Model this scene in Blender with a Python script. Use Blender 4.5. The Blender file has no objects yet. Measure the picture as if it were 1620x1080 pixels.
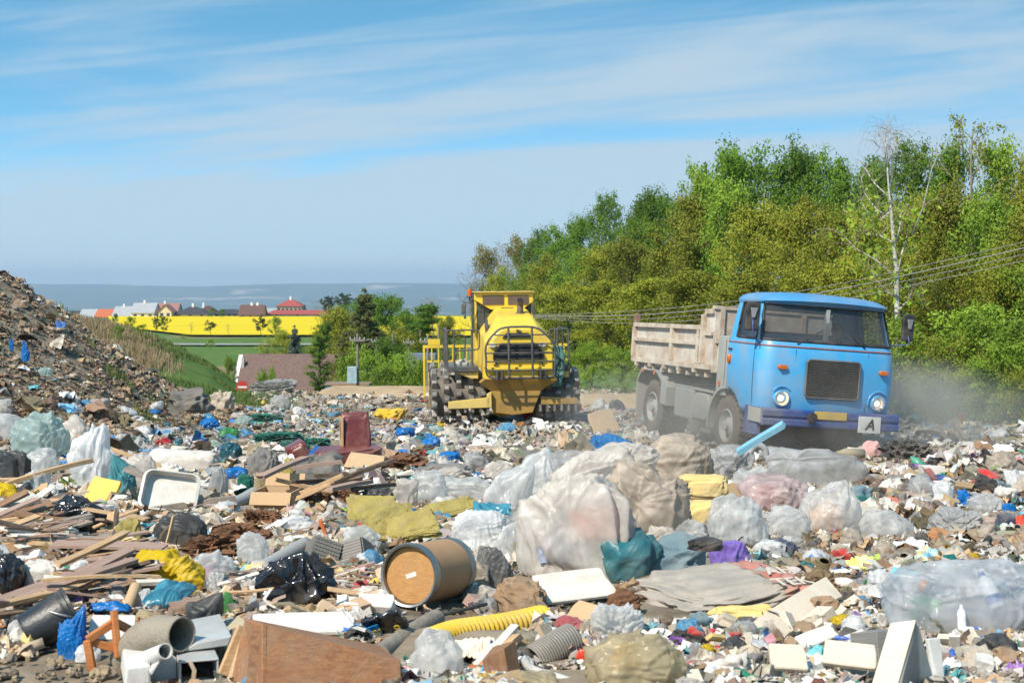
import bpy, bmesh, math, random
import numpy as np
from mathutils import Vector, Matrix, Euler, Quaternion
R = math.radians
random.seed(7)
scene = bpy.context.scene
col = scene.collection
EYE = 4.0          # camera height, metres
F = 2250.0         # focal length in photo pixels (1620 wide)
PITCH = math.atan((540 - 455) / F)

# ------------------------------------------------------------------ numpy noise
def _hash(ix, iy, iz, s):
    n = (ix.astype(np.int64) * 374761393 + iy.astype(np.int64) * 668265263 + iz.astype(np.int64) * 1274126177 + s * 974634777) & 0xFFFFFFFF
    n = ((n ^ (n >> 13)) * 1103515245) & 0xFFFFFFFF
    n = ((n ^ (n >> 15)) * 2246822519) & 0xFFFFFFFF
    n = n ^ (n >> 16)
    return (n & 0xFFFF) / 65535.0
def vnoise(P, s=0):
    P = np.asarray(P, float)
    i = np.floor(P).astype(np.int64); f = P - i; f = f * f * (3 - 2 * f)
    r = 0
    for dx in (0, 1):
        wx = f[..., 0] if dx else 1 - f[..., 0]
        for dy in (0, 1):
            wy = f[..., 1] if dy else 1 - f[..., 1]
            for dz in (0, 1):
                wz = f[..., 2] if dz else 1 - f[..., 2]
                r = r + wx * wy * wz * _hash(i[..., 0] + dx, i[..., 1] + dy, i[..., 2] + dz, s)
    return r * 2 - 1
def fbm(P, s=0, o=3):
    P = np.asarray(P, float); a = 1.0; r = 0; t = 0
    for k in range(o):
        r = r + a * vnoise(P * (2.03 ** k), s + k * 17); t += a; a *= .5
    return r / t
def n2(x, y, sc, s=0, o=3):
    x = np.asarray(x, float); y = np.asarray(y, float)
    return fbm(np.stack([x * sc, y * sc, np.zeros_like(x) + .37], -1), s, o)
def sstep(a, b, x):
    t = np.clip((x - a) / (b - a), 0, 1); return t * t * (3 - 2 * t)

# ------------------------------------------------------------------ terrain height
_Y = [0, 4, 5, 6.4, 8, 10, 12, 16, 20, 23, 30, 36, 45, 55, 62, 67, 80, 110, 200, 300, 500, 620, 900, 3000, 7000, 10000, 11500, 14000, 30000]
_D = [1.3, 1.35, 1.39, 1.45, 1.6, 1.75, 1.87, 2.15, 2.45, 2.65, 3.15, 3.52, 4.0, 4.35, 4.5, 5.2, 8.0, 9.2, 9.9, 10.2, 10.0, 12, 30, 130, 140, 90, -42, -40, -40]
_Yf = [0, 62, 80, 200, 500, 900, 3000, 30000]
_Df = [4.5, 4.5, 4.7, 5.5, 9.0, 30, 130, 130]
def mound(x, y):
    x = np.asarray(x, float); y = np.asarray(y, float)
    xs = x - .35 * n2(x * 0, y, .35, 5) + np.interp(y, [18, 34, 60], [-1.2, 0, 1.0])
    h = np.interp(-xs, [7.0, 7.8, 8.4, 9.1, 10.1, 11.1, 12.6, 16, 40], [0, .3, .6, 1.15, 2.0, 2.75, 3.7, 4.6, 7])
    amp = np.interp(y, [16, 24, 30, 33.5, 36.5, 40, 45, 50], [0, .28, .8, 1.0, .95, .65, .25, 0])
    return h * amp * (1 + .10 * n2(x, y, .5, 9) + .05 * n2(x, y, 1.7, 8))
def bank(x, y):      # grassy outer slope beyond the mound: height of its surface
    px = 810 + F * np.asarray(x, float) / np.maximum(y, 1)
    dc = np.interp(px, [-400, 60, 150, 200, 260, 330, 385, 430, 470], [475, 496, 511, 518, 538, 570, 612, 645, 670]); dc = (dc - 455) * 74 / F
    t = np.clip((y - 47) / 27, 0, 1.0)
    d = 4.3 + (dc - 4.3) * (t * (1.35 - .35 * t)) + np.maximum(0, y - 74) * .16
    return np.where((y > 46) & (y < 130) & (px < 470), EYE - d + .10 * n2(x, y, .4, 33), -999)
def gz(x, y):
    if np.ndim(x) == 0: return gz(np.array([x]), np.array([y]))[0]
    x = np.asarray(x, float); y = np.asarray(y, float)
    d = np.interp(y, _Y, _D); df = np.interp(y, _Yf, _Df)
    u = x / np.maximum(y, 1)
    w = sstep(.00, .06, u) * (y > 62) * (1 - sstep(400, 900, y))
    d = d * (1 - w) + df * w
    z = EYE - d
    near = 1 - sstep(58, 70, y)
    z = z + near * (.13 * n2(x, y, .45, 1) + .06 * n2(x, y, 1.6, 2))
    z = np.maximum(z + mound(x, y), bank(x, y))
    far = sstep(80, 160, y)
    z = z + far * .35 * n2(x, y, .02, 3) * (1 - sstep(600, 1500, y))
    hill = sstep(7600, 11500, y)
    z = z + hill * (70 * n2(x, y * 0, .00022, 4, 4) + 22 * n2(x, y, .0011, 6, 3))
    return z
def ray(px, py):
    a = (np.asarray(px, float) - 810) / F; b = (540 - np.asarray(py, float)) / F
    c, s = math.cos(PITCH), math.sin(PITCH)
    return a, c + b * s, -s + b * c
def at(px, py, Y):
    dx, dy, dz = ray(px, py); t = Y / dy
    return Vector((float(dx * t), float(Y), float(EYE + dz * t)))
_QS = np.linspace(1 / 3.6, 1 / 75, 420); _YS = 1 / _QS; _US = np.linspace(-.56, .56, 450)
_LUT = None
def hitY(px, py):
    global _LUT
    if _LUT is None: _LUT = gz(_US[None, :] * _YS[:, None], np.repeat(_YS[:, None], 450, 1))
    dx, dy, dz = ray(px, py); u = float(np.clip((dx / dy + .56) / 1.12 * 449, 0, 448.999)); j = int(u); f = u - j
    d = EYE + dz * _YS / dy - (_LUT[:, j] * (1 - f) + _LUT[:, j + 1] * f); below = d <= 0
    if not below.any(): return 75.0
    k = int(np.argmax(below))
    if k == 0: return float(_YS[0])
    w = d[k - 1] / (d[k - 1] - d[k]); return float(1 / (_QS[k - 1] * (1 - w) + _QS[k] * w))
def hit(px, py, lift=0.0):
    Y = hitY(px, py); p = at(px, py, Y)
    return Vector((p.x, p.y, float(gz(p.x, p.y)) + lift))
def proj(p):
    dx, dy, dz = p[0], p[1], p[2] - EYE
    c, s = math.cos(PITCH), math.sin(PITCH)
    dep = dy * c - dz * s; up = dy * s + dz * c
    return 810 + F * dx / dep, 540 - F * up / dep

# ------------------------------------------------------------------ objects, labels
USED = {}
REFS = []        # (px, py, phrase) landmarks for labels of loose pieces
def tag(o, label=None, cat=None, group=None, kind=None):
    if label: o['label'] = label; USED.setdefault(label, []).append(o.name)
    if cat: o['category'] = cat
    if group: o['group'] = group
    if kind: o['kind'] = kind
    return o
def empty(name, loc=(0, 0, 0), rot=(0, 0, 0)):
    o = bpy.data.objects.new(name, None); col.objects.link(o)
    o.location = loc; o.rotation_euler = rot; o.empty_display_size = .2
    return o
def link(name, me, loc=(0, 0, 0), rot=(0, 0, 0), parent=None):
    o = bpy.data.objects.new(name, me); col.objects.link(o)
    o.location = loc; o.rotation_euler = rot
    if parent: o.parent = parent
    return o
def mesh_np(name, V, F_, mats, smooth=True, colr=None, mi=None):
    """V (n,3) array, F_ list of faces or (m,k) array"""
    me = bpy.data.meshes.new(name)
    V = np.asarray(V, np.float32)
    if isinstance(F_, np.ndarray):
        F_ = [F_]
        arr = True
    else:
        arr = len(F_) > 0 and isinstance(F_[0], np.ndarray)
    if arr:
        loops = np.concatenate([f.ravel() for f in F_]).astype(np.int32)
        tot = np.concatenate([np.full(len(f), f.shape[1]) for f in F_]).astype(np.int32)
    else:
        loops = np.array([i for f in F_ for i in f], np.int32)
        tot = np.array([len(f) for f in F_], np.int32)
    st = np.concatenate([[0], np.cumsum(tot)[:-1]]).astype(np.int32)
    me.vertices.add(len(V)); me.vertices.foreach_set('co', V.ravel())
    me.loops.add(len(loops)); me.loops.foreach_set('vertex_index', loops)
    me.polygons.add(len(tot)); me.polygons.foreach_set('loop_start', st)
    try: me.polygons.foreach_set('loop_total', tot)
    except Exception: pass
    me.polygons.foreach_set('use_smooth', np.full(len(tot), bool(smooth)))
    for m in (mats if isinstance(mats, (list, tuple)) else [mats]): me.materials.append(m)
    if mi is not None: me.polygons.foreach_set('material_index', np.asarray(mi, np.int32))
    if colr is not None:
        a = me.color_attributes.new('Col', 'FLOAT_COLOR', 'POINT')
        c = np.ones((len(V), 4), np.float32); c[:, :3] = colr
        a.data.foreach_set('color', c.ravel())
    me.update(calc_edges=True); me.validate()
    return me

class MB:
    """collects shapes and links them as ONE mesh object"""
    def __init__(s): s.v = []; s.f = []; s.m = []
    def add(s, v, f, mi=0, M=None):
        k = len(s.v)
        for p in v: s.v.append((M @ Vector(p)) if M is not None else Vector(p))
        for q in f: s.f.append([i + k for i in q]); s.m.append(mi)
    def box(s, x0, x1, y0, y1, z0, z1, mi=0, M=None):
        v = [(x0, y0, z0), (x1, y0, z0), (x1, y1, z0), (x0, y1, z0), (x0, y0, z1), (x1, y0, z1), (x1, y1, z1), (x0, y1, z1)]
        s.add(v, [(0, 3, 2, 1), (4, 5, 6, 7), (0, 1, 5, 4), (1, 2, 6, 5), (2, 3, 7, 6), (3, 0, 4, 7)], mi, M)
    def prism(s, pts, y0, y1, mi=0, M=None):      # polygon in xz, extruded in y
        n = len(pts); v = [(a, y0, b) for a, b in pts] + [(a, y1, b) for a, b in pts]
        ar = sum(pts[i][0] * pts[(i + 1) % n][1] - pts[(i + 1) % n][0] * pts[i][1] for i in range(n))
        f = [list(range(n)), list(range(2 * n - 1, n - 1, -1))] + [[i, i + n, (i + 1) % n + n, (i + 1) % n] for i in range(n)]
        if ar < 0: f = [q[::-1] for q in f]
        s.add(v, f, mi, M)
    def prismx(s, pts, x0, x1, mi=0, M=None):     # polygon in yz, extruded in x
        n = len(pts); v = [(x0, a, b) for a, b in pts] + [(x1, a, b) for a, b in pts]
        ar = sum(pts[i][0] * pts[(i + 1) % n][1] - pts[(i + 1) % n][0] * pts[i][1] for i in range(n))
        f = [list(range(n - 1, -1, -1)), list(range(n, 2 * n))] + [[i, (i + 1) % n, (i + 1) % n + n, i + n] for i in range(n)]
        if ar < 0: f = [q[::-1] for q in f]
        s.add(v, f, mi, M)
    def tube(s, pts, r, n=8, mi=0, M=None, cap=True):
        pts = [Vector(p) for p in pts]; rr = r if isinstance(r, (list, tuple)) else [r] * len(pts)
        v = []; f = []
        up = None
        for i, p in enumerate(pts):
            d = (pts[min(i + 1, len(pts) - 1)] - pts[max(i - 1, 0)])
            if d.length < 1e-9: d = Vector((0, 0, 1))
            d.normalize()
            if up is None:
                up = d.orthogonal().normalized()
            else:
                up = (up - d * up.dot(d))
                up = up.normalized() if up.length > 1e-6 else d.orthogonal().normalized()
            w = d.cross(up)
            for k in range(n):
                a = 2 * math.pi * k / n
                v.append(p + (up * math.cos(a) + w * math.sin(a)) * rr[i])
        for i in range(len(pts) - 1):
            for k in range(n):
                f.append([i * n + k, i * n + (k + 1) % n, (i + 1) * n + (k + 1) % n, (i + 1) * n + k])
        if cap:
            f.append(list(range(n - 1, -1, -1))); f.append([(len(pts) - 1) * n + k for k in range(n)])
        s.add(v, f, mi, M)
    def lathe(s, prof, n=32, mi=0, M=None, cap0=False, cap1=False):   # prof list of (r,z) about local z
        v = []; f = []
        for r, z in prof:
            for k in range(n):
                a = 2 * math.pi * k / n; v.append((r * math.cos(a), r * math.sin(a), z))
        for i in range(len(prof) - 1):
            for k in range(n):
                f.append([i * n + k, i * n + (k + 1) % n, (i + 1) * n + (k + 1) % n, (i + 1) * n + k])
        if cap0: f.append(list(range(n - 1, -1, -1)))
        if cap1: f.append([(len(prof) - 1) * n + k for k in range(n)])
        s.add(v, f, mi, M)
    def bar(s, a, b, w, h, mi=0, M=None):
        a = Vector(a); b = Vector(b); d = b - a; L = d.length; d.normalize()
        q = d.to_track_quat('X', 'Z').to_matrix().to_4x4(); q.translation = a
        if M is not None: q = M @ q
        s.box(0, L, -w / 2, w / 2, -h / 2, h / 2, mi, q)
    def build(s, name, mats, parent=None, loc=(0, 0, 0), rot=(0, 0, 0), smooth=False, bevel=0, auto=None, seg=2):
        me = bpy.data.meshes.new(name)
        me.from_pydata([tuple(p) for p in s.v], [], s.f)
        for m in (mats if isinstance(mats, (list, tuple)) else [mats]): me.materials.append(m)
        me.polygons.foreach_set('material_index', np.array(s.m, np.int32))
        if smooth: me.polygons.foreach_set('use_smooth', np.ones(len(me.polygons), bool))
        bm = bmesh.new(); bm.from_mesh(me); bmesh.ops.recalc_face_normals(bm, faces=bm.faces)
        if auto:
            for e in bm.edges:
                if len(e.link_faces) == 2 and e.calc_face_angle(0) > R(auto): e.smooth = False
        bm.to_mesh(me); bm.free(); me.update()
        o = link(name, me, loc, rot, parent)
        if bevel:
            b = o.modifiers.new('bevel', 'BEVEL'); b.width = bevel; b.segments = seg; b.limit_method = 'ANGLE'; b.angle_limit = R(40)
        return o
def Tm(loc=(0, 0, 0), rot=(0, 0, 0), sc=(1, 1, 1)):
    return Matrix.LocRotScale(Vector(loc), Euler(rot), Vector(sc))

# ------------------------------------------------------------------ materials
MATS = {}
def nodes(m):
    m.use_nodes = True; nt = m.node_tree; nt.nodes.clear(); return nt
def pm(name, c, c2=None, rough=.6, spec=.4, metal=0, ns=4, nd=4, dirt=0, dirtc=(.28, .23, .17), bump=0, bs=30, stretch=None, coat=0,
       sheen=0, trans=0, alpha=1, rvar=.12, rand=0, translucent=0, emit=None, wrinkle=0):
    """principled material with noise colour variation, dirt patches and bump"""
    if name in MATS: return MATS[name]
    m = bpy.data.materials.new(name); nt = nodes(m); N = nt.nodes; L = nt.links
    out = N.new('ShaderNodeOutputMaterial'); p = N.new('ShaderNodeBsdfPrincipled')
    tc = N.new('ShaderNodeTexCoord'); vec = tc.outputs['Object']
    if stretch:
        mp = N.new('ShaderNodeMapping'); mp.inputs['Scale'].default_value = stretch; L.new(vec, mp.inputs[0]); vec = mp.outputs[0]
    if c2 is None: c2 = tuple(x * .78 for x in c)
    n = N.new('ShaderNodeTexNoise'); n.inputs['Scale'].default_value = ns; n.inputs['Detail'].default_value = nd; n.inputs['Roughness'].default_value = .6
    L.new(vec, n.inputs['Vector'])
    r = N.new('ShaderNodeValToRGB'); r.color_ramp.elements[0].position = .35; r.color_ramp.elements[1].position = .65
    r.color_ramp.elements[0].color = (*c2, 1); r.color_ramp.elements[1].color = (*c, 1)
    L.new(n.outputs['Fac'], r.inputs[0]); cur = r.outputs[0]
    if rand:
        oi = N.new('ShaderNodeObjectInfo'); hs = N.new('ShaderNodeHueSaturation')
        mr = N.new('ShaderNodeMapRange'); mr.inputs[3].default_value = 1 - rand; mr.inputs[4].default_value = 1 + rand
        L.new(oi.outputs['Random'], mr.inputs[0]); L.new(mr.outputs[0], hs.inputs['Value']); L.new(cur, hs.inputs['Color']); cur = hs.outputs[0]
    if dirt:
        n2_ = N.new('ShaderNodeTexNoise'); n2_.inputs['Scale'].default_value = ns * .6; n2_.inputs['Detail'].default_value = 8; n2_.inputs['Roughness'].default_value = .7
        L.new(tc.outputs['Object'], n2_.inputs['Vector'])
        r2 = N.new('ShaderNodeValToRGB'); r2.color_ramp.elements[0].position = .5 - dirt * .25; r2.color_ramp.elements[1].position = .75 - dirt * .15
        L.new(n2_.outputs['Fac'], r2.inputs[0])
        mx = N.new('ShaderNodeMix'); mx.data_type = 'RGBA'; mx.inputs[7].default_value = (*dirtc, 1)
        ml = N.new('ShaderNodeMath'); ml.operation = 'MULTIPLY'; ml.inputs[1].default_value = min(1, .35 + dirt * .6)
        L.new(r2.outputs[0], ml.inputs[0]); L.new(ml.outputs[0], mx.inputs[0]); L.new(cur, mx.inputs[6]); cur = mx.outputs[2]
    L.new(cur, p.inputs['Base Color'])
    mr = N.new('ShaderNodeMapRange'); mr.inputs[3].default_value = max(0, rough - rvar); mr.inputs[4].default_value = min(1, rough + rvar)
    L.new(n.outputs['Fac'], mr.inputs[0]); L.new(mr.outputs[0], p.inputs['Roughness'])
    p.inputs['Metallic'].default_value = metal; p.inputs['Specular IOR Level'].default_value = spec
    p.inputs['Coat Weight'].default_value = coat; p.inputs['Coat Roughness'].default_value = .12
    p.inputs['Sheen Weight'].default_value = sheen
    p.inputs['Transmission Weight'].default_value = trans
    if alpha < 1:
        na = N.new('ShaderNodeTexNoise'); na.inputs['Scale'].default_value = ns * 1.7; na.inputs['Detail'].default_value = 5
        L.new(tc.outputs['Object'], na.inputs['Vector'])
        ma = N.new('ShaderNodeMapRange'); ma.inputs[1].default_value = .3; ma.inputs[2].default_value = .7
        ma.inputs[3].default_value = max(.05, alpha - .22); ma.inputs[4].default_value = min(1, alpha + .22)
        L.new(na.outputs['Fac'], ma.inputs[0]); L.new(ma.outputs[0], p.inputs['Alpha'])
    if bump:
        b = N.new('ShaderNodeBump'); b.inputs['Strength'].default_value = bump; b.inputs['Distance'].default_value = .02
        nb = N.new('ShaderNodeTexNoise'); nb.inputs['Scale'].default_value = bs; nb.inputs['Detail'].default_value = 5; nb.inputs['Roughness'].default_value = .65
        hgt = nb.outputs['Fac']
        if wrinkle:
            nb.noise_type = 'RIDGED_MULTIFRACTAL'; nb.inputs['Scale'].default_value = wrinkle; nb.inputs['Detail'].default_value = 3; nb.inputs['Distortion'].default_value = .6; b.inputs['Distance'].default_value = .012
        L.new(vec, nb.inputs['Vector']); L.new(hgt, b.inputs['Height']); L.new(b.outputs[0], p.inputs['Normal'])
    if emit: p.inputs['Emission Color'].default_value = (*emit[0], 1); p.inputs['Emission Strength'].default_value = emit[1]
    sh = p.outputs[0]
    if translucent:
        t = N.new('ShaderNodeBsdfTranslucent'); L.new(cur, t.inputs[0]); ms = N.new('ShaderNodeMixShader'); ms.inputs[0].default_value = translucent
        L.new(p.outputs[0], ms.inputs[1]); L.new(t.outputs[0], ms.inputs[2]); sh = ms.outputs[0]
    L.new(sh, out.inputs[0]); MATS[name] = m; return m
def hx(h):
    h = h.lstrip('#'); c = [int(h[i:i + 2], 16) / 255 for i in (0, 2, 4)]
    return tuple(x / 12.92 if x < .04045 else ((x + .055) / 1.055) ** 2.4 for x in c)
def plastic(name, c, rough=.3, dirt=.3, **k): return pm('plastic ' + name, c, rough=rough, spec=.5, dirt=dirt, bump=k.pop('bump', .15), bs=k.pop('bs', 60), **k)
def film(name, c, alpha=.6, rough=.22, dirt=.15, **k):   # thin polythene
    return pm('film ' + name, c, rough=rough + .06, spec=.42, dirt=dirt + .06, alpha=alpha, translucent=k.pop('translucent', .38), bump=k.pop('bump', .55), wrinkle=k.pop('wrinkle', 11), **k)
def cloth(name, c, dirt=.3, **k): return pm('cloth ' + name, c, rough=.9, spec=.15, dirt=dirt, sheen=.2, bump=.4, bs=90, **k)
def wood(name, c, c2=None, dirt=.25, **k): return pm('wood ' + name, c, c2 or tuple(x * .55 for x in c), rough=.75, spec=.2, ns=7, nd=8, stretch=(1, 9, 9), dirt=dirt, bump=.4, bs=26, **k)
def paint(name, c, dirt=.2, rough=.35, **k): return pm('paint ' + name, c, tuple(x * .88 for x in c), rough=rough, spec=.5, dirt=dirt, ns=2.5, **k)
def metal(name, c, rough=.45, dirt=.4, **k): return pm('metal ' + name, c, rough=rough, metal=.85, dirt=dirt, bump=.1, **k)
# ------------------------------------------------------------------ camera, sun, sky
cam = bpy.data.cameras.new('camera'); co = bpy.data.objects.new('camera', cam); col.objects.link(co)
co.location = (0, 0, EYE); co.rotation_euler = (math.pi / 2 - PITCH, 0, 0)
cam.sensor_width = 36; cam.lens = 36 * F / 1620; cam.clip_start = .1; cam.clip_end = 60000
cam.dof.use_dof = True; cam.dof.focus_distance = 12; cam.dof.aperture_fstop = 7.1
scene.camera = co
SUN_EL, SUN_AZ = R(47), R(-38)        # azimuth measured left of straight behind the camera
sd = Vector((math.sin(SUN_AZ) * math.cos(SUN_EL), -math.cos(SUN_AZ) * math.cos(SUN_EL), math.sin(SUN_EL)))
sl = bpy.data.lights.new('sun', 'SUN'); so = bpy.data.objects.new('sun', sl); col.objects.link(so)
sl.energy = 4.9; sl.angle = R(.53); sl.color = (1, .925, .80)
so.rotation_euler = sd.to_track_quat('Z', 'Y').to_euler(); so.location = (-20, -20, 40)
w = bpy.data.worlds.new('World'); scene.world = w; w.use_nodes = True
nt = w.node_tree; N = nt.nodes; L = nt.links; N.clear()
wo = N.new('ShaderNodeOutputWorld'); bg = N.new('ShaderNodeBackground'); L.new(bg.outputs[0], wo.inputs[0])
sky = N.new('ShaderNodeTexSky'); sky.sky_type = 'NISHITA'; sky.sun_disc = False; sky.sun_elevation = SUN_EL
sky.sun_rotation = math.atan2(sd.x, sd.y); sky.altitude = 200; sky.air_density = 1.0; sky.dust_density = .6; sky.ozone_density = 2.0
tc = N.new('ShaderNodeTexCoord'); sx = N.new('ShaderNodeSeparateXYZ'); L.new(tc.outputs['Generated'], sx.inputs[0])
def wm(op, a, b=None, c=None):
    n = N.new('ShaderNodeMath'); n.operation = op
    for i, v in enumerate((a, b, c)):
        if v is None: continue
        if isinstance(v, (int, float)): n.inputs[i].default_value = v
        else: L.new(v, n.inputs[i])
    return n.outputs[0]
# the blue deepens quickly above the horizon: look up the sky a little higher than the true elevation
zz = wm('MAXIMUM', sx.outputs['Z'], 0.0)
zup = wm('ADD', wm('MULTIPLY', zz, 3.4), .015)
cx = N.new('ShaderNodeCombineXYZ'); L.new(sx.outputs['X'], cx.inputs[0]); L.new(sx.outputs['Y'], cx.inputs[1]); L.new(zup, cx.inputs[2])
vn = N.new('ShaderNodeVectorMath'); vn.operation = 'NORMALIZE'; L.new(cx.outputs[0], vn.inputs[0]); L.new(vn.outputs[0], sky.inputs[0])
hs = N.new('ShaderNodeHueSaturation'); hs.inputs['Hue'].default_value = .472; hs.inputs['Saturation'].default_value = 1.3; hs.inputs['Value'].default_value = 1.85
L.new(sky.outputs[0], hs.inputs['Color'])
# cirrus veil: long streaks tilted up to the right
yy = wm('MAXIMUM', sx.outputs['Y'], .05)
u_ = wm('DIVIDE', sx.outputs['X'], yy); v_ = wm('DIVIDE', sx.outputs['Z'], yy)
v2 = wm('SUBTRACT', v_, wm('MULTIPLY', u_, .09))
cc = N.new('ShaderNodeCombineXYZ'); L.new(wm('MULTIPLY', u_, 2.6), cc.inputs[0]); L.new(wm('MULTIPLY', v2, 17), cc.inputs[1]); cc.inputs[2].default_value = 17.3
nz = N.new('ShaderNodeTexNoise'); nz.inputs['Scale'].default_value = 1.0; nz.inputs['Detail'].default_value = 6; nz.inputs['Roughness'].default_value = .52; nz.inputs['Distortion'].default_value = .5
L.new(cc.outputs[0], nz.inputs['Vector'])
c2 = N.new('ShaderNodeCombineXYZ'); L.new(wm('MULTIPLY', u_, 3.2), c2.inputs[0]); L.new(wm('MULTIPLY', v2, 60), c2.inputs[1]); c2.inputs[2].default_value = 9.6
nf = N.new('ShaderNodeTexNoise'); nf.inputs['Scale'].default_value = 1.0; nf.inputs['Detail'].default_value = 5; nf.inputs['Distortion'].default_value = .8; L.new(c2.outputs[0], nf.inputs['Vector'])
fac = wm('ADD', wm('MULTIPLY', wm('SUBTRACT', nz.outputs['Fac'], .19), 1.55), wm('MULTIPLY', wm('SUBTRACT', nf.outputs['Fac'], .25), .55))
# thicker veil low down, thin near the top of view
fac = wm('ADD', fac, wm('MULTIPLY', wm('SUBTRACT', .16, v2), 2.6))
fac = wm('ADD', fac, wm('MULTIPLY', wm('MAXIMUM', wm('SUBTRACT', .10, v2), 0.0), 7.0))
rp = N.new('ShaderNodeValToRGB'); L.new(fac, rp.inputs[0]); rp.color_ramp.interpolation = 'EASE'
e = rp.color_ramp.elements; e[0].position = .36; e[0].color = (.12, .12, .12, 1); e[1].position = .92; e[1].color = (.9, .9, .9, 1)
mx = N.new('ShaderNodeMix'); mx.data_type = 'RGBA'; L.new(rp.outputs[0], mx.inputs[0]); L.new(hs.outputs[0], mx.inputs[6]); mx.inputs[7].default_value = (3.95, 4.95, 5.7, 1)
L.new(mx.outputs[2], bg.inputs[0]); bg.inputs[1].default_value = .105
scene.view_settings.view_transform = 'Standard'; scene.view_settings.look = 'None'; scene.view_settings.exposure = 0.4; scene.view_settings.gamma = 1
scene.cycles.max_bounces = 8; scene.cycles.transparent_max_bounces = 10; scene.cycles.volume_bounces = 0
scene.cycles.diffuse_bounces = 3; scene.cycles.glossy_bounces = 3; scene.cycles.transmission_bounces = 4
scene.cycles.use_adaptive_sampling = True; scene.cycles.caustics_reflective = False; scene.cycles.caustics_refractive = False
scene.cycles.sample_clamp_indirect = 6

# ------------------------------------------------------------------ ground sheet
def ground():
    ys = np.concatenate([np.linspace(-8, 1.2, 8), np.geomspace(1.5, 12250, 460)])
    us = np.concatenate([np.linspace(-1.6, -.46, 26), np.linspace(-.45, .45, 330), np.linspace(.46, 1.6, 26)])
    X = us[None, :] * np.maximum(ys, 6)[:, None]; Yg = np.repeat(ys[:, None], len(us), 1)
    Z = gz(X, Yg)
    ny, nx = X.shape
    V = np.stack([X, Yg, Z], -1).reshape(-1, 3)
    i = np.arange((ny - 1) * nx).reshape(ny - 1, nx)[:, :-1].ravel()
    Fq = np.stack([i, i + 1, i + nx + 1, i + nx], -1)
    x, y = V[:, 0], V[:, 1]; u = x / np.maximum(y, 1)
    wob = n2(x, y, .12, 21) * 6
    tip = 1 - sstep(61, 64, y + wob * .15)                     # refuse and dirt
    mo = mound(x, y)
    bk = bank(x, y) > -900; grassy = np.maximum(sstep(44, 50, y + wob) * bk, sstep(46, 50, y + wob * .5) * (mo > .15))
    tip = tip * (1 - grassy)
    dry = np.clip(grassy * sstep(-.1, .6, (250 - 810 - F * u) / 150 + .6 * n2(x, y, .2, 23)), 0, 1)
    dry = np.maximum(dry, .9 * sstep(.15, .4, n2(x, y, .03, 24)) * (y > 70) * (1 - sstep(400, 800, y)))
    plain = sstep(700, 1500, y)
    c = np.stack([tip, dry, plain], -1)
    me = mesh_np('ground', V, Fq, ground_mat(), True, c)
    o = link('ground', me); o['kind'] = 'structure'
def ground_mat():
    m = bpy.data.materials.new('ground'); nt = nodes(m); N = nt.nodes; L = nt.links
    out = N.new('ShaderNodeOutputMaterial'); p = N.new('ShaderNodeBsdfPrincipled'); L.new(p.outputs[0], out.inputs[0])
    p.inputs['Roughness'].default_value = .95; p.inputs['Specular IOR Level'].default_value = .1
    tc = N.new('ShaderNodeTexCoord'); at_ = N.new('ShaderNodeAttribute'); at_.attribute_name = 'Col'
    sp = N.new('ShaderNodeSeparateColor'); L.new(at_.outputs['Color'], sp.inputs[0])
    def ramp(scale, cols, det=6, rough=.65):
        n = N.new('ShaderNodeTexNoise'); n.inputs['Scale'].default_value = scale; n.inputs['Detail'].default_value = det; n.inputs['Roughness'].default_value = rough
        L.new(tc.outputs['Object'], n.inputs['Vector']); r = N.new('ShaderNodeValToRGB'); L.new(n.outputs['Fac'], r.inputs[0])
        el = r.color_ramp.elements; el[0].position = .3; el[1].position = .7; el[0].color = (*cols[0], 1); el[1].color = (*cols[-1], 1)
        for k, c in enumerate(cols[1:-1]): e = el.new(.3 + .4 * (k + 1) / (len(cols) - 1)); e.color = (*c, 1)
        return r.outputs[0], n.outputs['Fac']
    def mix(f, a, b):
        x = N.new('ShaderNodeMix'); x.data_type = 'RGBA'; L.new(f, x.inputs[0]); L.new(a, x.inputs[6]); L.new(b, x.inputs[7]); return x.outputs[2]
    dirt, nd = ramp(2.5, [(.10, .075, .05), (.24, .19, .135), (.33, .27, .2)], 10)
    grass, _ = ramp(.45, [(.05, .095, .018), (.085, .15, .03), (.13, .16, .05)], 8)
    dry, _ = ramp(1.3, [(.16, .115, .065), (.26, .19, .11), (.2, .18, .08)], 8)
    far, _ = ramp(.0022, [(.02, .05, .025), (.09, .13, .05), (.04, .08, .04), (.50, .40, .26)], 6, .55)
    c = mix(sp.outputs[1], grass, dry); c = mix(sp.outputs[0], c, dirt); c = mix(sp.outputs[2], c, far)
    L.new(c, p.inputs['Base Color'])
    b = N.new('ShaderNodeBump'); b.inputs['Strength'].default_value = .8; b.inputs['Distance'].default_value = .06; L.new(nd, b.inputs['Height']); L.new(b.outputs[0], p.inputs['Normal'])
    return m
ground()

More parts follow.
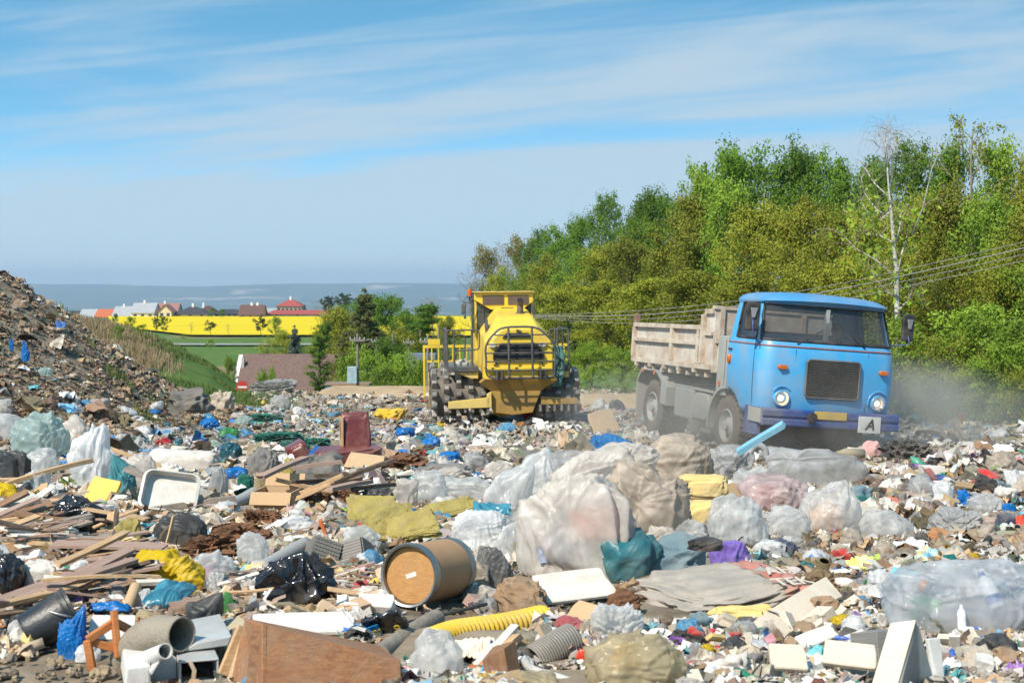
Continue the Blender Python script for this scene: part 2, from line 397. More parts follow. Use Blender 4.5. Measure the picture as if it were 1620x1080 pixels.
# ------------------------------------------------------------------ far plain: crop, road, houses
def patch(name, rows, mat, lift, kind, nx=40, attr=None, label=None, cat=None):
    """a sheet over the terrain: rows = list of (Y, px0, px1)"""
    V = []; 
    for Y, a, b in rows:
        for k in range(nx + 1):
            px = a + (b - a) * k / nx; x = (px - 810) / F * Y
            V.append((x, Y, float(gz(x, Y)) + lift))
    n = nx + 1
    Fq = np.array([(r * n + k, r * n + k + 1, (r + 1) * n + k + 1, (r + 1) * n + k) for r in range(len(rows) - 1) for k in range(nx)])
    o = link(name, mesh_np(name, np.array(V), Fq, mat)); o['kind'] = kind
    return o
rape = pm('rapeseed', (.72, .52, .0), (.50, .40, .015), rough=.9, spec=.1, ns=.5, stretch=(.012, .35, 1), nd=8, bump=1, bs=1.5)
ys = np.linspace(292, 476, 24)
patch('rapeseed_field', [(Y, np.interp(Y, [292, 350, 476], [300, 180, 170]), 780) for Y in ys], rape, .5, 'structure', 60)
asph = pm('far road', (.30, .29, .28), rough=.9, ns=.3)
patch('road', [(Y, 255, 640) for Y in (243, 245, 247, 249)], asph, .35, 'structure', 30)
sand = pm('sand', (.42, .31, .19), (.33, .24, .15), rough=.95, spec=.1, ns=1.2, nd=8, bump=1, bs=5)
def berm(name, pa, pb, Y, h0, seed):
    V = []; nx, ny = 80, 12
    xa = (pa - 810) / F * Y; xb = (pb - 810) / F * Y
    for j in range(ny + 1):
        for i in range(nx + 1):
            s = i / nx; t = j / ny; x = xa + (xb - xa) * s; y = Y + (t - .5) * 7
            e = min(1, min(s, 1 - s) * 7)
            h = h0 * math.sin(math.pi * t) ** .8 * e ** .6
            V.append((x, y, float(gz(x, y)) - .15 + h))
    V = np.array(V); V[:, 2] += .12 * n2(V[:, 0], V[:, 1], .9, seed) * (V[:, 2] > -99)
    n = nx + 1
    Fq = np.array([(r * n + k, r * n + k + 1, (r + 1) * n + k + 1, (r + 1) * n + k) for r in range(ny) for k in range(nx)])
    o = link(name, mesh_np(name, V, Fq, sand)); o['kind'] = 'structure'
berm('sand_bank', 495, 705, 60, .42, 31); berm('sand_bank', 900, 1030, 52, .5, 32)

wallw = pm('render white', (.72, .70, .66), rough=.9, ns=1); wallc = pm('render cream', (.62, .52, .36), rough=.9, ns=1); wallo = pm('render ochre', (.62, .38, .18), rough=.9, ns=1)
wallg = pm('render grey', (.42, .40, .37), rough=.9, ns=1)
rgrey = pm('roof grey', (.34, .35, .36), rough=.7, ns=2); rdark = pm('roof dark', (.05, .045, .05), rough=.7, ns=2); rorng = pm('roof orange', (.48, .13, .05), rough=.8, ns=3)
rred = pm('roof red', (.34, .07, .055), rough=.8, ns=3); rrose = pm('roof faded red', (.30, .15, .12), rough=.8, ns=3); rbrown = pm('roof brown', (.13, .065, .05), rough=.8, ns=3)
rmar = pm('roof maroon', (.10, .04, .04), rough=.8, ns=3)
wdark = pm('dark pane', (.03, .035, .045), rough=.15, spec=.6)
def house(label, px0, px1, base, eave, ridge, Y, wm_, rm, name='house', hip=0, dep=9, gable_front=False, wins=3, chim=(), gx=.5, two=False):
    m = Y / F; x0 = (px0 - 810) * m; x1 = (px1 - 810) * m; W = x1 - x0
    zb = at(400, base, Y).z - 1.5; ze = at(400, eave, Y).z - zb; zr = at(400, ridge, Y).z - zb
    o = empty(name, ((x0 + x1) / 2, Y + dep / 2, zb)); tag(o, label, 'house', 'village houses beyond the yellow field')
    b = MB(); b.box(-W / 2, W / 2, -dep / 2, dep / 2, 0, ze)
    h = W / 2; d = dep / 2
    if gable_front: b.prism([(-h, ze), (h, ze), (h * (2 * gx - 1), zr)], -d, d)
    elif not hip: b.prismx([(-d, ze), (d, ze), (0, zr)], -h, h)
    b.build('wall', wm_, o)
    r = MB(); e = .5
    if gable_front:
        k = h * (2 * gx - 1)
        r.prism([(-h - e, ze - .25), (k, zr + .12), (k, zr + .32), (-h - e, ze)], -d - e, d + e); r.prism([(h + e, ze - .25), (h + e, ze), (k, zr + .32), (k, zr + .12)], -d - e, d + e)
    elif hip:
        v = [(-h - e, -d - e, ze), (h + e, -d - e, ze), (h + e, d + e, ze), (-h - e, d + e, ze), (-h + hip * W, 0, zr), (h - hip * W, 0, zr)]
        r.add(v, [(0, 1, 5, 4), (1, 2, 5), (2, 3, 4, 5), (3, 0, 4), (3, 2, 1, 0)])
    else:
        r.prismx([(-d - e, ze - .25), (0, zr + .12), (0, zr + .32), (-d - e, ze)], -h - .3, h + .3); r.prismx([(d + e, ze - .25), (d + e, ze), (0, zr + .32), (0, zr + .12)], -h - .3, h + .3)
    ro = r.build('roof', rm, o)
    for cxp in chim:
        c = MB(); X = -h + W * cxp; c.box(X - .35, X + .35, -.35, .35, zr - .8, zr + 1.1); c.build('chimney', wallw, ro)
    for lv in ((ze * .72, ze * .38) if two else (ze * .72,)):
        for k in range(wins):
            X = -h + W * (k + .5) / wins; q = MB(); q.box(X - .5, X + .5, -d - .08, -d + .02, lv - .55, lv + .65); q.build('window', wdark, o)
    return o
def zx(v): return 90 + v / 3.6
def zy(v): return 450 + v / 3.6
house('white house with a pale grey roof, far left of the white row', zx(125), zx(222), zy(207), zy(190), zy(146), 478, wallw, rgrey, wins=2)
house('low house with a bright orange tiled roof', zx(217), zx(326), zy(207), zy(184), zy(146), 476, wallw, rorng, wins=3)
house('white house with a wide grey roof right of the orange roof', zx(318), zx(446), zy(208), zy(178), zy(130), 474, wallw, rgrey, wins=3, chim=(.35,))
house('tallest white house with two storeys and a grey roof', zx(424), zx(552), zy(207), zy(160), zy(110), 472, wallw, rgrey, wins=3, chim=(.45,), two=True)
house('house with a faded pink red roof behind the cream gable', zx(542), zx(682), zy(195), zy(165), zy(112), 480, wallw, rrose, wins=2, chim=(.4,))
house('cream gabled house front in the village row', zx(578), zx(652), zy(195), zy(155), zy(118), 470, wallc, rrose, gable_front=True, wins=2, dep=6)
house('wide bungalow with a black hipped roof', zx(660), zx(858), zy(190), zy(170), zy(126), 474, wallg, rdark, hip=.42, wins=3, chim=(.5,))
house('house with a dark maroon hipped roof behind the black roof', zx(800), zx(895), zy(185), zy(160), zy(122), 490, wallg, rmar, hip=.4, wins=2, chim=(.2,))
house('long low black roofed house left of the ochre gable', zx(895), zx(1032), zy(180), zy(168), zy(142), 484, wallg, rdark, hip=.15, wins=4)
house('ochre gabled house with a brown roof at the field edge', zx(1036), zx(1170), zy(182), zy(172), zy(122), 470, wallo, rbrown, wins=3, chim=(.45, .7))
house('cream villa with a red pyramid roof', zx(1252), zx(1394), zy(180), zy(124), zy(86), 500, wallc, rred, hip=.4, wins=6, chim=(.48,))
house('long barn with a low red roof below the villa', zx(1190), zx(1552), zy(180), zy(170), zy(146), 478, wallg, rred, hip=.1, wins=3)
house('dark roofed shed at the left end of the village', zx(30), zx(124), zy(205), zy(180), zy(155), 500, wallg, rdark, wins=2)
house('small white building between the ochre house and the red barn', zx(1180), zx(1238), zy(180), zy(158), zy(140), 520, wallw, rgrey, wins=2)
# brown-roofed building below the tip
def barn():
    Y = 108; m = Y / F
    x0 = (381 - 810) * m; x1 = (566 - 810) * m; zb = float(gz(-16, Y)) - .6; zr = at(470, 563, Y).z; o = empty('building', ((x0 + x1) / 2, Y, zb))
    tag(o, 'building with a long brown tiled roof and white gable below the tip', 'building')
    h = (x1 - x0) / 2; H = zr - zb; ze = .9
    b = MB(); b.prismx([(-4.2, 0), (4.2, 0), (4.2, ze), (0, H - .05), (-4.2, ze)], -h + .15, h - .15); b.build('wall', wallw, o)
    g = MB(); g.prismx([(-4.35, 0), (-4.35, ze + .1), (0, H + .1), (3.6, ze), (3.6, 0)], -h - .15, -h + .14); g.build('gable_wall', wallw, o)
    tile = pm('brown tiles', (.17, .105, .085), (.11, .07, .06), rough=.85, ns=5, bump=.5, bs=12)
    r = MB(); r.prismx([(-4.7, ze - .35), (0, H), (0, H + .16), (-4.7, ze - .15)], -h + .16, h); r.prismx([(4.7, ze - .35), (4.7, ze - .15), (0, H + .16), (0, H)], -h + .16, h)
    ro = r.build('roof', tile, o)
    c = MB(); c.box(5.2, 5.7, -.25, .25, H - .5, H + .75); c.build('chimney', pm('chimney brick', (.42, .16, .07), ns=9), ro)
    c = MB(); c.box(5.1, 5.8, -.35, .35, H + .751, H + 1.25); c.build('chimney_cap', wallw, ro)
    dm = MB(); dm.prism([(3.0, H - .6), (7.2, H - .6), (7.2, H - 2.4), (4.6, H - 2.4)], -3.4, -.6); dm.build('dormer', wallw, o)
    dr = MB(); dr.box(2.8, 7.4, -3.7, .1, H - .55, H - .38); dr.build('dormer_roof', tile, o)
    pl = MB(); pl.box(-4.2, -4.0, -1.2, -.9, H - 2.3, H - .1); pl.build('vent_pipe', wallg, ro)
barn()
def container():
    p = at(551, 622, 72); o = empty('skip_container', (p.x, 72, p.z)); tag(o, 'bright blue steel container behind the sand bank', 'container')
    m = 72 / F; W = 68 * m / 2; H = 14 * m; bl = paint('container blue', (.05, .32, .62), rough=.5)
    b = MB(); b.box(-W, W, -.6, 1.2, -.8, H); b.build('body', bl, o)
    q = MB()
    for k in range(10): x = -W + .15 + k * (2 * W - .3) / 9; q.box(x - .04, x + .04, -.66, -.603, -.8, H - .06)
    q.build('ribs', bl, o)
    t = MB(); t.box(-W - .03, W + .03, -.7, 1.3, H, H + .07); t.build('rim', paint('rim brown', (.3, .16, .08)), o)
container()
def far_truck():
    Y = 95; m = Y / F; p = at(655, 590, Y); o = empty('parked_lorry', (p.x, Y, p.z)); tag(o, 'white cabbed lorry with a blue grey trailer, far behind the bushes', 'lorry')
    X = lambda px: (px - 655) * m; Z = lambda py: (590 - py) * m
    b = MB(); b.prism([(X(624), Z(580)), (X(640), Z(580)), (X(640), Z(562)), (X(626), Z(562)), (X(624), Z(570))], -1.1, 1.1); b.build('cab', wallw, o, bevel=.08)
    b = MB(); b.box(X(625.5), X(631), -1.14, -1.101, Z(572), Z(565)); b.build('window', wdark, o)
    b = MB(); b.box(X(641), X(690), -1.15, 1.15, Z(578), Z(559)); b.build('trailer', paint('trailer grey blue', (.17, .2, .27)), o)
    b = MB(); b.box(X(624), X(690), -.5, .5, Z(585), Z(580)); b.build('chassis', pm('chassis black', (.03, .03, .03)), o)
    for px in (628, 650, 657, 680, 687):
        w = MB(); w.lathe([(0, -.15), (.36, -.15), (.42, -.1), (.42, .1), (.36, .15), (0, .15)], 16, M=Tm((X(px), -1.0, Z(587)), (R(90), 0, 0))); w.build('wheel', pm('far tyre', (.03, .03, .03)), o, smooth=True)
far_truck()
polem = wood('pole grey', (.25, .22, .19)); insul = pm('insulator', (.6, .6, .58), rough=.3)
POLES = [(566, 528, 622, 66, 1, 'tall grey utility pole with a lamp box nearest the blue container'), (596, 533, 580, 92, 1, 'utility pole with a crossarm above the brown roof end'),
         (622, 527, 590, 88, 0, 'bare leaning utility pole left of the white lorry'), (647, 535, 590, 90, 1, 'utility pole standing in front of the lorry trailer'),
         (677, 530, 628, 64, 1, 'utility pole beside the left drum of the compactor'), (694, 515, 552, 80, 0, 'pale twin utility pole behind the compactor railing')]
for px, t, b_, Y, arm, lab in POLES:
    pb = at(px, b_, Y); pt = at(px, t, Y); o = empty('utility_pole', pb); tag(o, lab, 'utility pole')
    H = pt.z - pb.z; q = MB(); q.tube([(0, 0, -1.5), (0, 0, H)], [.085, .06], 10)
    if px == 694: q.tube([(.4, 0, -1.5), (.4, 0, H - .1)], [.075, .06], 10)
    q.build('pole', polem, o, smooth=True, auto=40)
    if arm:
        q = MB(); q.box(-.36, .36, -.16, -.09, H - .35, H - .23); q.build('crossarm', polem, o)
        for k in (-.32, -.12, .12, .32):
            q = MB(); q.lathe([(0, 0), (.025, .0), (.03, .03), (.018, .05), (.025, .08), (0, .09)], 8, M=Tm((k, -.12, H - .229))); q.build('insulator', insul, o)
    if px == 566:
        q = MB(); q.box(-.45, .0, -.35, -.12, H - 2.3, H - 1.5); q.build('lamp_box', pm('lamp box', (.35, .45, .5), rough=.3), o, bevel=.03)
# wire span from the compactor side to the right
wirem = pm('wire', (.30, .29, .27), rough=.6)
def wires():
    o = empty('overhead_cables', at(1240, 470, 40)); tag(o, 'sagging overhead cables running from behind the compactor across the wood', 'cable')
    base = o.location.copy()
    for k, (off, r) in enumerate(((0, .014), (-.16, .008), (-.32, .008), (.16, .008))):
        pts = []
        for (px, py, Y) in ((790, 497, 58), (850, 500, 56), (1000, 500, 51), (1160, 486, 46), (1320, 460, 42), (1480, 425, 39), (1640, 388, 36), (1760, 357, 34)):
            p = at(px, py, Y); p.z += off * (1 if px > 900 else .25); pts.append(p - base)
        # smooth
        for _ in range(2):
            q = [pts[0]]
            for a, b in zip(pts[:-1], pts[1:]): q += [a * .75 + b * .25, a * .25 + b * .75]
            pts = q + [pts[-1]]
        b = MB(); b.tube(pts, r, 6); b.build('wire', wirem, o, smooth=True)
wires()
def no_entry():
    p = at(384, 628, 63); o = empty('road_sign', p); tag(o, 'round red no entry sign below the white gable', 'sign')
    b = MB(); b.tube([(0, 0, -.5), (0, 0, .6)], .03, 8); b.build('post', insul, o)
    b = MB(); b.lathe([(0, 0), (.28, 0), (.28, .02), (0, .02)], 28, M=Tm((0, -.04, .45), (R(90), 0, 0))); b.build('disc', paint('sign red', (.5, .03, .03)), o)
    b = MB(); b.box(-.2, .2, -.07, -.063, .41, .49); b.build('bar', paint('sign white', (.8, .8, .8)), o)
no_entry()
bluep = paint('stake blue', (.10, .42, .68), rough=.5)
for k, (px, t, b_, lab) in enumerate([(1460.5, 668, 700, 'first thin blue stake right of the lorry bumper'), (1474.8, 668, 700, 'second thin blue stake right of the lorry'), (1499, 670, 700, 'blue stake just left of the pale log'),
                                      (1533, 673, 703, 'blue stake rising behind the middle of the log'), (1551.7, 674, 704, 'blue stake at the far end of the log'), (1619, 672, 705, 'blue stake at the right edge of the photo')]):
    Y = 31; pb = at(px, b_ + 6, Y); H = (b_ + 6 - t) * Y / F; b = MB(); b.tube([(0, 0, -.1), (0, .005, H * .5), (.01, 0, H)], .022, 8)
    tag(b.build('stake', bluep, loc=pb, smooth=True, auto=40), lab, 'stake', 'blue stakes beside the tip')
# ------------------------------------------------------------------ trees
def leafmat(name, a, b, rough=.55, trl=.3):
    if name in MATS: return MATS[name]
    m = bpy.data.materials.new(name); nt = nodes(m); N = nt.nodes; L = nt.links
    out = N.new('ShaderNodeOutputMaterial'); p = N.new('ShaderNodeBsdfPrincipled'); t = N.new('ShaderNodeBsdfTranslucent'); ms = N.new('ShaderNodeMixShader')
    at_ = N.new('ShaderNodeAttribute'); at_.attribute_name = 'Col'; sp = N.new('ShaderNodeSeparateColor'); L.new(at_.outputs['Color'], sp.inputs[0])
    x = N.new('ShaderNodeMix'); x.data_type = 'RGBA'; x.inputs[6].default_value = (*a, 1); x.inputs[7].default_value = (*b, 1); L.new(sp.outputs[0], x.inputs[0])
    oi = N.new('ShaderNodeObjectInfo'); hs = N.new('ShaderNodeHueSaturation'); mr = N.new('ShaderNodeMapRange'); mr.inputs[3].default_value = .74; mr.inputs[4].default_value = 1.3
    L.new(oi.outputs['Random'], mr.inputs[0]); L.new(mr.outputs[0], hs.inputs['Value']); L.new(x.outputs[2], hs.inputs['Color'])
    L.new(hs.outputs[0], p.inputs['Base Color']); L.new(hs.outputs[0], t.inputs[0]); p.inputs['Roughness'].default_value = rough; p.inputs['Specular IOR Level'].default_value = .25
    ms.inputs[0].default_value = trl; L.new(p.outputs[0], ms.inputs[1]); L.new(t.outputs[0], ms.inputs[2]); L.new(ms.outputs[0], out.inputs[0])
    MATS[name] = m; return m
LEAF = {'olive': leafmat('leaf olive', (.19, .205, .016), (.31, .325, .03)), 'green': leafmat('leaf green', (.075, .155, .010), (.15, .25, .02)),
        'bright': leafmat('leaf bright', (.14, .235, .018), (.25, .35, .035)), 'bronze': leafmat('leaf bronze', (.18, .15, .03), (.26, .22, .045)),
        'dark': leafmat('leaf dark', (.03, .055, .018), (.06, .09, .03)), 'spruce': leafmat('needle blue', (.05, .075, .06), (.10, .13, .11), .7, .05),
        'yew': leafmat('needle green', (.055, .065, .015), (.11, .115, .03), .7, .05), 'grey': leafmat('bud grey', (.13, .11, .075), (.2, .17, .12))}
bark = pm('bark', (.15, .12, .09), (.08, .065, .05), rough=.95, spec=.1, ns=6, nd=8, stretch=(1, 1, .25), bump=.6, bs=14)
birch = pm('birch bark', (.60, .57, .50), (.38, .35, .3), rough=.7, spec=.2, ns=5, nd=6, stretch=(1, 1, 3), dirt=.22, dirtc=(.1, .08, .07))
bark_grey = pm('bark grey', (.30, .26, .20), (.18, .15, .11), rough=.95, spec=.1, ns=6, nd=8, stretch=(1, 1, .25), bump=.6, bs=14)
def tree_geo(seed, H=10, W=6, base=.25, limbs=22, nleaf=7000, leaf=.15, shape='round', clump=.55, twig=3, droop=0., lean=0., lk=1.0, tr=.018):
    """returns (trunk MB, leaf V, F, col). Unit metres, base at 0"""
    rng = np.random.default_rng(seed); rnd = random.Random(seed)
    T = MB(); pts = []; n = 9; off = Vector((0, 0, 0))
    for i in range(n):
        t = i / (n - 1); off = off + Vector((rnd.gauss(0, .018) * H + lean * H / n, rnd.gauss(0, .018) * H, 0)); pts.append(Vector((off.x, off.y, t * H * .94)))
    r0 = H * tr; T.tube(pts, [r0 * (1 - .9 * i / (n - 1)) + .012 for i in range(n)], 7)
    tips = []
    def tp(t):
        k = t * (n - 1); i = min(int(k), n - 2); return pts[i].lerp(pts[i + 1], k - i)
    for k in range(limbs):
        t = base + (1 - base) * (k + rnd.random() * .8) / limbs; t = min(t, .97); s = (t - base) / (1 - base)
        if shape == 'round': prof = math.sin(math.pi * min(.97, .18 + .74 * s)) ** .7
        elif shape == 'cone': prof = (1 - s) ** .9 + .05
        elif shape == 'column': prof = .5 * math.sin(math.pi * min(.95, .2 + .72 * s)) ** .5
        else: prof = .35 + .65 * math.sin(math.pi * (.1 + .8 * s))
        Ln = W * .5 * prof * rnd.uniform(.7, 1.22); az = k * 2.399 + rnd.uniform(-.5, .5)
        up = {'cone': -.1, 'column': 1.0}.get(shape, .35 + .7 * s) + rnd.uniform(-.2, .2)
        d = Vector((math.cos(az), math.sin(az), up)).normalized(); p0 = tp(t); q = [p0]; cur = p0.copy(); dd = d.copy()
        for j in range(4):
            dd = (dd + Vector((rnd.gauss(0, .16), rnd.gauss(0, .16), rnd.gauss(.03, .12) - droop * j * .3))).normalized(); cur = cur + dd * Ln / 4; q.append(cur.copy())
        rb = max(.012, r0 * .42 * (1 - .7 * t)); T.tube(q, [rb, rb * .75, rb * .5, rb * .32, .008], 5, cap=False)
        tips += [(q[4], 1.), (q[3], .9), (q[2], .5)]
        for j in range(twig):
            i = rnd.choice((1, 2, 2, 3, 3)); a = q[i]; d2 = (dd + Vector((rnd.gauss(0, .7), rnd.gauss(0, .7), rnd.gauss(.15, .4) - droop))).normalized(); L2 = Ln * rnd.uniform(.25, .5)
            b_ = a + d2 * L2 * .5 + Vector((0, 0, .05 * L2)); c_ = b_ + (d2 + Vector((rnd.gauss(0, .3), rnd.gauss(0, .3), -droop))).normalized() * L2 * .5
            T.tube([a, b_, c_], [rb * .4, rb * .25, .006], 4, cap=False); tips += [(c_, 1.), (b_, .8)]
    tips += [(tp(.97), 1), (pts[-1] + Vector((0, 0, .03 * H)), 1)]
    V, Fq, C = np.zeros((0, 3)), np.zeros((0, 4), int), np.zeros((0, 3))
    if nleaf:
        P = np.array([tuple(t[0]) for t in tips]); wgt = np.array([t[1] for t in tips]); wgt = wgt * rng.uniform(.25, 1.6, len(P)); wgt /= wgt.sum()
        idx = rng.choice(len(P), nleaf, p=wgt); size = clump * rng.uniform(.5, 1.25, len(P)); tint = rng.uniform(0, 1, len(P))
        dirn = rng.normal(size=(nleaf, 3)); dirn /= np.linalg.norm(dirn, axis=1)[:, None]
        c = P[idx] + dirn * (rng.uniform(0, 1, nleaf) ** .5 * size[idx])[:, None] * np.array([1, 1, .8])
        nrm = rng.normal(size=(nleaf, 3)) * .42 + np.array([0, 0, .35]) + dirn * .9; nrm /= np.linalg.norm(nrm, axis=1)[:, None]
        a = np.cross(nrm, rng.normal(size=(nleaf, 3))); a /= np.linalg.norm(a, axis=1)[:, None]; b = np.cross(nrm, a)
        s = (leaf * rng.uniform(.55, 1.25, nleaf))[:, None]; fold = nrm * s * .22
        V = np.stack([c - a * s * .62 * lk, c - b * s * .36 - fold, c + a * s * .62 * lk, c + b * s * .36 - fold], 1).reshape(-1, 3)
        Fq = np.arange(nleaf * 4).reshape(-1, 4); tc = np.clip(tint[idx] * .75 + rng.uniform(0, .35, nleaf), 0, 1); C = np.repeat(np.stack([tc, tc, tc], 1), 4, 0)
    return T, V, Fq, C
PROTO = {}
def proto(key, kind, bk=None, **k):
    T, V, Fq, C = tree_geo(**k)
    o = T.build('trunk', bk or bark, smooth=True); tm = o.data; bpy.data.objects.remove(o)
    cm = mesh_np('crown', V, Fq, LEAF[kind], False, C) if len(V) else None
    PROTO[key] = (tm, cm, k.get('H', 10), k.get('W', 6))
def plant(key, px, base, top, Y, label, cat='tree', name='tree', group=None, wide=None, rz=None, sink=.2):
    tm, cm, H, W = PROTO[key]; p = at(px, base, Y)
    zt = at(px, top, Y).z; zb = p.z; s = max(.05, (zt - zb)) / H
    sx_ = s if wide is None else (wide * Y / F) / W
    o = empty(name, (p.x, Y, zb - sink * s), (0, 0, random.uniform(0, 6.28) if rz is None else rz)); o.scale = (sx_, sx_, s * 1.0)
    tag(o, label, cat, group)
    a = link('trunk', tm, parent=o)
    if cm: link('crown', cm, parent=o)
    return o
S0 = dict(H=11, W=7.6, base=.12, limbs=34, nleaf=14000, leaf=.19, clump=.9, twig=5)
for i, k in enumerate(('olive', 'olive', 'olive', 'green', 'green', 'bright', 'bronze', 'green', 'olive')):
    proto('f%d' % i, k, seed=50 + i, **{**S0, 'shape': 'wide' if i % 2 else 'round', 'nleaf': 8000 if k == 'bronze' else 14000})
proto('tall', 'olive', bark_grey, seed=70, H=13, W=5, base=.35, limbs=22, nleaf=1500, leaf=.15, clump=.4, twig=4, shape='wide')
proto('bare', 'grey', bark_grey, seed=71, H=11, W=7, base=.3, limbs=24, nleaf=900, leaf=.11, clump=.5, twig=5, shape='wide')
proto('oak', 'green', seed=74, H=12, W=9, base=.2, limbs=30, nleaf=13000, leaf=.21, clump=.95, twig=5, shape='round', tr=.022)
proto('oakb', 'bright', seed=75, H=12, W=9, base=.2, limbs=28, nleaf=12000, leaf=.21, clump=.9, twig=5, shape='wide', tr=.022)
for i in range(3): proto('bush%d' % i, 'bright', seed=80 + i, H=4, W=4.6, base=.02, limbs=20, nleaf=5500, leaf=.13, clump=.5, twig=4, shape='round')
proto('brush', 'olive', seed=84, H=4, W=4.5, base=.02, limbs=20, nleaf=2200, leaf=.11, clump=.5, twig=5, shape='wide')
proto('poplar', 'green', seed=90, H=12, W=4.4, base=.05, limbs=40, nleaf=9000, leaf=.15, clump=.45, twig=3, shape='column')
proto('yew', 'yew', seed=91, H=12, W=6.5, base=.06, limbs=60, nleaf=13000, leaf=.22, clump=.42, twig=3, shape='cone', droop=.1, lk=1.6)
proto('spruce', 'spruce', seed=92, H=9, W=4.6, base=.06, limbs=54, nleaf=9000, leaf=.2, clump=.32, twig=3, shape='cone', droop=.12, lk=1.7)
proto('far_round', 'dark', seed=93, H=6, W=5.5, base=.28, limbs=16, nleaf=3500, leaf=.22, clump=.55, twig=3)
proto('far_green', 'green', seed=94, H=6, W=5.5, base=.2, limbs=16, nleaf=3500, leaf=.22, clump=.55, twig=3)
proto('pine', 'dark', seed=95, H=10, W=7, base=.35, limbs=22, nleaf=5000, leaf=.24, clump=.6, twig=3, shape='wide', lk=1.6)
# birch with a bare head of hanging twigs
def birch_tree():
    rnd = random.Random(5); Y = 41; pb = at(1423, 660, Y); H = at(1400, 190, Y).z - pb.z
    o = empty('birch_tree', pb); tag(o, 'white barked birch with bare hanging twigs behind the blue lorry cab', 'birch', 'trees of the wood')
    m = Y / F; X = lambda px: (px - 1423) * m; Z = lambda py: at(1400, py, Y).z - pb.z
    T = MB(); tr = [(1423, 668), (1419, 500), (1417, 430), (1411, 380), (1405, 330), (1401, 300), (1398, 250), (1397, 215)]
    T.tube([(X(a), .1 * math.sin(k), Z(b)) for k, (a, b) in enumerate(tr)], [.09, .08, .068, .055, .04, .028, .017, .006], 8)
    T.build('trunk', birch, o, smooth=True)
    B = MB(); W_ = MB()
    limbs = [[(1416, 440), (1385, 412), (1352, 392), (1336, 374)], [(1413, 385), (1392, 372), (1370, 370)], [(1404, 345), (1385, 330), (1368, 303), (1366, 280)], [(1401, 310), (1384, 288), (1374, 262)],
             [(1402, 305), (1410, 280), (1412, 250)], [(1418, 430), (1428, 400), (1440, 372), (1448, 340)], [(1440, 372), (1452, 330), (1461, 270), (1464, 252)], [(1420, 470), (1400, 462), (1382, 440), (1374, 425)],
             [(1419, 490), (1440, 476), (1452, 462)], [(1405, 335), (1394, 345), (1380, 348), (1362, 318)], [(1412, 390), (1425, 360), (1432, 330)], [(1399, 268), (1392, 245), (1390, 222)], [(1399, 262), (1408, 240), (1411, 215)]]
    tips = []
    for k, l in enumerate(limbs):
        d = rnd.uniform(-1.2, 1.2); q = [Vector((X(a), d * i / len(l), Z(b))) for i, (a, b) in enumerate(l)]
        B.tube(q, [.028, .02, .012, .005][:len(l)], 6); tips += q[1:]
    B.build('limbs', birch, o, smooth=True)
    tips += [Vector((X(a), rnd.uniform(-.3, .3), Z(b))) for a, b in ((1398, 250), (1397, 225), (1397, 205), (1398, 235), (1385, 235), (1412, 228), (1390, 215), (1405, 210))]
    for p in tips:
        for j in range(6):
            d = Vector((rnd.gauss(0, .5), rnd.gauss(0, .5), rnd.uniform(.3, 1.1))).normalized(); L_ = rnd.uniform(.3, .85); a = p + d * L_ * .5; b = a + (d + Vector((d.x, d.y, -.5))).normalized() * L_ * .5; c = b + Vector((d.x * .3, d.y * .3, -rnd.uniform(.15, .5)))
            W_.tube([p, a, b, c], [.007, .005, .004, .002], 3, cap=False)
    W_.build('twigs', pm('birch twig', (.30, .24, .20), rough=.8), o)
    rng = np.random.default_rng(3); P = np.array([tuple(t) for t in tips if t.z < Z(300)]); n = 900; c = P[rng.integers(0, len(P), n)] + rng.normal(size=(n, 3)) * [.3, .4, .35]
    a = rng.normal(size=(n, 3)) * .04; b = rng.normal(size=(n, 3)) * .04; V = np.stack([c - a, c - b, c + a, c + b], 1).reshape(-1, 3); t = np.repeat(rng.uniform(0, 1, n), 4)
    link('crown', mesh_np('crown', V, np.arange(4 * n).reshape(-1, 4), LEAF['bright'], False, np.stack([t, t, t], 1)), parent=o)
birch_tree()
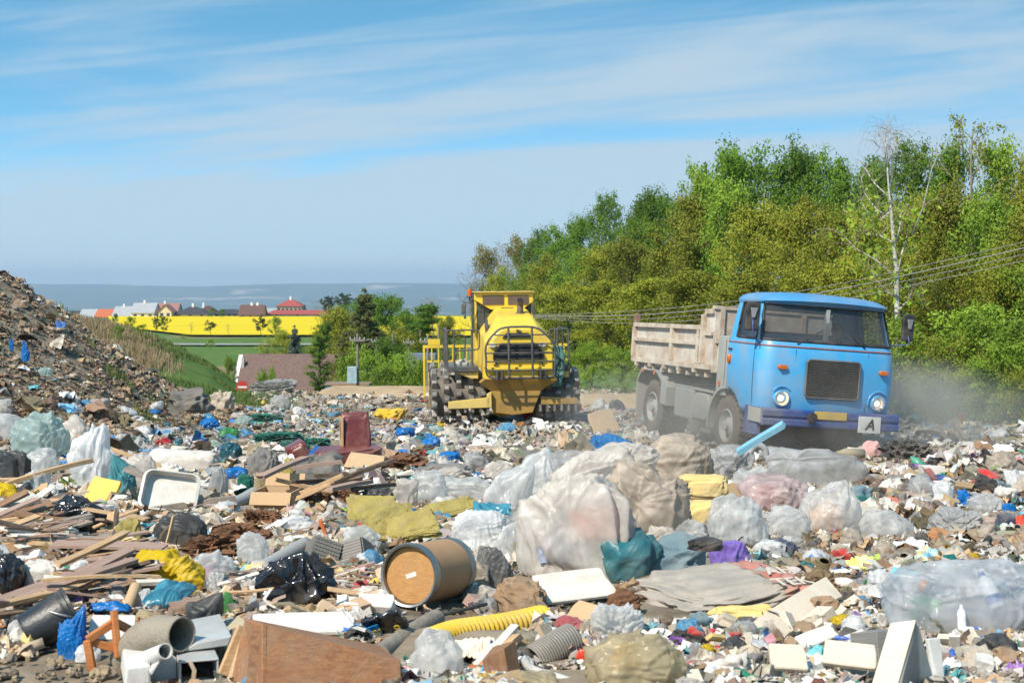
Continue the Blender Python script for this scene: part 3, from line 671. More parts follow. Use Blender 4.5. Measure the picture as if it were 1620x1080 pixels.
FOREST = [  # px, top row, Y, prototype, width px, label
    (748, 424, 190, 'bare', 60, 'bare brownish tree at the far left tip of the wood'), (772, 398, 182, 'bronze', 66, 'thin bronze tree second from the left tip of the wood'), (803, 388, 172, 'bare', 60, 'grey half bare tree above the beacon of the compactor'),
    (826, 368, 165, 'f6', 70, 'bronze tree with a loose top above the compactor exhaust pipe'), (856, 372, 150, 'f3', 80, 'dense green tree on the skyline above the compactor mirror'), (890, 358, 138, 'f7', 84, 'green tree on the skyline right of the compactor cab'),
    (920, 342, 126, 'f4', 84, 'green tree with a peaked top halfway up the slope of treetops'), (958, 318, 116, 'f3', 80, 'tall pointed green tree left of the dip in the treetops'), (1000, 322, 108, 'f7', 95, 'green tree at the dip in the skyline above the tail of the dump bed'),
    (1036, 300, 100, 'f4', 100, 'green tree above the middle of the dump bed on the skyline'), (1078, 300, 94, 'oak', 115, 'broad green tree below the highest oak, to its left'), (1128, 262, 84, 'oakb', 120, 'yellow green oak on the left shoulder of the highest crown'),
    (1180, 222, 76, 'oak', 150, 'large dark green oak forming the highest rounded crown left of the birch'), (1238, 222, 72, 'oak', 130, 'deep green oak with ragged right edge against the sky'), (1290, 258, 72, 'f3', 120, 'green tree in the gap between the large oak and the birch'),
    (1335, 252, 66, 'f7', 120, 'bright topped green tree just left of the birch head'), (1380, 258, 62, 'f4', 110, 'green tree directly behind the birch trunk'), (1440, 240, 60, 'f3', 120, 'green tree right of the bare birch head'),
    (1495, 226, 58, 'f4', 130, 'green tree below the thin tall tree with the sparse top'), (1530, 172, 54, 'tall', 110, 'tall thin tree with sparse leaves standing above the wood on the right'), (1575, 224, 55, 'f5', 130, 'light green tree on the skyline near the right edge'),
    (1628, 222, 52, 'tall', 90, 'sparse thin tree cut by the right edge of the photo'), (1640, 240, 50, 'f8', 130, 'olive tree filling the right edge of the wood'),
    (1010, 345, 98, 'f5', 90, 'light green tree below the dip in the skyline'), (1115, 290, 80, 'f0', 120, 'olive tree in front of the yellow green oak'), (1160, 285, 72, 'oakb', 130, 'yellow leaved oak in front of the large dark oak'),
    (1210, 320, 64, 'f1', 140, 'olive tree above the front of the dump bed'), (1260, 320, 60, 'f2', 140, 'olive brown tree above the left of the cab roof'), (1310, 325, 57, 'f8', 140, 'olive tree above the middle of the cab roof'),
    (1365, 320, 55, 'f0', 130, 'olive tree at the left foot of the birch'), (1450, 305, 52, 'f1', 140, 'olive tree at the right of the birch limbs'), (1510, 300, 50, 'f2', 150, 'olive tree under the tall sparse tree'), (1570, 310, 48, 'f5', 150, 'light green tree lower right behind the cables'),
    (1615, 330, 46, 'f8', 150, 'olive tree at the right edge above the cables'), (870, 405, 128, 'f0', 90, 'olive tree right behind the compactor cab'), (915, 395, 112, 'f5', 95, 'light green tree between compactor and dump bed, upper row'), (955, 385, 100, 'f1', 105, 'olive tree left of the dump bed tailgate'),
    (1000, 380, 92, 'f2', 115, 'olive tree right above the dump bed tailgate'), (1050, 365, 84, 'f8', 125, 'olive yellow tree above the dump bed side'), (1100, 350, 78, 'f0', 130, 'olive tree above the rusty headboard'), (835, 420, 140, 'f5', 80, 'light green tree behind the roof of the compactor cab'),
    (795, 425, 158, 'f0', 66, 'olive tree behind the left roof corner of the compactor'), (850, 450, 112, 'f1', 100, 'olive tree behind the cables right of the compactor exhaust'), (905, 450, 92, 'f2', 120, 'brownish olive tree right of the compactor railing'), (960, 445, 82, 'f0', 125, 'olive tree in the gap left of the dump bed'),
    (1030, 440, 74, 'f1', 140, 'olive tree behind the cables over the dump bed'), (1110, 430, 66, 'f2', 150, 'olive tree behind the rusty front of the dump bed'), (1190, 420, 60, 'f8', 150, 'olive tree behind the left corner of the cab'), (1270, 415, 56, 'f1', 150, 'olive tree just above the cab roof, left half'),
    (1350, 410, 52, 'f2', 150, 'olive tree just above the cab roof, right half'), (1430, 400, 48, 'f0', 150, 'olive tree behind the right mirror of the cab'), (1500, 400, 45, 'f8', 150, 'olive tree right of the cab mirror, second row'), (1570, 410, 43, 'f0', 150, 'olive tree behind the cables right of the lorry'),
    (1630, 420, 42, 'f5', 150, 'light green tree at the right edge below the cables')]
PROTO['bronze'] = PROTO['f6']
for px, top, Y, key, wd, lab in FOREST:
    x = (px - 810) / F * Y; zb = float(gz(x, Y)); row = proj((x, Y, zb))[1]
    if key[0] in 'fo': top += .075 * (row - top)
    plant(key, px, row, top, Y, lab, 'tree', 'broadleaf_tree', 'trees of the wood', wide=wd * 1.12)
BUSH = [(895, 560, 68, 'bush1', 'bright green bush beside the right drum of the compactor'), (935, 548, 64, 'bush0', 'large bright green bush between compactor and lorry'), (985, 555, 60, 'bush2', 'bright green bush under the tail of the dump bed'),
        (1035, 565, 58, 'bush1', 'green bush seen under the dump bed'), (1090, 560, 56, 'bush0', 'green bush behind the lorry fuel tank'), (860, 540, 74, 'brush', 'thin olive brush behind the compactor railing'),
        (1440, 520, 40, 'bush2', 'green bush right of the blue cab'), (1490, 540, 38, 'brush', 'thin olive brush right of the lorry bumper'), (1540, 500, 39, 'bush1', 'leafy green bush near the blue stakes'), (1590, 520, 38, 'bush0', 'green bush at the right edge behind the stakes'),
        (1640, 540, 36, 'bush2', 'bush cut by the right edge above the tip'), (1465, 590, 36, 'brush', 'dry brush behind the first blue stakes'), (1515, 590, 36, 'brush', 'dry brush behind the pale log'), (1560, 575, 36, 'bush1', 'small green bush above the last blue stakes'), (1610, 590, 35, 'brush', 'dry brush at the right edge of the tip'),
        (1180, 545, 55, 'bush2', 'green bush hidden behind the cab'), (1300, 520, 52, 'bush0', 'bush behind the windscreen of the cab')]
for px, top, Y, key, lab in BUSH:
    x = (px - 810) / F * Y; row = proj((x, Y, float(gz(x, Y))))[1]
    plant(key, px, row, top, Y, lab, 'bush', 'bush', 'bushes at the edge of the wood')
VAL = [(575, 520, 106, 'f2', 60, 'olive tree at the foot of the tall dark conifer'), (630, 530, 104, 'f0', 56, 'olive tree behind the right utility poles'), (605, 545, 88, 'f7', 50, 'green tree between the utility poles'),   # trees of the valley left of the compactor
    (585, 450, 100, 'yew', 78, 'tall dark conifer with a split top in the middle of the valley'), (500, 503, 96, 'poplar', 52, 'slim green tree in front of the brown roof'), (645, 474, 112, 'poplar', 92, 'light green weeping tree behind the utility poles'), (476, 510, 118, 'spruce', 34, 'blue grey spruce left of the slim green tree'),
    (616, 478, 130, 'f4', 70, 'green tree right of the tall dark conifer'), (548, 500, 112, 'f2', 72, 'olive thicket tree left of the tall conifer'), (528, 496, 135, 'f8', 60, 'olive tree in front of the yellow field'), (447, 528, 140, 'f8', 56, 'olive shrub tree at the roadside'), (685, 498, 150, 'tall', 34, 'thin olive tree in front of the right strip of yellow field'),
    (710, 510, 140, 'f2', 40, 'olive tree just left of the compactor mirror'), (568, 474, 190, 'f7', 60, 'green tree behind the tall conifer'), (420, 590, 92, 'bush0', 30, 'small green shrub before the brown roof'), (362, 572, 100, 'bush1', 22, 'shrub left of the white gable'), (560, 568, 84, 'bush1', 46, 'green shrub covering the end of the brown roof'),
    (590, 560, 80, 'bush2', 60, 'green bush behind the tallest utility pole'), (635, 570, 78, 'bush0', 60, 'green bush below the white lorry'), (665, 575, 76, 'bush1', 50, 'green bush below the lorry trailer'), (612, 585, 76, 'bush1', 44, 'green bush right of the blue container'), (690, 580, 76, 'bush2', 46, 'green bush beside the compactor grate'),
    (655, 505, 118, 'f3', 60, 'green tree behind the lorry trailer'), (540, 560, 100, 'f2', 40, 'olive tree behind the chimney of the brown roof'),
    (545, 468, 420, 'pine', 26, 'dark pine standing left of the tall conifer on the skyline'), (520, 472, 440, 'pine', 20, 'dark tree right of the long red barn'), (676, 470, 380, 'bare', 44, 'bare grey tree above the right strip of yellow field'), (505, 474, 460, 'bare', 34, 'bare grey tree behind the red barn'), (480, 480, 490, 'spruce', 7, 'tiny dark conifer beside the villa')]
for px, top, Y, key, wd, lab in VAL:
    x = (px - 810) / F * Y; row = proj((x, Y, float(gz(x, Y))))[1]
    plant(key, px, row, top, Y, lab, 'tree' if 'shrub' not in lab and 'bush' not in lab else 'bush', 'tree' if 'shrub' not in lab and 'bush' not in lab else 'bush', 'trees in the valley', wide=wd * 1.5)
FIELD = [(247, 503, 528, 'far_round', 15, 'dark roadside tree, left one of a pair before the yellow field'), (259, 502, 527, 'far_green', 22, 'rounder roadside tree, right one of a pair before the yellow field'), (302, 510, 528, 'bare', 15, 'small bare roadside tree before the yellow field'), (333, 510, 528, 'far_round', 24, 'round dark roadside tree alone before the yellow field'),
         (362, 512, 530, 'bare', 12, 'spindly bare sapling before the yellow field'), (412, 504, 530, 'far_round', 26, 'dark roadside tree, left one of the large pair'), (436, 504, 532, 'bush0', 28, 'airy roadside tree, right one of the large pair'), (183, 498, 522, 'far_green', 14, 'small green tree at the end of the village row'),
         (206, 503, 524, 'bush1', 22, 'dense green shrub on the slope left of the yellow field'), (222, 515, 530, 'bush2', 26, 'low green shrub on the slope below the field'), (188, 517, 534, 'bush0', 24, 'green shrub among the dry grass'), (335, 488, 503, 'far_green', 12, 'green garden tree before the black roofs'),
         (352, 490, 503, 'far_green', 16, 'wide green garden tree beside the black roofs'), (332, 538, 550, 'bush1', 22, 'round green shrub on the green meadow'), (290, 530, 536, 'bush2', 12, 'small shrub on the road verge')]
for px, top, base, key, wd, lab in FIELD:
    Y = np.interp(base, [500, 515, 524, 528, 534, 545, 560], [460, 330, 255, 250, 215, 170, 130])
    if px < 230: Y = {183: 300, 206: 73, 222: 70, 188: 66}[px]; base = proj(((px - 810) / F * Y, Y, float(gz((px - 810) / F * Y, Y))))[1] if Y < 100 else base
    plant(key, px, base, top, Y, lab, 'tree' if 'shrub' not in lab else 'bush', 'tree' if 'shrub' not in lab else 'bush', 'roadside trees and shrubs', wide=wd)
# dry standing grass on the embankment, grass tufts on the mound
def blades(name, n, region, h, cols, seed, kind='stuff', wdt=.02):
    rng = np.random.default_rng(seed); px = rng.uniform(region[0], region[1], n * 6); y = rng.uniform(region[2], region[3], n * 6); x = (px - 810) / F * y
    k = np.where(region[4](x, y, px))[0][:n]; x, y = x[k], y[k]; n = len(k); z = gz(x, y); H = h * rng.uniform(.4, 1.2, n); a = rng.uniform(0, 6.28, n); ln = rng.uniform(.05, .5, n) * H
    w_ = wdt * y / 40; dx, dy = np.cos(a), np.sin(a)
    p0 = np.stack([x - w_ * dy, y + w_ * dx, z - .05], 1); p1 = np.stack([x + w_ * dy, y - w_ * dx, z - .05], 1); p2 = np.stack([x + ln * dx + w_ * .3 * dy, y + ln * dy, z + H], 1); p3 = np.stack([x + ln * dx - w_ * .3 * dy, y + ln * dy, z + H], 1)
    V = np.stack([p0, p1, p2, p3], 1).reshape(-1, 3); t = np.repeat(np.clip(n2(x, y, .5, seed) + .5 + rng.uniform(-.3, .3, n), 0, 1), 4)
    o = link(name, mesh_np(name, V, np.arange(4 * n).reshape(-1, 4), leafmat(name, *cols, .8, .15), False, np.stack([t, t, t], 1)))
    tag(o, kind=kind)
def onbank(x, y, px): return (bank(x, y) > -900) & (y < 76) & ((250 - px) / 150 + .6 * n2(x, y, .2, 23) > np.random.default_rng(1).uniform(-.1, .6, len(x)))
blades('dry_grass', 17000, (60, 430, 46, 76, onbank), .30, ((.33, .25, .15), (.22, .17, .085)), 11)
blades('green_grass', 9000, (120, 440, 46, 74, lambda x, y, px: (bank(x, y) > -900) & (n2(x, y, .2, 77) > -.1)), .16, ((.08, .12, .03), (.13, .17, .04)), 12)
blades('weeds', 700, (90, 260, 30, 43, lambda x, y, px: (mound(x, y) > .1) & (n2(x, y, .8, 78) > .35)), .25, ((.06, .10, .02), (.11, .15, .03)), 13)
# ------------------------------------------------------------------ tipper lorry
cabblue = pm('lorry blue', (.045, .33, .62), (.05, .31, .58), rough=.34, spec=.5, ns=2, dirt=.3, dirtc=(.35, .30, .24), coat=.35)
roofblue = pm('lorry roof blue', (.06, .24, .46), (.06, .22, .42), rough=.5, ns=2, dirt=.25, dirtc=(.3, .3, .28))
navy = pm('bumper navy', (.015, .055, .22), (.015, .045, .18), rough=.4, ns=2, dirt=.35, dirtc=(.26, .23, .2))
rubber = pm('rubber', (.02, .02, .022), rough=.6, dirt=.25, dirtc=(.2, .17, .13))
tyrem = pm('dusty tyre', (.06, .052, .045), (.11, .09, .075), rough=.9, spec=.15, ns=3, dirt=.5, dirtc=(.24, .19, .145), bump=.3, bs=30)
lgrey = pm('lorry grey', (.30, .31, .29), (.25, .26, .245), rough=.6, ns=2.5, dirt=.4, dirtc=(.33, .28, .21))
glass = pm('tinted glass', (.10, .10, .095), rough=.07, spec=.6, alpha=.45, dirt=.0, rvar=.03, ns=.6)
inner = pm('cab lining', (.035, .035, .04), rough=.9)
seatm = pm('seat vinyl', (.05, .05, .055), rough=.6)
chrome = pm('reflector', (.75, .75, .72), rough=.12, metal=1, rvar=.03)
lens = pm('headlamp glass', (.8, .8, .78), rough=.08, spec=.4, alpha=.24, bump=.5, bs=50, rvar=.03)
amber = pm('amber lens', (.55, .13, .02), rough=.2, spec=.6)
bedm = pm('rusty bed', (.58, .545, .475), (.47, .42, .35), rough=.8, spec=.2, ns=3, nd=8, dirt=.5, dirtc=(.24, .12, .06), bump=.4, bs=20)
bedr = pm('bed frame', (.56, .51, .42), (.42, .34, .26), rough=.8, spec=.2, ns=5, nd=8, dirt=.38, dirtc=(.24, .13, .08), bump=.4, bs=20)
darkm = pm('dark steel', (.035, .032, .03), rough=.7, dirt=.4, dirtc=(.16, .13, .1))
def wheel(parent, loc, r=.50, w=.28, side=-1, name='wheel', sink=0):
    """axle along x, outer face towards side"""
    o = empty(name, loc); o.parent = parent
    t = MB(); M = Tm((0, 0, 0), (0, R(90) * side, 0))
    t.lathe([(r * .56, -w * .5), (r * .75, -w * .54), (r * .95, -w * .48), (r, -w * .36), (r, w * .36), (r * .95, w * .48), (r * .75, w * .54), (r * .56, w * .5)], 40, M=M)
    for k in range(26):
        a = 2 * math.pi * k / 26
        for s2 in (-1, 1):
            q = Matrix.Rotation(a + (.06 if s2 > 0 else 0), 4, 'X') @ Tm((s2 * w * .24, 0, r + .004)); t.box(-w * .2, w * .2, -.028, .028, -.02, .018, 0, q)
    t.build('tyre', tyrem, o, smooth=True, auto=35)
    h = MB(); h.lathe([(r * .57, .36 * w), (r * .57, .50 * w), (r * .53, .53 * w), (r * .48, .30 * w), (r * .40, .12 * w), (r * .30, .12 * w), (r * .28, .34 * w), (r * .18, .42 * w), (r * .17, .62 * w), (0, .64 * w)], 32, M=M)
    for k in range(8):
        a = 2 * math.pi * k / 8; h.lathe([(0, 0), (.018, 0), (.018, .04), (0, .04)], 8, M=M @ Tm((math.cos(a) * r * .35, math.sin(a) * r * .35, .12 * w)))
    h.build('rim', pm('wheel rim', (.42, .43, .40), rough=.55, dirt=.5, dirtc=(.26, .21, .16)), o, smooth=True, auto=35)
    return o
def lorry():
    YF = 21.6; yaw = R(15); roll = R(4.2)
    fc = at(1304, 745, YF)
    root = empty('tipper_lorry'); h = Vector((math.sin(yaw), -math.cos(yaw), 0))
    zg = EYE - 2.66 - .10
    root.location = Vector((fc.x, fc.y, zg)) - Vector((math.sin(yaw), -math.cos(yaw), 0)) * 1.3
    root.rotation_euler = (R(.6), roll, yaw); root.scale = (.965,) * 3
    tag(root, 'blue cabbed tipper lorry with a rusty pale dump bed driving over the refuse', 'lorry')
    # --- cab shell
    ns_, na, nf, nr = 16, 8, 22, 10
    YC, RC = .04, .60
    def plan(w, f, r, rc):
        P = []
        for i in range(ns_): P.append((-w, r + (f + rc - r) * i / ns_))
        for i in range(na): a = math.pi / 2 * i / na; P.append((-w + rc - rc * math.cos(a), f + rc - rc * math.sin(a)))
        for i in range(nf + 1): t = i / nf; P.append((-w + rc + (2 * w - 2 * rc) * t, f - .07 * (1 - (2 * t - 1) ** 2)))
        for i in range(1, na + 1): a = math.pi / 2 * i / na; P.append((w - rc + rc * math.sin(a), f + rc - rc * math.cos(a)))
        for i in range(1, ns_ + 1): P.append((w, f + rc + (r - f - rc) * i / ns_))
        for i in range(1, nr): P.append((w - 2 * w * i / nr, r))
        return P
    lev = [(.80, 1.13, -1.25, .03, .22), (.90, 1.16, -1.30, .03, .25), (1.2, 1.185, -1.325, .03, .27), (1.55, 1.19, -1.325, .03, .28), (1.80, 1.185, -1.31, .03, .29), (1.90, 1.175, -1.295, .03, .30), (1.955, 1.165, -1.275, .02, .30), (1.985, 1.16, -1.265, .02, .30)]
    ng = 6
    for i in range(1, ng + 1): t = i / ng; lev.append((1.985 + .56 * t, 1.16 - .09 * t, -1.265 + .13 * t, .02 - .03 * t, .30 + .02 * t))
    lev += [(2.575, 1.075, -1.20, -.01, .34), (2.60, 1.085, -1.235, 0, .34), (2.64, 1.06, -1.19, 0, .34), (2.69, .98, -1.06, -.06, .32), (2.72, .82, -.86, -.16, .28), (2.735, .45, -.5, -.3, .2)]
    n = len(plan(1, -1, 0, .2)); V = []
    for (z, w_, f, r, rc) in lev:
        for (x, y) in plan(w_, f, r, rc):
            zz = z
            if z < 1.9:
                zb = .80
                if abs(x) > .9 and abs(y - YC) < RC and y > -1.0: zb = max(.8, .5 + math.sqrt(max(0, RC * RC - (y - YC) ** 2)))
                zz = zb + (z - .8) / (1.9 - .8) * (1.9 - zb)
            if z > 2.57: zz += .035 * (1 - (x / 1.1) ** 2)
            V.append((x, y, zz))
    body = MB(); gl = MB(); rf = MB(); nl = len(lev); g0, g1 = 7, 7 + ng
    body.v = [Vector(p) for p in V]; rf.v = list(body.v)
    fa = ns_; fb = ns_ + na * 2 + nf + 1      # windscreen column range
    win = set()
    for l in range(nl - 1):
        for k in range(n):
            q = [l * n + k, l * n + (k + 1) % n, (l + 1) * n + (k + 1) % n, (l + 1) * n + k]
            if g0 <= l < g1:
                ws = fa + 2 <= k <= fb - 4; dl = 4 <= k <= fa - 1; dr = fb <= k <= fb + ns_ - 5; rw = n - nr + 2 <= k <= n - 3 and g0 < l < g1 - 1
                if ws or dl or dr or rw: win.add((l, k, 'w' if ws else 'l' if dl else 'r' if dr else 'b')); continue
            if l >= g1: rf.f.append(q[::-1]); rf.m.append(0)
            else: body.f.append(q[::-1]); body.m.append(0)
    rf.f.append([(nl - 1) * n + k for k in range(n)]); rf.m.append(0)
    cab = body.build('cab', cabblue, root, smooth=True, auto=50)
    s = cab.modifiers.new('thick', 'SOLIDIFY'); s.thickness = .03; s.offset = -1
    rfo = rf.build('cab_roof', roofblue, root, smooth=True, auto=60)
    for ch, nm in (('w', 'windscreen'), ('l', 'side_window'), ('r', 'side_window'), ('b', 'rear_window')):
        g = MB(); g.v = [Vector(p) * 1 for p in V]
        for (l, k, c) in win:
            if c == ch: g.f.append([l * n + k, l * n + (k + 1) % n, (l + 1) * n + (k + 1) % n, (l + 1) * n + k]); g.m.append(0)
        go = g.build(nm, glass, root, smooth=True)
        bm = bmesh.new(); bm.from_mesh(go.data); bmesh.ops.delete(bm, geom=[v for v in bm.verts if not v.link_faces], context='VERTS')
        for v in bm.verts: v.co.x *= .994; v.co.y = v.co.y * .994
        loop = [e for e in bm.edges if len(e.link_faces) == 1]
        # rubber seal follows the border
        nxt = {}
        for e in loop: nxt.setdefault(e.verts[0].index, []).append(e.verts[1].index); nxt.setdefault(e.verts[1].index, []).append(e.verts[0].index)
        st = loop[0].verts[0].index; path = [st]; prev = None; cur = st; co_ = {v.index: v.co.copy() for v in bm.verts}
        while True:
            c = [q for q in nxt[cur] if q != prev]
            if not c: break
            prev, cur = cur, c[0]; path.append(cur)
            if cur == st or len(path) > 400: break
        bm.to_mesh(go.data); bm.free()
        t = MB(); t.tube([co_[i] * 1.006 for i in path], .02, 6); t.build('window_seal', rubber, go, smooth=True)
    # lining, floor, dash, seats
    b = MB(); b.box(-1.1, 1.1, -1.15, -.02, .95, 1.0); b.box(-1.1, 1.1, -1.17, -.80, 1.6, 1.93); b.box(-1.1, 1.1, -.045, -.03, 1.0, 1.96); b.build('dashboard', inner, root)
    for x in (-.6, .58):
        q = MB(); q.box(x - .27, x + .27, -.62, -.12, 1.25, 1.42); q.box(x - .27, x + .27, -.2, -.08, 1.42, 2.0); q.build('cab_seat', seatm, root, bevel=.04)
    st = MB(); st.tube([(.58 + .22 * math.cos(a), -.78 - .09 * math.sin(a), 1.97 + .16 * math.sin(a)) for a in np.linspace(0, 2 * math.pi, 25)], .016, 6); st.bar((.36, -.78, 1.97), (.8, -.78, 1.97), .03, .02); st.build('steering_wheel', rubber, root, smooth=True)
    c = MB(); c.box(-.11, -.06, -1.25, -1.17, 1.96, 2.52); c.build('window_pillar', pm('pillar grey', (.34, .36, .36), rough=.5), root)
    for q in ((-.16, -.02, -1.14, -1.0, 1.94, 2.02), (.3, .5, -1.12, -.98, 1.931, 1.955), (-.55, -.3, -1.1, -.95, 1.931, 1.96)):
        pp = MB(); pp.box(*q); pp.build('paper', wallw, root)
    # stripe
    def at_level(z):
        i = max(j for j in range(nl) if lev[j][0] <= z); a = lev[i]; b_ = lev[i + 1]; t = (z - a[0]) / (b_[0] - a[0]); return [a[j] + (b_[j] - a[j]) * t for j in range(5)]
    L_ = at_level(1.905); P = plan(*L_[1:]); st = MB(); m_ = fb + ns_
    for k in range(0, m_ - 1):
        for dz in (0,): pass
    q1 = [Vector((x * 1.004, y * 1.004 - (.002 if y < -1 else 0), 1.892)) for x, y in P[:m_]]; q2 = [Vector((x * 1.004, y * 1.004 - (.002 if y < -1 else 0), 1.915)) for x, y in P[:m_]]
    st.v = q1 + q2
    for k in range(m_ - 1): st.f.append([k, k + 1, m_ + k + 1, m_ + k]); st.m.append(0)
    so_ = st.build('trim_stripe', pm('stripe red', (.30, .09, .08), rough=.5, dirt=.3), root, smooth=True); md = so_.modifiers.new('t', 'SOLIDIFY'); md.thickness = .008; md.offset = 0
    # door seams and panel seams (raised rubber lines)
    def seam(pts, r=.006): b = MB(); b.tube(pts, r, 5); return b
    for s2 in (-1, 1):
        d = seam([(s2 * 1.147, -.98, .82), (s2 * 1.19, -1.0, 1.2), (s2 * 1.193, -1.0, 1.6), (s2 * 1.178, -.985, 1.9)]); d.build('door_seam', rubber, root)
        q = MB(); q.bar((s2 * 1.2, -.14, 1.78), (s2 * 1.2, -.02, 1.78), .03, .035); q.build('door_handle', darkm, root, bevel=.008)
    for x in (.62, -.64):
        d = seam([(x, -1.335 - .02 * (x > 0) + .01, .86), (x, -1.352, 1.2), (x, -1.355, 1.55), (x, -1.34, 1.86)], .004); d.build('panel_seam', rubber, root)
    # grille
    def rrect(x0, x1, z0, z1, r, n=6):
        P = []
        for cx_, cz, a0 in ((x1 - r, z1 - r, 0), (x0 + r, z1 - r, 90), (x0 + r, z0 + r, 180), (x1 - r, z0 + r, 270)):
            for i in range(n + 1): a = R(a0 + 90 * i / n); P.append((cx_ + r * math.cos(a), cz + r * math.sin(a)))
        return P
    gx0, gx1, gz0, gz1 = -.47, .45, 1.13, 1.72
    g = empty('grille'); g.parent = root
    b = MB(); b.prism(rrect(gx0, gx1, gz0, gz1, .06), -1.41, -1.30); b.build('grille_back', pm('grille dark', (.03, .032, .035), rough=.8, dirt=.4, dirtc=(.15, .13, .11)), g)
    gm = pm('grille bars', (.13, .12, .11), rough=.5, metal=.5, dirt=.4, dirtc=(.22, .18, .14))
    b = MB()
    for k in range(21): z = gz0 + .03 + k * (gz1 - gz0 - .06) / 20; b.box(gx0 + .02, gx1 - .02, -1.428, -1.4102, z - .006, z + .006)
    for k in range(30): x = gx0 + .03 + k * (gx1 - gx0 - .06) / 29; b.box(x - .0035, x + .0035, -1.422, -1.4104, gz0 + .02, gz1 - .02)
    b.build('grille_bars', gm, g)
    b = MB(); P = rrect(gx0, gx1, gz0, gz1, .06); b.tube([(x, -1.415, z) for x, z in P + P[:1]], .018, 6, cap=False); b.build('grille_frame', pm('grille frame', (.10, .10, .10), rough=.4, dirt=.3), g, smooth=True)
    # lamps
    for x in (-.84, .84):
        h_ = empty('headlight', (x, -1.335, 1.09)); h_.parent = root
        if x > 0: h_.rotation_euler = (0, 0, R(5))
        M = Tm((0, 0, 0), (R(90), 0, 0))
        b = MB(); b.lathe([(.128, -.06), (.132, .02), (.122, .05), (.115, .048)], 32, M=M); b.build('headlight_rim', cabblue if x < 0 else cabblue, h_, smooth=True)
        b = MB(); b.lathe([(.118, .045), (.1, .01), (.06, -.03), (.02, -.05), (0, -.05)], 32, M=M); b.build('reflector', chrome, h_, smooth=True)
        b = MB(); b.lathe([(.12, .046), (.09, .066), (.05, .078), (0, .082)], 32, M=M); b.build('lens', lens, h_, smooth=True)
        b = MB(); b.lathe([(.05, -.03), (.05, .0), (.03, .03), (0, .035)], 14, M=M); b.build('bulb', pm('lamp bulb', (1, .9, .7), emit=((1, .72, .42), 1.7)), h_, smooth=True)
        b = MB(); b.tube([(.19 * math.cos(a), -.02, .19 * math.sin(a)) for a in np.linspace(R(35), R(145) if x < 0 else R(200), 14)], [.004] + [.014] * 12 + [.004], 6); b.build('headlight_brow', cabblue, h_, smooth=True)
    for x in (-.86, .90):
        b = MB(); b.prism(rrect(x - .075, x + .075, 1.545, 1.615, .033), -1.395, -1.30); b.build('indicator', amber, root, bevel=.01)
    for x in (-1.2, 1.2):
        b = MB(); b.lathe([(.05, 0), (.05, .03), (.03, .05), (0, .05)], 16, M=Tm((x * .99, -.08, 1.62), (0, R(90) * (1 if x > 0 else -1), 0), (1.6, .8, 1))); b.build('side_marker', amber, root, smooth=True)
    # bumper with a groove, plates, tow hitch
    b = MB(); P = [(-1.42, .66), (-1.445, .68), (-1.445, .76), (-1.42, .775), (-1.42, .80), (-1.445, .815), (-1.445, .905), (-1.42, .93), (-1.25, .93), (-1.25, .66)]
    b.prismx(P, -1.17, 1.2); bp = b.build('bumper', navy, root, bevel=.008)
    b = MB(); b.box(-1.2, -1.172, -1.40, -.95, .70, .92); b.build('bumper_end', lgrey, bp); b = MB(); b.box(-1.17, -1.1, -1.24, -.75, .5, .93); b.build('step_panel', navy, root, bevel=.01)
    b = MB(); b.box(-1.2, -.98, -1.25, -.75, .49, .53); b.build('step', navy, root, bevel=.01)
    b = MB(); b.box(-.30, .26, -1.462, -1.448, .80, .925); b.build('number_plate', pm('plate yellow', (.55, .38, .08), rough=.5, dirt=.3), root, bevel=.004)
    b = MB(); b.box(.47, .86, -1.468, -1.450, .625, .885); ap = b.build('waste_transport_plate', pm('plate white', (.62, .62, .58), rough=.55, dirt=.3), root, bevel=.004)
    cu = bpy.data.curves.new('letter', 'FONT'); cu.body = 'A'; cu.size = .24; cu.extrude = .003; cu.align_x = 'CENTER'; cu.align_y = 'CENTER'; cu.shear = .25; cu.offset = .003
    tmp = bpy.data.objects.new('t', cu); me = bpy.data.meshes.new_from_object(tmp); bpy.data.objects.remove(tmp); me.materials.clear(); me.materials.append(pm('ink black', (.02, .02, .02), rough=.6))
    link('letter', me, (.665, -1.473, .75), (R(90), 0, 0), ap)
    b = MB(); b.lathe([(0, 0), (.05, 0), (.05, .1), (.075, .11), (.075, .14), (0, .15)], 12, M=Tm((-.38, -1.44, .83), (R(90), 0, 0))); b.box(-.41, -.35, -1.53, -1.44, .74, .80); b.build('tow_hitch', darkm, root)
    # wipers
    for a, c in (((-.62, -1.325, 1.955), (-.28, -1.25, 2.10)), ((.56, -1.325, 1.945), (.22, -1.245, 2.17))):
        b = MB(); b.tube([a, c], .012, 6); d = (Vector(c) - Vector(a)).normalized(); b.tube([Vector(c) - d * .22 + Vector((0, -.012, .012)), Vector(c) + d * .16 + Vector((0, .02, .03))], .009, 5); b.build('wiper', rubber, root, smooth=True)
    # mirrors
    mback = pm('mirror shell', (.30, .30, .30), rough=.35, metal=.4)
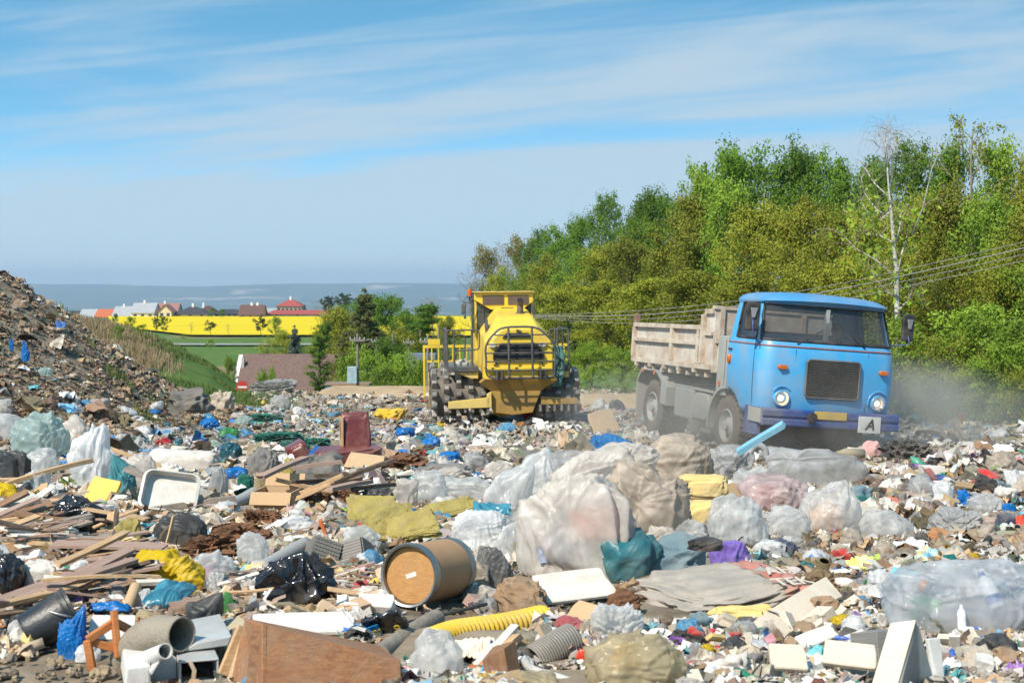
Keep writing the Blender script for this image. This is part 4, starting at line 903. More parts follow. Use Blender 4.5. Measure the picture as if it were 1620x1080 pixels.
    for s2 in (-1, 1):
        mo = empty('mirror', (s2 * 1.36, -1.18, 2.33)); mo.parent = root; mo.rotation_euler = (0, 0, R(8 * s2))
        b = MB(); b.prism(rrect(-.11, .11, -.22, .22, .05), -.04, .02); b.build('mirror_housing', rubber, mo, bevel=.02)
        b = MB(); b.prism([(-.05, .14), (.07, .14), (.03, -.02), (-.02, -.02)], -.07, -.041); b.build('mirror_bracket', mback, mo, bevel=.012)
        b = MB(); b.tube([(s2 * 1.36, -1.22, 2.3), (s2 * 1.36, -1.24, 2.12), (s2 * 1.28, -1.2, 1.98), (s2 * 1.17, -1.12, 1.93)] if s2 < 0 else [(1.36, -1.22, 2.2), (1.4, -1.22, 2.08), (1.3, -1.2, 2.05), (1.14, -1.08, 2.02)], .012, 6); b.build('mirror_arm', navy, root, smooth=True)
        b = MB(); b.tube([(s2 * 1.36, -1.22, 2.5), (s2 * 1.25, -1.05, 2.56), (s2 * 1.06, -.95, 2.57)], .011, 6); b.build('mirror_arm', rubber, root, smooth=True)
    # wheels and mudguards
    for s2 in (-1, 1): wheel(root, (s2 * .98, YC, .5), side=s2)
    for s2 in (-1, 1):
        wheel(root, (s2 * 1.0, 3.45, .5), side=s2, w=.27); wheel(root, (s2 * .70, 3.45, .5), side=s2, w=.27)
        P = []
        for i in range(13): a = R(-8 + 100 * i / 12); P.append((YC + math.cos(a) * .66, .5 + math.sin(a) * .66))
        P2 = [(YC + (y - YC) * .93, .5 + (z - .5) * .93) for y, z in P]
        b = MB(); b.prismx(P + P2[::-1], s2 * 1.19, s2 * .80); b.build('front_mudguard', lgrey, root)
        b = MB(); P = [(4.15, .30), (4.22, .95), (3.98, 1.22), (3.05, 1.22), (2.62, .94), (2.62, .6)]
        P2 = [(4.11, .30), (4.18, .93), (3.96, 1.18), (3.07, 1.18), (2.66, .92), (2.66, .6)]
        b.prismx(P + P2[::-1], s2 * 1.2, s2 * .62); mg = b.build('rear_mudguard', lgrey, root)
        b = MB(); b.prismx([(2.64, .62), (2.64, .94), (3.05, 1.22), (3.3, 1.22), (2.9, 1.02), (2.9, .62)], s2 * 1.203, s2 * 1.16); b.build('mudguard_skirt', lgrey, mg)
        for y in (3.3, 3.9): q = MB(); q.box(s2 * 1.21, s2 * 1.2, y - .05, y + .05, 1.13, 1.19); q.build('reflector_marker', amber, mg)
    # chassis
    b = MB()
    for x in (-.42, .42): b.box(x - .04, x + .04, -1.15, 4.3, .68, .92)
    for y in (-.9, .5, 1.6, 2.6, 4.2): b.box(-.379, .379, y - .05, y + .05, .7, .9)
    b.tube([(-.85, YC, .5), (.85, YC, .5)], .07, 10); b.tube([(-.85, 3.45, .5), (.85, 3.45, .5)], .1, 10); b.lathe([(0, -.2), (.2, -.12), (.2, .12), (0, .2)], 16, M=Tm((0, 3.45, .5))); b.box(-.35, .35, -1.0, .6, .45, 1.1)
    b.build('chassis', darkm, root)
    for s2 in (-1, 1):
        b = MB(); b.box(s2 * 1.12, s2 * .55, 1.55, 2.4, .45, .98); b.build('tool_box', lgrey, root, bevel=.03)
        b = MB(); b.prismx(rrect(.78, 1.5, .5, .95, .18), s2 * 1.14, s2 * .58); b.build('fuel_tank', lgrey, root, bevel=.02)
        b = MB(); b.box(s2 * 1.1, s2 * .6, .70, 2.45, .985, 1.02); b.build('catwalk', lgrey, root)
    cb = MB(); cb.box(-1.14, -.72, .16, .52, .98, 1.98); cbo = cb.build('cabinet', lgrey, root, bevel=.02)
    q = MB(); q.box(-1.10, -.94, .12, .159, 1.05, 1.93); q.box(-1.165, -1.141, .2, .48, 1.05, 1.93); q.build('cabinet_door', lgrey, cbo, bevel=.01); q = MB(); q.box(-1.19, -1.166, .3, .36, 1.15, 1.22); q.build('cabinet_reflector', amber, cbo)
    # dump bed
    bed = empty('dump_bed', (0, .62, 1.34)); bed.parent = root; bed.rotation_euler = (R(-1.2), 0, 0)
    LB, HB, WB = 3.75, .77, 1.2
    b = MB(); b.box(-WB, WB, 0, LB, 0, .09); b.box(-.5, -.35, .1, LB - .1, -.28, -.002); b.box(.35, .5, .1, LB - .1, -.28, -.002)
    for k in range(9): y = .2 + k * (LB - .4) / 8; b.box(-WB - .03, WB + .03, y - .04, y + .04, -.09, -.003)
    b.build('bed_floor', bedr, bed)
    for s2 in (-1, 1):
        sw = MB(); sw.box(s2 * WB - .02, s2 * WB + .02, .45, LB, .092, HB); so2 = sw.build('side_board', bedm, bed)
        r = MB(); X = s2 * (WB + .055)
        r.box(X - .035, X + .035, .3, LB + .03, HB - .06, HB + .02); r.box(X - .03, X + .03, .45, LB, .44, .51); r.box(X - .035, X + .035, -.02, LB + .03, .04, .13)
        for y in (.34, .5, 1.75, LB - .02): r.box(X - .045, X + .045, y - .045, y + .045, .131, HB - .062 if y > .4 else HB + .2)
        for k in range(5): y = .6 + k * .72; r.box(X - .05, X + .05, y - .035, y + .035, -.03, .039)
        r.build('side_rail', bedr, so2, bevel=.008)
        p = MB(); p.box(s2 * WB - .05, s2 * WB + .05, LB + .0, LB + .12, .1, HB + .2); p.build('corner_post', pm('rust post', (.24, .13, .09), (.14, .07, .045), rough=.9, ns=5, dirt=.4), bed, bevel=.01)
        fw = MB(); fw.box(s2 * WB - .015, s2 * WB + .015, -.02, .42, .132, HB + .28); fw.build('front_side_panel', bedm, bed)
        
        for q in ((.07, HB + .22, HB + .3), (.06, .62, .68)):
            fr = MB(); a_, b_ = sorted((s2 * (WB + .016), s2 * (WB + q[0]))); fr.box(a_, b_, -.04, .3, q[1], q[2]); fr.build('side_rail', bedr, bed)
    hb_ = MB(); hb_.box(-WB - .02, WB + .02, -.06, -.02, 0, HB + .30); hb_.build('headboard', bedm, bed)
    hr = MB(); hr.box(-WB - .05, WB + .05, -.09, .02, HB + .301, HB + .36)
    for x in (-1.1, -.4, .4, 1.1): hr.box(x - .04, x + .04, -.1, -.061, .02, HB + .3)
    hr.box(-WB, WB, -.1, -.061, .5, .58); hr.build('headboard_frame', bedr, bed)
    tg = MB(); tg.box(-WB + .06, WB - .06, LB + .02, LB + .06, .1, HB); tg.build('tailgate', bedm, bed)
    sp = MB(); sp.box(-.3, .3, 1.0, 2.0, -.4, -.28); sp.tube([(0, 1.2, -.75), (0, 1.5, -.3)], .1, 12); sp.build('tipping_ram', darkm, bed)
    # --- driver
    dr = person_driver(root)
    return root
def person_driver(root):
    """seated driver, one continuous skinned body"""
    J = {'pelvis': (.58, -.33, 1.47, .15), 'waist': (.58, -.30, 1.62, .135), 'chest': (.58, -.28, 1.84, .155), 'neck': (.58, -.30, 2.02, .06), 'head0': (.585, -.33, 2.10, .075), 'head1': (.585, -.335, 2.19, .095), 'head2': (.585, -.32, 2.27, .075),
         'shl': (.39, -.30, 1.93, .075), 'ell': (.33, -.50, 1.75, .055), 'wrl': (.42, -.75, 1.97, .035), 'shr': (.77, -.30, 1.93, .075), 'elr': (.92, -.48, 1.85, .055), 'wrr': (.78, -.74, 2.05, .035),
         'hpl': (.49, -.40, 1.46, .10), 'knl': (.48, -.80, 1.50, .07), 'anl': (.48, -.86, 1.08, .045), 'hpr': (.67, -.40, 1.46, .10), 'knr': (.68, -.80, 1.50, .07), 'anr': (.68, -.86, 1.08, .045)}
    E = [('pelvis', 'waist'), ('waist', 'chest'), ('chest', 'neck'), ('neck', 'head0'), ('head0', 'head1'), ('head1', 'head2'), ('chest', 'shl'), ('shl', 'ell'), ('ell', 'wrl'), ('chest', 'shr'), ('shr', 'elr'), ('elr', 'wrr'), ('pelvis', 'hpl'), ('hpl', 'knl'), ('knl', 'anl'), ('pelvis', 'hpr'), ('hpr', 'knr'), ('knr', 'anr')]
    for sd_, wr in (('l', 'wrl'), ('r', 'wrr')):
        w_ = Vector(J[wr][:3]); fwd = Vector((0, -1, .35)).normalized(); side = Vector((1, 0, 0)); palm = w_ + fwd * .05; J['pm' + sd_] = (*palm, .03); E.append((wr, 'pm' + sd_))
        for f in range(4):
            k0 = palm + side * (.025 - f * .017) + fwd * .03; k1 = k0 + fwd * (.03 - .004 * abs(f - 1.3)); k2 = k1 + Vector((0, .015, -.025)); a, b, c = f'k{sd_}{f}0', f'k{sd_}{f}1', f'k{sd_}{f}2'
            J[a] = (*k0, .0095); J[b] = (*k1, .009); J[c] = (*k2, .008); E += [('pm' + sd_, a), (a, b), (b, c)]
        t0 = palm + side * (.035 if sd_ == 'l' else -.035) + Vector((0, .02, .01)); t1 = t0 + fwd * .03 + Vector((0, 0, .01)); J['t0' + sd_] = (*t0, .011); J['t1' + sd_] = (*t1, .009); E += [('pm' + sd_, 't0' + sd_), ('t0' + sd_, 't1' + sd_)]
    names = list(J); me = bpy.data.meshes.new('body'); me.from_pydata([J[k][:3] for k in names], [(names.index(a), names.index(b)) for a, b in E], [])
    o = bpy.data.objects.new('body', me); col.objects.link(o); sk = o.modifiers.new('skin', 'SKIN')
    for i, k in enumerate(names): me.skin_vertices[0].data[i].radius = (J[k][3], J[k][3] * (.8 if k in ('chest', 'waist', 'pelvis') else 1)); me.skin_vertices[0].data[i].use_root = k == 'pelvis'
    o.modifiers.new('sub', 'SUBSURF').levels = 1
    dg = bpy.context.evaluated_depsgraph_get(); m2 = bpy.data.meshes.new_from_object(o.evaluated_get(dg)); bpy.data.objects.remove(o)
    skin = pm('skin', (.50, .27, .19), rough=.55); jacket = pm('dark jacket', (.03, .035, .05), rough=.9); m2.materials.clear(); m2.materials.append(skin); m2.materials.append(jacket)
    for p in m2.polygons:
        c = p.center; hand = c.y < -.715 and c.z > 1.6 ; p.material_index = 0 if (c.z > 2.03 or hand) else 1; p.use_smooth = True
    # nose, brow and chin
    for v in m2.vertices:
        if v.co.z > 2.04:
            d = v.co - Vector((.585, -.335, 2.18))
            if d.y < -.05 and abs(d.x) < .02 and abs(d.z + .01) < .025: v.co.y -= .02
            if d.y < -.04 and abs(abs(d.x) - .035) < .015 and abs(d.z - .015) < .015: v.co.y += .008
    pr = empty('person', root.location, root.rotation_euler); pr.scale = root.scale; tag(pr, 'driver in a dark jacket seated at the steering wheel of the blue lorry', 'person')
    m2.name = 'body'; link('body', m2, parent=pr)
    hb2 = MB(); hb2.lathe([(0, .085), (.05, .075), (.085, .04), (.1, -.01), (.098, -.06)], 20, M=Tm((.585, -.305, 2.235))); hb2.build('hair', pm('dark hair', (.03, .022, .018), rough=.8), pr, smooth=True)
    for x in (-.032, .032):
        e = MB(); e.lathe([(0, -.012), (.010, -.006), (.012, 0), (.010, .006), (0, .012)], 10, M=Tm((.585 + x, -.418, 2.195))); e.build('eye', pm('eye', (.05, .04, .035), rough=.2), pr, smooth=True)
    mth = MB(); mth.box(.56, .61, -.427, -.417, 2.125, 2.133); mth.build('mouth', pm('lips', (.35, .14, .11), rough=.5), pr)
    return pr
LORRY = lorry()
# ------------------------------------------------------------------ landfill compactor
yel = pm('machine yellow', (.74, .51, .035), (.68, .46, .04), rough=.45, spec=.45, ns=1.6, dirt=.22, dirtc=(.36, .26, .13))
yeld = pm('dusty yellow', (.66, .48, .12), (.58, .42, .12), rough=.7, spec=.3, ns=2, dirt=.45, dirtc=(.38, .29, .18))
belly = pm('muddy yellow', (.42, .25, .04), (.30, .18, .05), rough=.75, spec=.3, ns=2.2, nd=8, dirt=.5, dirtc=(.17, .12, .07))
anth = pm('anthracite', (.045, .05, .055), (.06, .06, .06), rough=.55, dirt=.3, dirtc=(.2, .17, .13))
steel = pm('worn steel', (.34, .32, .29), (.22, .2, .18), rough=.5, metal=.6, ns=4, dirt=.45, dirtc=(.16, .13, .1), bump=.2)
mud = pm('muddy steel', (.16, .13, .10), (.09, .075, .06), rough=.8, ns=4, dirt=.4, dirtc=(.22, .18, .13), bump=.3)
def compactor():
    Y0 = 36.0; m = 1 / 270.0
    base = at(819.7, 440 + 1010 / 4.32, Y0); root = empty('landfill_compactor', (base.x, Y0, base.z)); root.rotation_euler = (0, R(-.6), R(5))
    tag(root, 'yellow landfill compactor with spiked steel drums and a tubular front guard', 'compactor')
    X = lambda v: (v - 690) * m; Z = lambda v: (1010 - v) * m
    # hood: lofted from the grille back to the cab
    def loft(secs, mat, name, par=root, **k):
        b = MB(); n = len(secs[0]); b.v = [Vector(p) for s in secs for p in s]
        for i in range(len(secs) - 1):
            for j in range(n): b.f.append([i * n + j, i * n + (j + 1) % n, (i + 1) * n + (j + 1) % n, (i + 1) * n + j]); b.m.append(0)
        b.f.append(list(range(n))); b.m.append(0); b.f.append(list(range((len(secs) - 1) * n, len(secs) * n))); b.m.append(0)
        return b.build(name, mat, par, **k)
    def sec(y, zt, wt, zs, ws, zb, wb): return [(-wt, y, zt), (wt, y, zt), (ws, y, zs), (wb, y, zb), (-wb, y, zb), (-ws, y, zs)]
    sh = lambda s: [(x + X(705), y, z) for x, y, z in s]
    hood = loft([sh(sec(.22, Z(350), .42, Z(430), .84, Z(690), .88)), sh(sec(.42, Z(330), .50, Z(420), .88, Z(690), .92)), sh(sec(1.3, Z(265), .46, Z(400), .84, Z(690), .93)), sh(sec(2.3, Z(222), .42, Z(390), .88, Z(690), .95)), sh(sec(2.9, Z(205), .42, Z(390), .88, Z(690), .95))], yel, 'hood', bevel=.05, seg=3)
    b = MB(); b.prismx([(1.1, Z(330)), (1.5, Z(280)), (1.5, Z(345)), (1.1, Z(380))], X(705) - .78, X(705) - .70); b.build('hood_vent', anth, root)
    # front panel with grille
    cx = X(705); b = MB(); b.prism([(cx - .84, Z(690)), (cx + .86, Z(690)), (cx + .86, Z(470)), (cx + .66, Z(400)), (cx + .42, Z(345)), (cx - .42, Z(345)), (cx - .62, Z(400)), (cx - .84, Z(470))], .10, .23); fp = b.build('front_panel', yel, root, bevel=.03)
    b = MB(); b.prism([(X(525), Z(555)), (X(872), Z(555)), (X(872), Z(510)), (X(815), Z(440)), (X(580), Z(440)), (X(525), Z(510))], .05, .12); gr = b.build('grille', pm('grille black', (.015, .015, .017), rough=.7), root)
    b = MB()
    for k in range(8):
        z = Z(548 - k * 14.5); w0 = X(530) + max(0, (k - 2)) * .033; b.box(w0, 2 * cx - w0 - .02, .0, .06, z - .008, z + .012, 0, Tm(rot=(0, 0, 0)))
    b.build('grille_slats', anth, gr)
    b = MB(); b.prism([(X(590), Z(405)), (X(790), Z(405)), (X(770), Z(372)), (X(615), Z(372))], .06, .12); b.build('upper_vent', pm('grille black', (.02, .02, .02)), root)
    for v in (525, 865):
        h = MB(); h.lathe([(.0, .02), (.07, .03), (.09, .01), (.095, -.04)], 20, M=Tm((X(v), .06, Z(457)), (R(90), 0, 0), (1.1, .7, 1))); h.build('headlight', lens_c, root, smooth=True)
    for v in (545, 853):
        h = MB()
        for dx, dz in ((0, 18), (-22, 0), (22, 0)): h.lathe([(0, .02), (.022, .02), (.022, -.02)], 10, M=Tm((X(v + dx * .5), .085, Z(588 - dz * .7)), (R(90), 0, 0)))
        h.build('bolt_cluster', anth, root)
    b = MB(); b.box(X(480), X(930), -.02, .12, Z(622), Z(605)); b.build('lower_rail', yel, root, bevel=.01)
    b = MB(); b.lathe([(0, .02), (.05, .02), (.06, -.03)], 3, M=Tm((X(697), .07, Z(355)), (R(90), 0, 0), (1.4, .7, 1))); b.build('badge', anth, root)
    # belly plate
    by = .08
    fr = [(X(430), Z(712)), (X(465), Z(682)), (X(955), Z(676)), (X(968), Z(700)), (X(860), Z(775)), (X(800), Z(925)), (X(665), Z(940)), (X(530), Z(922)), (X(508), Z(770))]
    b = MB(); n = len(fr); c0 = (X(690), Z(800)); b.v = [Vector((x, by if z > Z(760) else .26, z)) for x, z in fr] + [Vector((x, .9, z)) for x, z in fr]
    b.f.append([0, 1, 2, 3, 4, 8]); b.f.append([8, 4, 5, 6, 7]); b.f.append([n + i for i in range(n)])
    for i in range(n): b.f.append([i, i + n, (i + 1) % n + n, (i + 1) % n])
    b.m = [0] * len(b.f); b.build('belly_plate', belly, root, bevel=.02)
    # guard
    g = empty('front_guard'); g.parent = root; gy = -.22
    def tb(pts, r, nm='guard_tube', rad=True, par=g):
        q = MB(); P = [Vector((X(a), y, Z(c))) for a, y, c in pts]
        if rad and len(P) > 2:
            for _ in range(2):
                k = [P[0]]
                for a_, b_ in zip(P[:-1], P[1:]): k += [a_ * .82 + b_ * .18, a_ * .18 + b_ * .82]
                P = k + [P[-1]]
        q.tube(P, r, 8); return q.build(nm, anth, par, smooth=True, auto=50)
    tb([(472, gy, 560), (466, gy, 470), (490, gy, 412), (572, gy, 328), (822, gy, 328), (920, gy, 420), (944, gy, 470), (940, gy, 660), (915, gy, 676), (500, gy, 676), (470, gy, 645), (470, gy, 555)], .028)
    for v in (624, 784): tb([(v, gy - .03, 328), (v + 2, gy - .03, 500), (v + 4, gy - .03, 672)], .030, rad=False)
    for zv, a, c in ((383, 530, 872), (445, 474, 930), (505, 468, 940), (563, 468, 942), (624, 468, 942)): tb([(a, gy, zv), (c, gy, zv)], .018, rad=False)
    for v in (470, 942): tb([(v, gy, 600), (v, .15, 610)], .02, rad=False)
    for v in (560, 858):
        b = MB()
        for d in (-17, 17): b.box(X(v + d) - .025, X(v + d) + .025, -.30, .1, Z(690), Z(628))
        b.build('tow_lug', darkm, root, bevel=.01)
    # cab
    X = lambda v: (v - 690) * m + .23
    cy = 2.62; b = MB(); pts = [(X(380), Z(97)), (X(815), Z(93)), (X(812), Z(168)), (X(745), Z(215)), (X(500), Z(222)), (X(380), Z(150))]
    b.prism(pts, cy, cy + .12); cabf = b.build('cab_front', yel, root, bevel=.015)
    for a, c in ((441, 596), (627, 778)):
        q = MB(); q.box(X(a), X(c), cy - .022, cy - .003, Z(186), Z(118)); q.build('cab_window', pm('brown pane', (.10, .065, .045), (.12, .08, .06), rough=.35, dirt=.3, dirtc=(.2, .15, .1)), cabf)
    b = MB(); b.box(X(575), X(665), cy - .03, cy - .003, Z(214), Z(208)); b.build('cab_slot', anth, cabf)
    b = MB(); b.box(X(372), X(822), cy - .1, cy + 1.75, Z(97), Z(90)); b.build('cab_roof', yeld, root, bevel=.015)
    b = MB(); b.box(X(384), X(808), cy + 1.5, cy + 1.6, Z(620), Z(98)); b.build('cab_rear', anth, root)
    for a in (384, 800):
        for y in (cy + .125, cy + 1.4): q = MB(); q.box(X(a), X(a) + .05, y, y + .1, Z(600), Z(98)); q.build('cab_post', yel if y < 3 else anth, root)
    b = MB(); b.prism([(X(386), Z(160)), (X(498), Z(228)), (X(470), Z(370)), (X(400), Z(400)), (X(386), Z(400))], cy + .14, cy + .16); b.build('windscreen', gls, root)
    b = MB(); b.prism([(X(810), Z(172)), (X(745), Z(222)), (X(760), Z(330)), (X(808), Z(400))], cy + .14, cy + .16); b.build('windscreen', gls, root)
    b = MB(); b.prism([(X(440), Z(190)), (X(445), Z(400)), (X(452), Z(400)), (X(447), Z(190))], cy + .10, cy + .13); b.build('windscreen_bar', anth, root)
    b = MB(); b.box(X(390), X(800), cy + .16, cy + 1.5, Z(640), Z(395)); b.build('cab_base', yel, root)
    for a in (X(388), X(804)): q = MB(); q.box(a - .01, a + .01, cy + .24, cy + 1.38, Z(395), Z(105)); q.build('side_window', gls, root)
    # exhaust, beacon, mirrors
    X = lambda v: (v - 690) * m + .15
    b = MB(); b.lathe([(.085, 0), (.085, .30), (.088, .30), (.088, .33), (.07, .33), (.07, .2)], 18, M=Tm((X(715), 1.75, Z(248)))); b.lathe([(.13, 0), (.13, .03), (.08, .03)], 18, M=Tm((X(715), 1.75, Z(250))))
    b.tube([(X(715), 1.75, Z(250) + .28), (X(715), 1.72, Z(175)), (X(715), 1.62, Z(155))], .083, 16, cap=False); ex = b.build('exhaust_pipe', pm('exhaust rust', (.20, .16, .13), (.12, .09, .07), rough=.7, metal=.4, dirt=.3), root, smooth=True, auto=40)
    b = MB(); b.lathe([(0, 0), (.075, 0)], 16, M=Tm((X(715), 1.635, Z(157)), (R(52), 0, 0))); b.build('exhaust_mouth', pm('mouth_black', (.006, .006, .006)), ex)  # flat black disc closing the open end of the pipe
    X = lambda v: (v - 690) * m + .22
    bc = empty('beacon', (X(350), cy + .2, Z(125))); bc.parent = root
    b = MB(); b.lathe([(0, .2), (.05, .195), (.062, .17), (.066, .03), (.066, .02)], 18); b.build('beacon_lens', pm('beacon orange', (.75, .16, .02), rough=.2, spec=.6, translucent=.3), bc, smooth=True)
    b = MB(); b.lathe([(.07, .02), (.075, 0), (.075, -.03), (0, -.03)], 18); b.tube([(0, 0, -.03), (0, 0, -.1), (.11, .05, -.13)], .02, 6); b.build('beacon_base', anth, bc, smooth=True)
    b = MB(); b.box(X(283), X(318), 2.3, 2.4, Z(252), Z(178)); b.build('mirror', anth, root, bevel=.02); b = MB(); b.tube([(X(300), 2.36, Z(178)), (X(300), 2.4, Z(168)), (X(372), 2.6, Z(168))], .015, 6); b.build('mirror_arm', anth, root)
    b = MB(); b.box(X(300), X(318), 2.3, 2.38, Z(285), Z(256)); b.build('mirror', anth, root, bevel=.02)
    b = MB(); b.box(X(800), X(822), 2.4, 2.5, Z(262), Z(185)); b.build('mirror', anth, root, bevel=.02)
    # platforms with railings
    X = lambda v: (v - 690) * m
    for side, (a, c) in (('l', (218, 428)), ('r', (955, 1060))):
        p = MB(); p.box(X(a), X(c), .35, 2.9, Z(638), Z(604)); pl = p.build('platform', anth, root, bevel=.01)
        for f in range(3):
            t = MB(); t.box(X(a) + .02, X(c) - .02, .45 + f * .8, 1.1 + f * .8, Z(603.9), Z(602)); t.build('platform_tread', steel, pl)
        b = MB(); b.prism([(X(a) + .15, Z(640)), (X(c), Z(640)), (X(c), Z(688)), (X(a) + .6 if side == 'l' else X(a), Z(688))], .42, 2.8); b.build('fender', yeld, root, bevel=.02)
        rl = empty('railing'); rl.parent = root
        if side == 'l':
            tb([(216, .4, 604), (214, .4, 352), (225, .4, 352), (425, .4, 350), (438, .4, 365), (437, .4, 470), (425, .4, 487), (265, .4, 492)], .022, 'railing_tube', True, rl)
            for v, r in ((264, .022), (386, .03)): tb([(v, .4, 352), (v, .4, 604)], r, 'railing_tube', False, rl)
            tb([(214, .4, 355), (214, 2.7, 355), (214, 2.7, 604)], .022, 'railing_tube', False, rl); tb([(214, .4, 490), (214, 2.7, 490)], .018, 'railing_tube', False, rl)
            for yy_ in (1.1, 1.9): tb([(214, yy_, 355), (214, yy_, 604)], .02, 'railing_tube', False, rl)
        else:
            tb([(925, .4, 470), (922, .4, 365), (935, .4, 350), (1055, .4, 352), (1057, .4, 365), (1056, .4, 604)], .022, 'railing_tube', True, rl)
            for v, r in ((962, .028), (980, .028), (1015, .02)): tb([(v, .4, 352), (v, .4, 604)], r, 'railing_tube', False, rl)
            tb([(930, .4, 490), (1056, .4, 490)], .018, 'railing_tube', False, rl); tb([(1056, .4, 355), (1056, 2.7, 355), (1056, 2.7, 604)], .02, 'railing_tube', False, rl)
    b = MB(); b.tube([(X(272), .9, Z(600)), (X(300), .9, Z(575)), (X(345), .9, Z(560)), (X(375), .9, Z(600))], .05, 6); b.box(X(275), X(380), .8, 1.0, Z(604), Z(580)); b.build('tool_tray', wallg, root, bevel=.02)
    tb([(345, 1.6, 600), (360, 1.6, 420), (350, 1.6, 398), (300, 1.6, 392)], .02, 'hand_hold', True, root)
    # drums
    def drum(cx_, y, w, rr):
        o = empty('compaction_drum', (cx_, y, rr + .03)); o.parent = root; M = Tm((0, 0, 0), (0, R(90), 0)); core = rr - .17
        b = MB(); b.lathe([(0, -w * .46), (core * .5, -w * .46), (core * .55, -w * .40), (core * .8, -w * .40), (core, -w * .5), (core, w * .5), (core * .8, w * .40), (core * .55, w * .40), (core * .5, w * .46), (0, w * .46)], 36, M=M); b.build('drum_shell', mud, o, smooth=True, auto=30)
        nr = 5; na = 13
        for j in range(nr):
            t = MB(); x = -w * .44 + j * w * .88 / (nr - 1)
            for k in range(na):
                a = 2 * math.pi * (k + (.5 if j % 2 else 0)) / na; q = Matrix.Rotation(a, 4, 'X')
                v = []
                for z, hx_, hy in ((core - .02, .085, .10), (core + .10, .07, .06), (rr, .055, .045)): v += [(x - hx_, -hy, z), (x + hx_, -hy, z), (x + hx_, hy, z), (x - hx_, hy, z)]
                f = [[8, 9, 10, 11]]
                for l in range(2):
                    for i in range(4): f.append([l * 4 + i, l * 4 + (i + 1) % 4, l * 4 + 4 + (i + 1) % 4, l * 4 + 4 + i])
                t.add(v, f, 0, q)
            t.build('tooth_row', steel, o, bevel=.012)
        return o
    drum(X(300) - .02, 1.05, 1.42, .70); drum(X(985), 1.05, 1.12, .70); drum(X(330) - .12, 4.3, 1.3, .70); drum(X(965), 4.3, 1.1, .70)
    b = MB(); b.tube([(X(300), 1.05, .72), (X(985), 1.05, .72)], .16, 12); b.tube([(X(300), 4.3, .72), (X(985), 4.3, .72)], .16, 12); b.box(X(560), X(830), .9, 5.0, .55, 1.3); b.build('axle_frame', mud, root)
    b = MB(); b.prism([(X(215), Z(887)), (X(500), Z(882)), (X(500), Z(812)), (X(215), Z(838))], .12, .22); b.prism([(X(480), Z(882)), (X(512), Z(882)), (X(512), Z(775)), (X(480), Z(790))], .12, .26); b.build('scraper_bar', yeld, root, bevel=.01)
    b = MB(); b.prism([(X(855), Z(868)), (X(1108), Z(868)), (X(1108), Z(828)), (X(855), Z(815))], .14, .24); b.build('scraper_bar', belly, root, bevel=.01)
    for v0, v1 in ((225, 490), (850, 1095)):
        b = MB()
        for k in range(6): v = v0 + (v1 - v0) * k / 5; b.box(X(v) - .03, X(v) + .03, .15, .42, Z(915), Z(870 if v0 > 500 else 888))
        b.build('scraper_teeth', steel, root)
    # blade with grate at the far end
    bl = empty('dozer_blade', (0, 5.75, .05)); bl.parent = root
    b = MB(); b.prismx([(0, 0), (.12, 0), (.02, .5), (.1, 1.0), (0, 1.0), (-.1, .5)], -2.1, 2.0); b.build('blade', yeld, bl)
    b = MB(); zt = 1.72
    for k in range(21): x = -2.2 + k * .205; b.box(x - .018, x + .018, 0, .04, 1.0, zt)
    b.box(-2.25, 2.0, -.01, .06, zt, zt + .08); b.box(-2.22, 2.0, .041, .07, 1.30, 1.35); b.box(-2.25, -2.19, -.01, .05, .3, zt); b.box(-2.1, -1.75, -.02, .06, zt + .08, zt + .26); b.build('trash_grate', yel, bl)
    # rag on the right railing
    V, Fq = grid_sheet(14, 26)
    P = np.array(V); u, v = P[:, 0], P[:, 1]
    x = X(965) + (u - .5) * .30 * (1 - .3 * np.sin(v * 5)) + .08 * np.sin(v * 4) + .03 * np.sin(u * 25 + v * 7); z = Z(465) - v * 1.05; y = .28 + .05 * np.sin(u * 18 + v * 3) + .03 * np.sin(v * 14)
    o = link('rag', mesh_np('rag', np.stack([x, y, z], 1), Fq, cloth('teal rag', (.05, .17, .15))), root.location, root.rotation_euler); md = o.modifiers.new('t', 'SOLIDIFY'); md.thickness = .02
    tag(o, 'teal green rag hanging from the right railing of the compactor', 'rag')
def grid_sheet(nx, ny):
    V = [(i / nx, j / ny, 0) for j in range(ny + 1) for i in range(nx + 1)]; n = nx + 1
    return V, np.array([(j * n + i, j * n + i + 1, (j + 1) * n + i + 1, (j + 1) * n + i) for j in range(ny) for i in range(nx)])
lens_c = pm('work light', (.7, .68, .62), rough=.15, spec=.6, metal=.3)
gls = pm('machine glass', (.09, .10, .09), rough=.1, spec=.6, alpha=.6, dirt=.3, dirtc=(.28, .25, .2))
compactor()
# ------------------------------------------------------------------ refuse: shape makers
def rotm(a): return np.array(Euler(a).to_matrix())
_ICO = {}
def ico(n):
    if n not in _ICO:
        bm = bmesh.new(); bmesh.ops.create_icosphere(bm, subdivisions=n, radius=1); bm.verts.ensure_lookup_table()
        _ICO[n] = (np.array([v.co[:] for v in bm.verts]), np.array([[v.index for v in f.verts] for f in bm.faces])); bm.free()
    return _ICO[n]
def crumple(P, seed, freq, n=8):
    rng = np.random.default_rng(seed); out = 0
    Wp = P + .28 * np.stack([vnoise(P * 1.3 + k * 9.1, seed + k) for k in range(3)], -1)
    for i in range(n):
        d = rng.normal(size=3); d /= np.linalg.norm(d); f = freq * rng.uniform(.5, 2.4); t = Wp @ d * f + rng.uniform(0, 9)
        tri = (np.abs((t % 1) - .5) * 2) ** 1.6 - .4
        m = sstep(-.25, .35, vnoise(P * 1.1 + i * 5.3, seed + 40 + i)); out = out + tri * m * freq / f
    return out
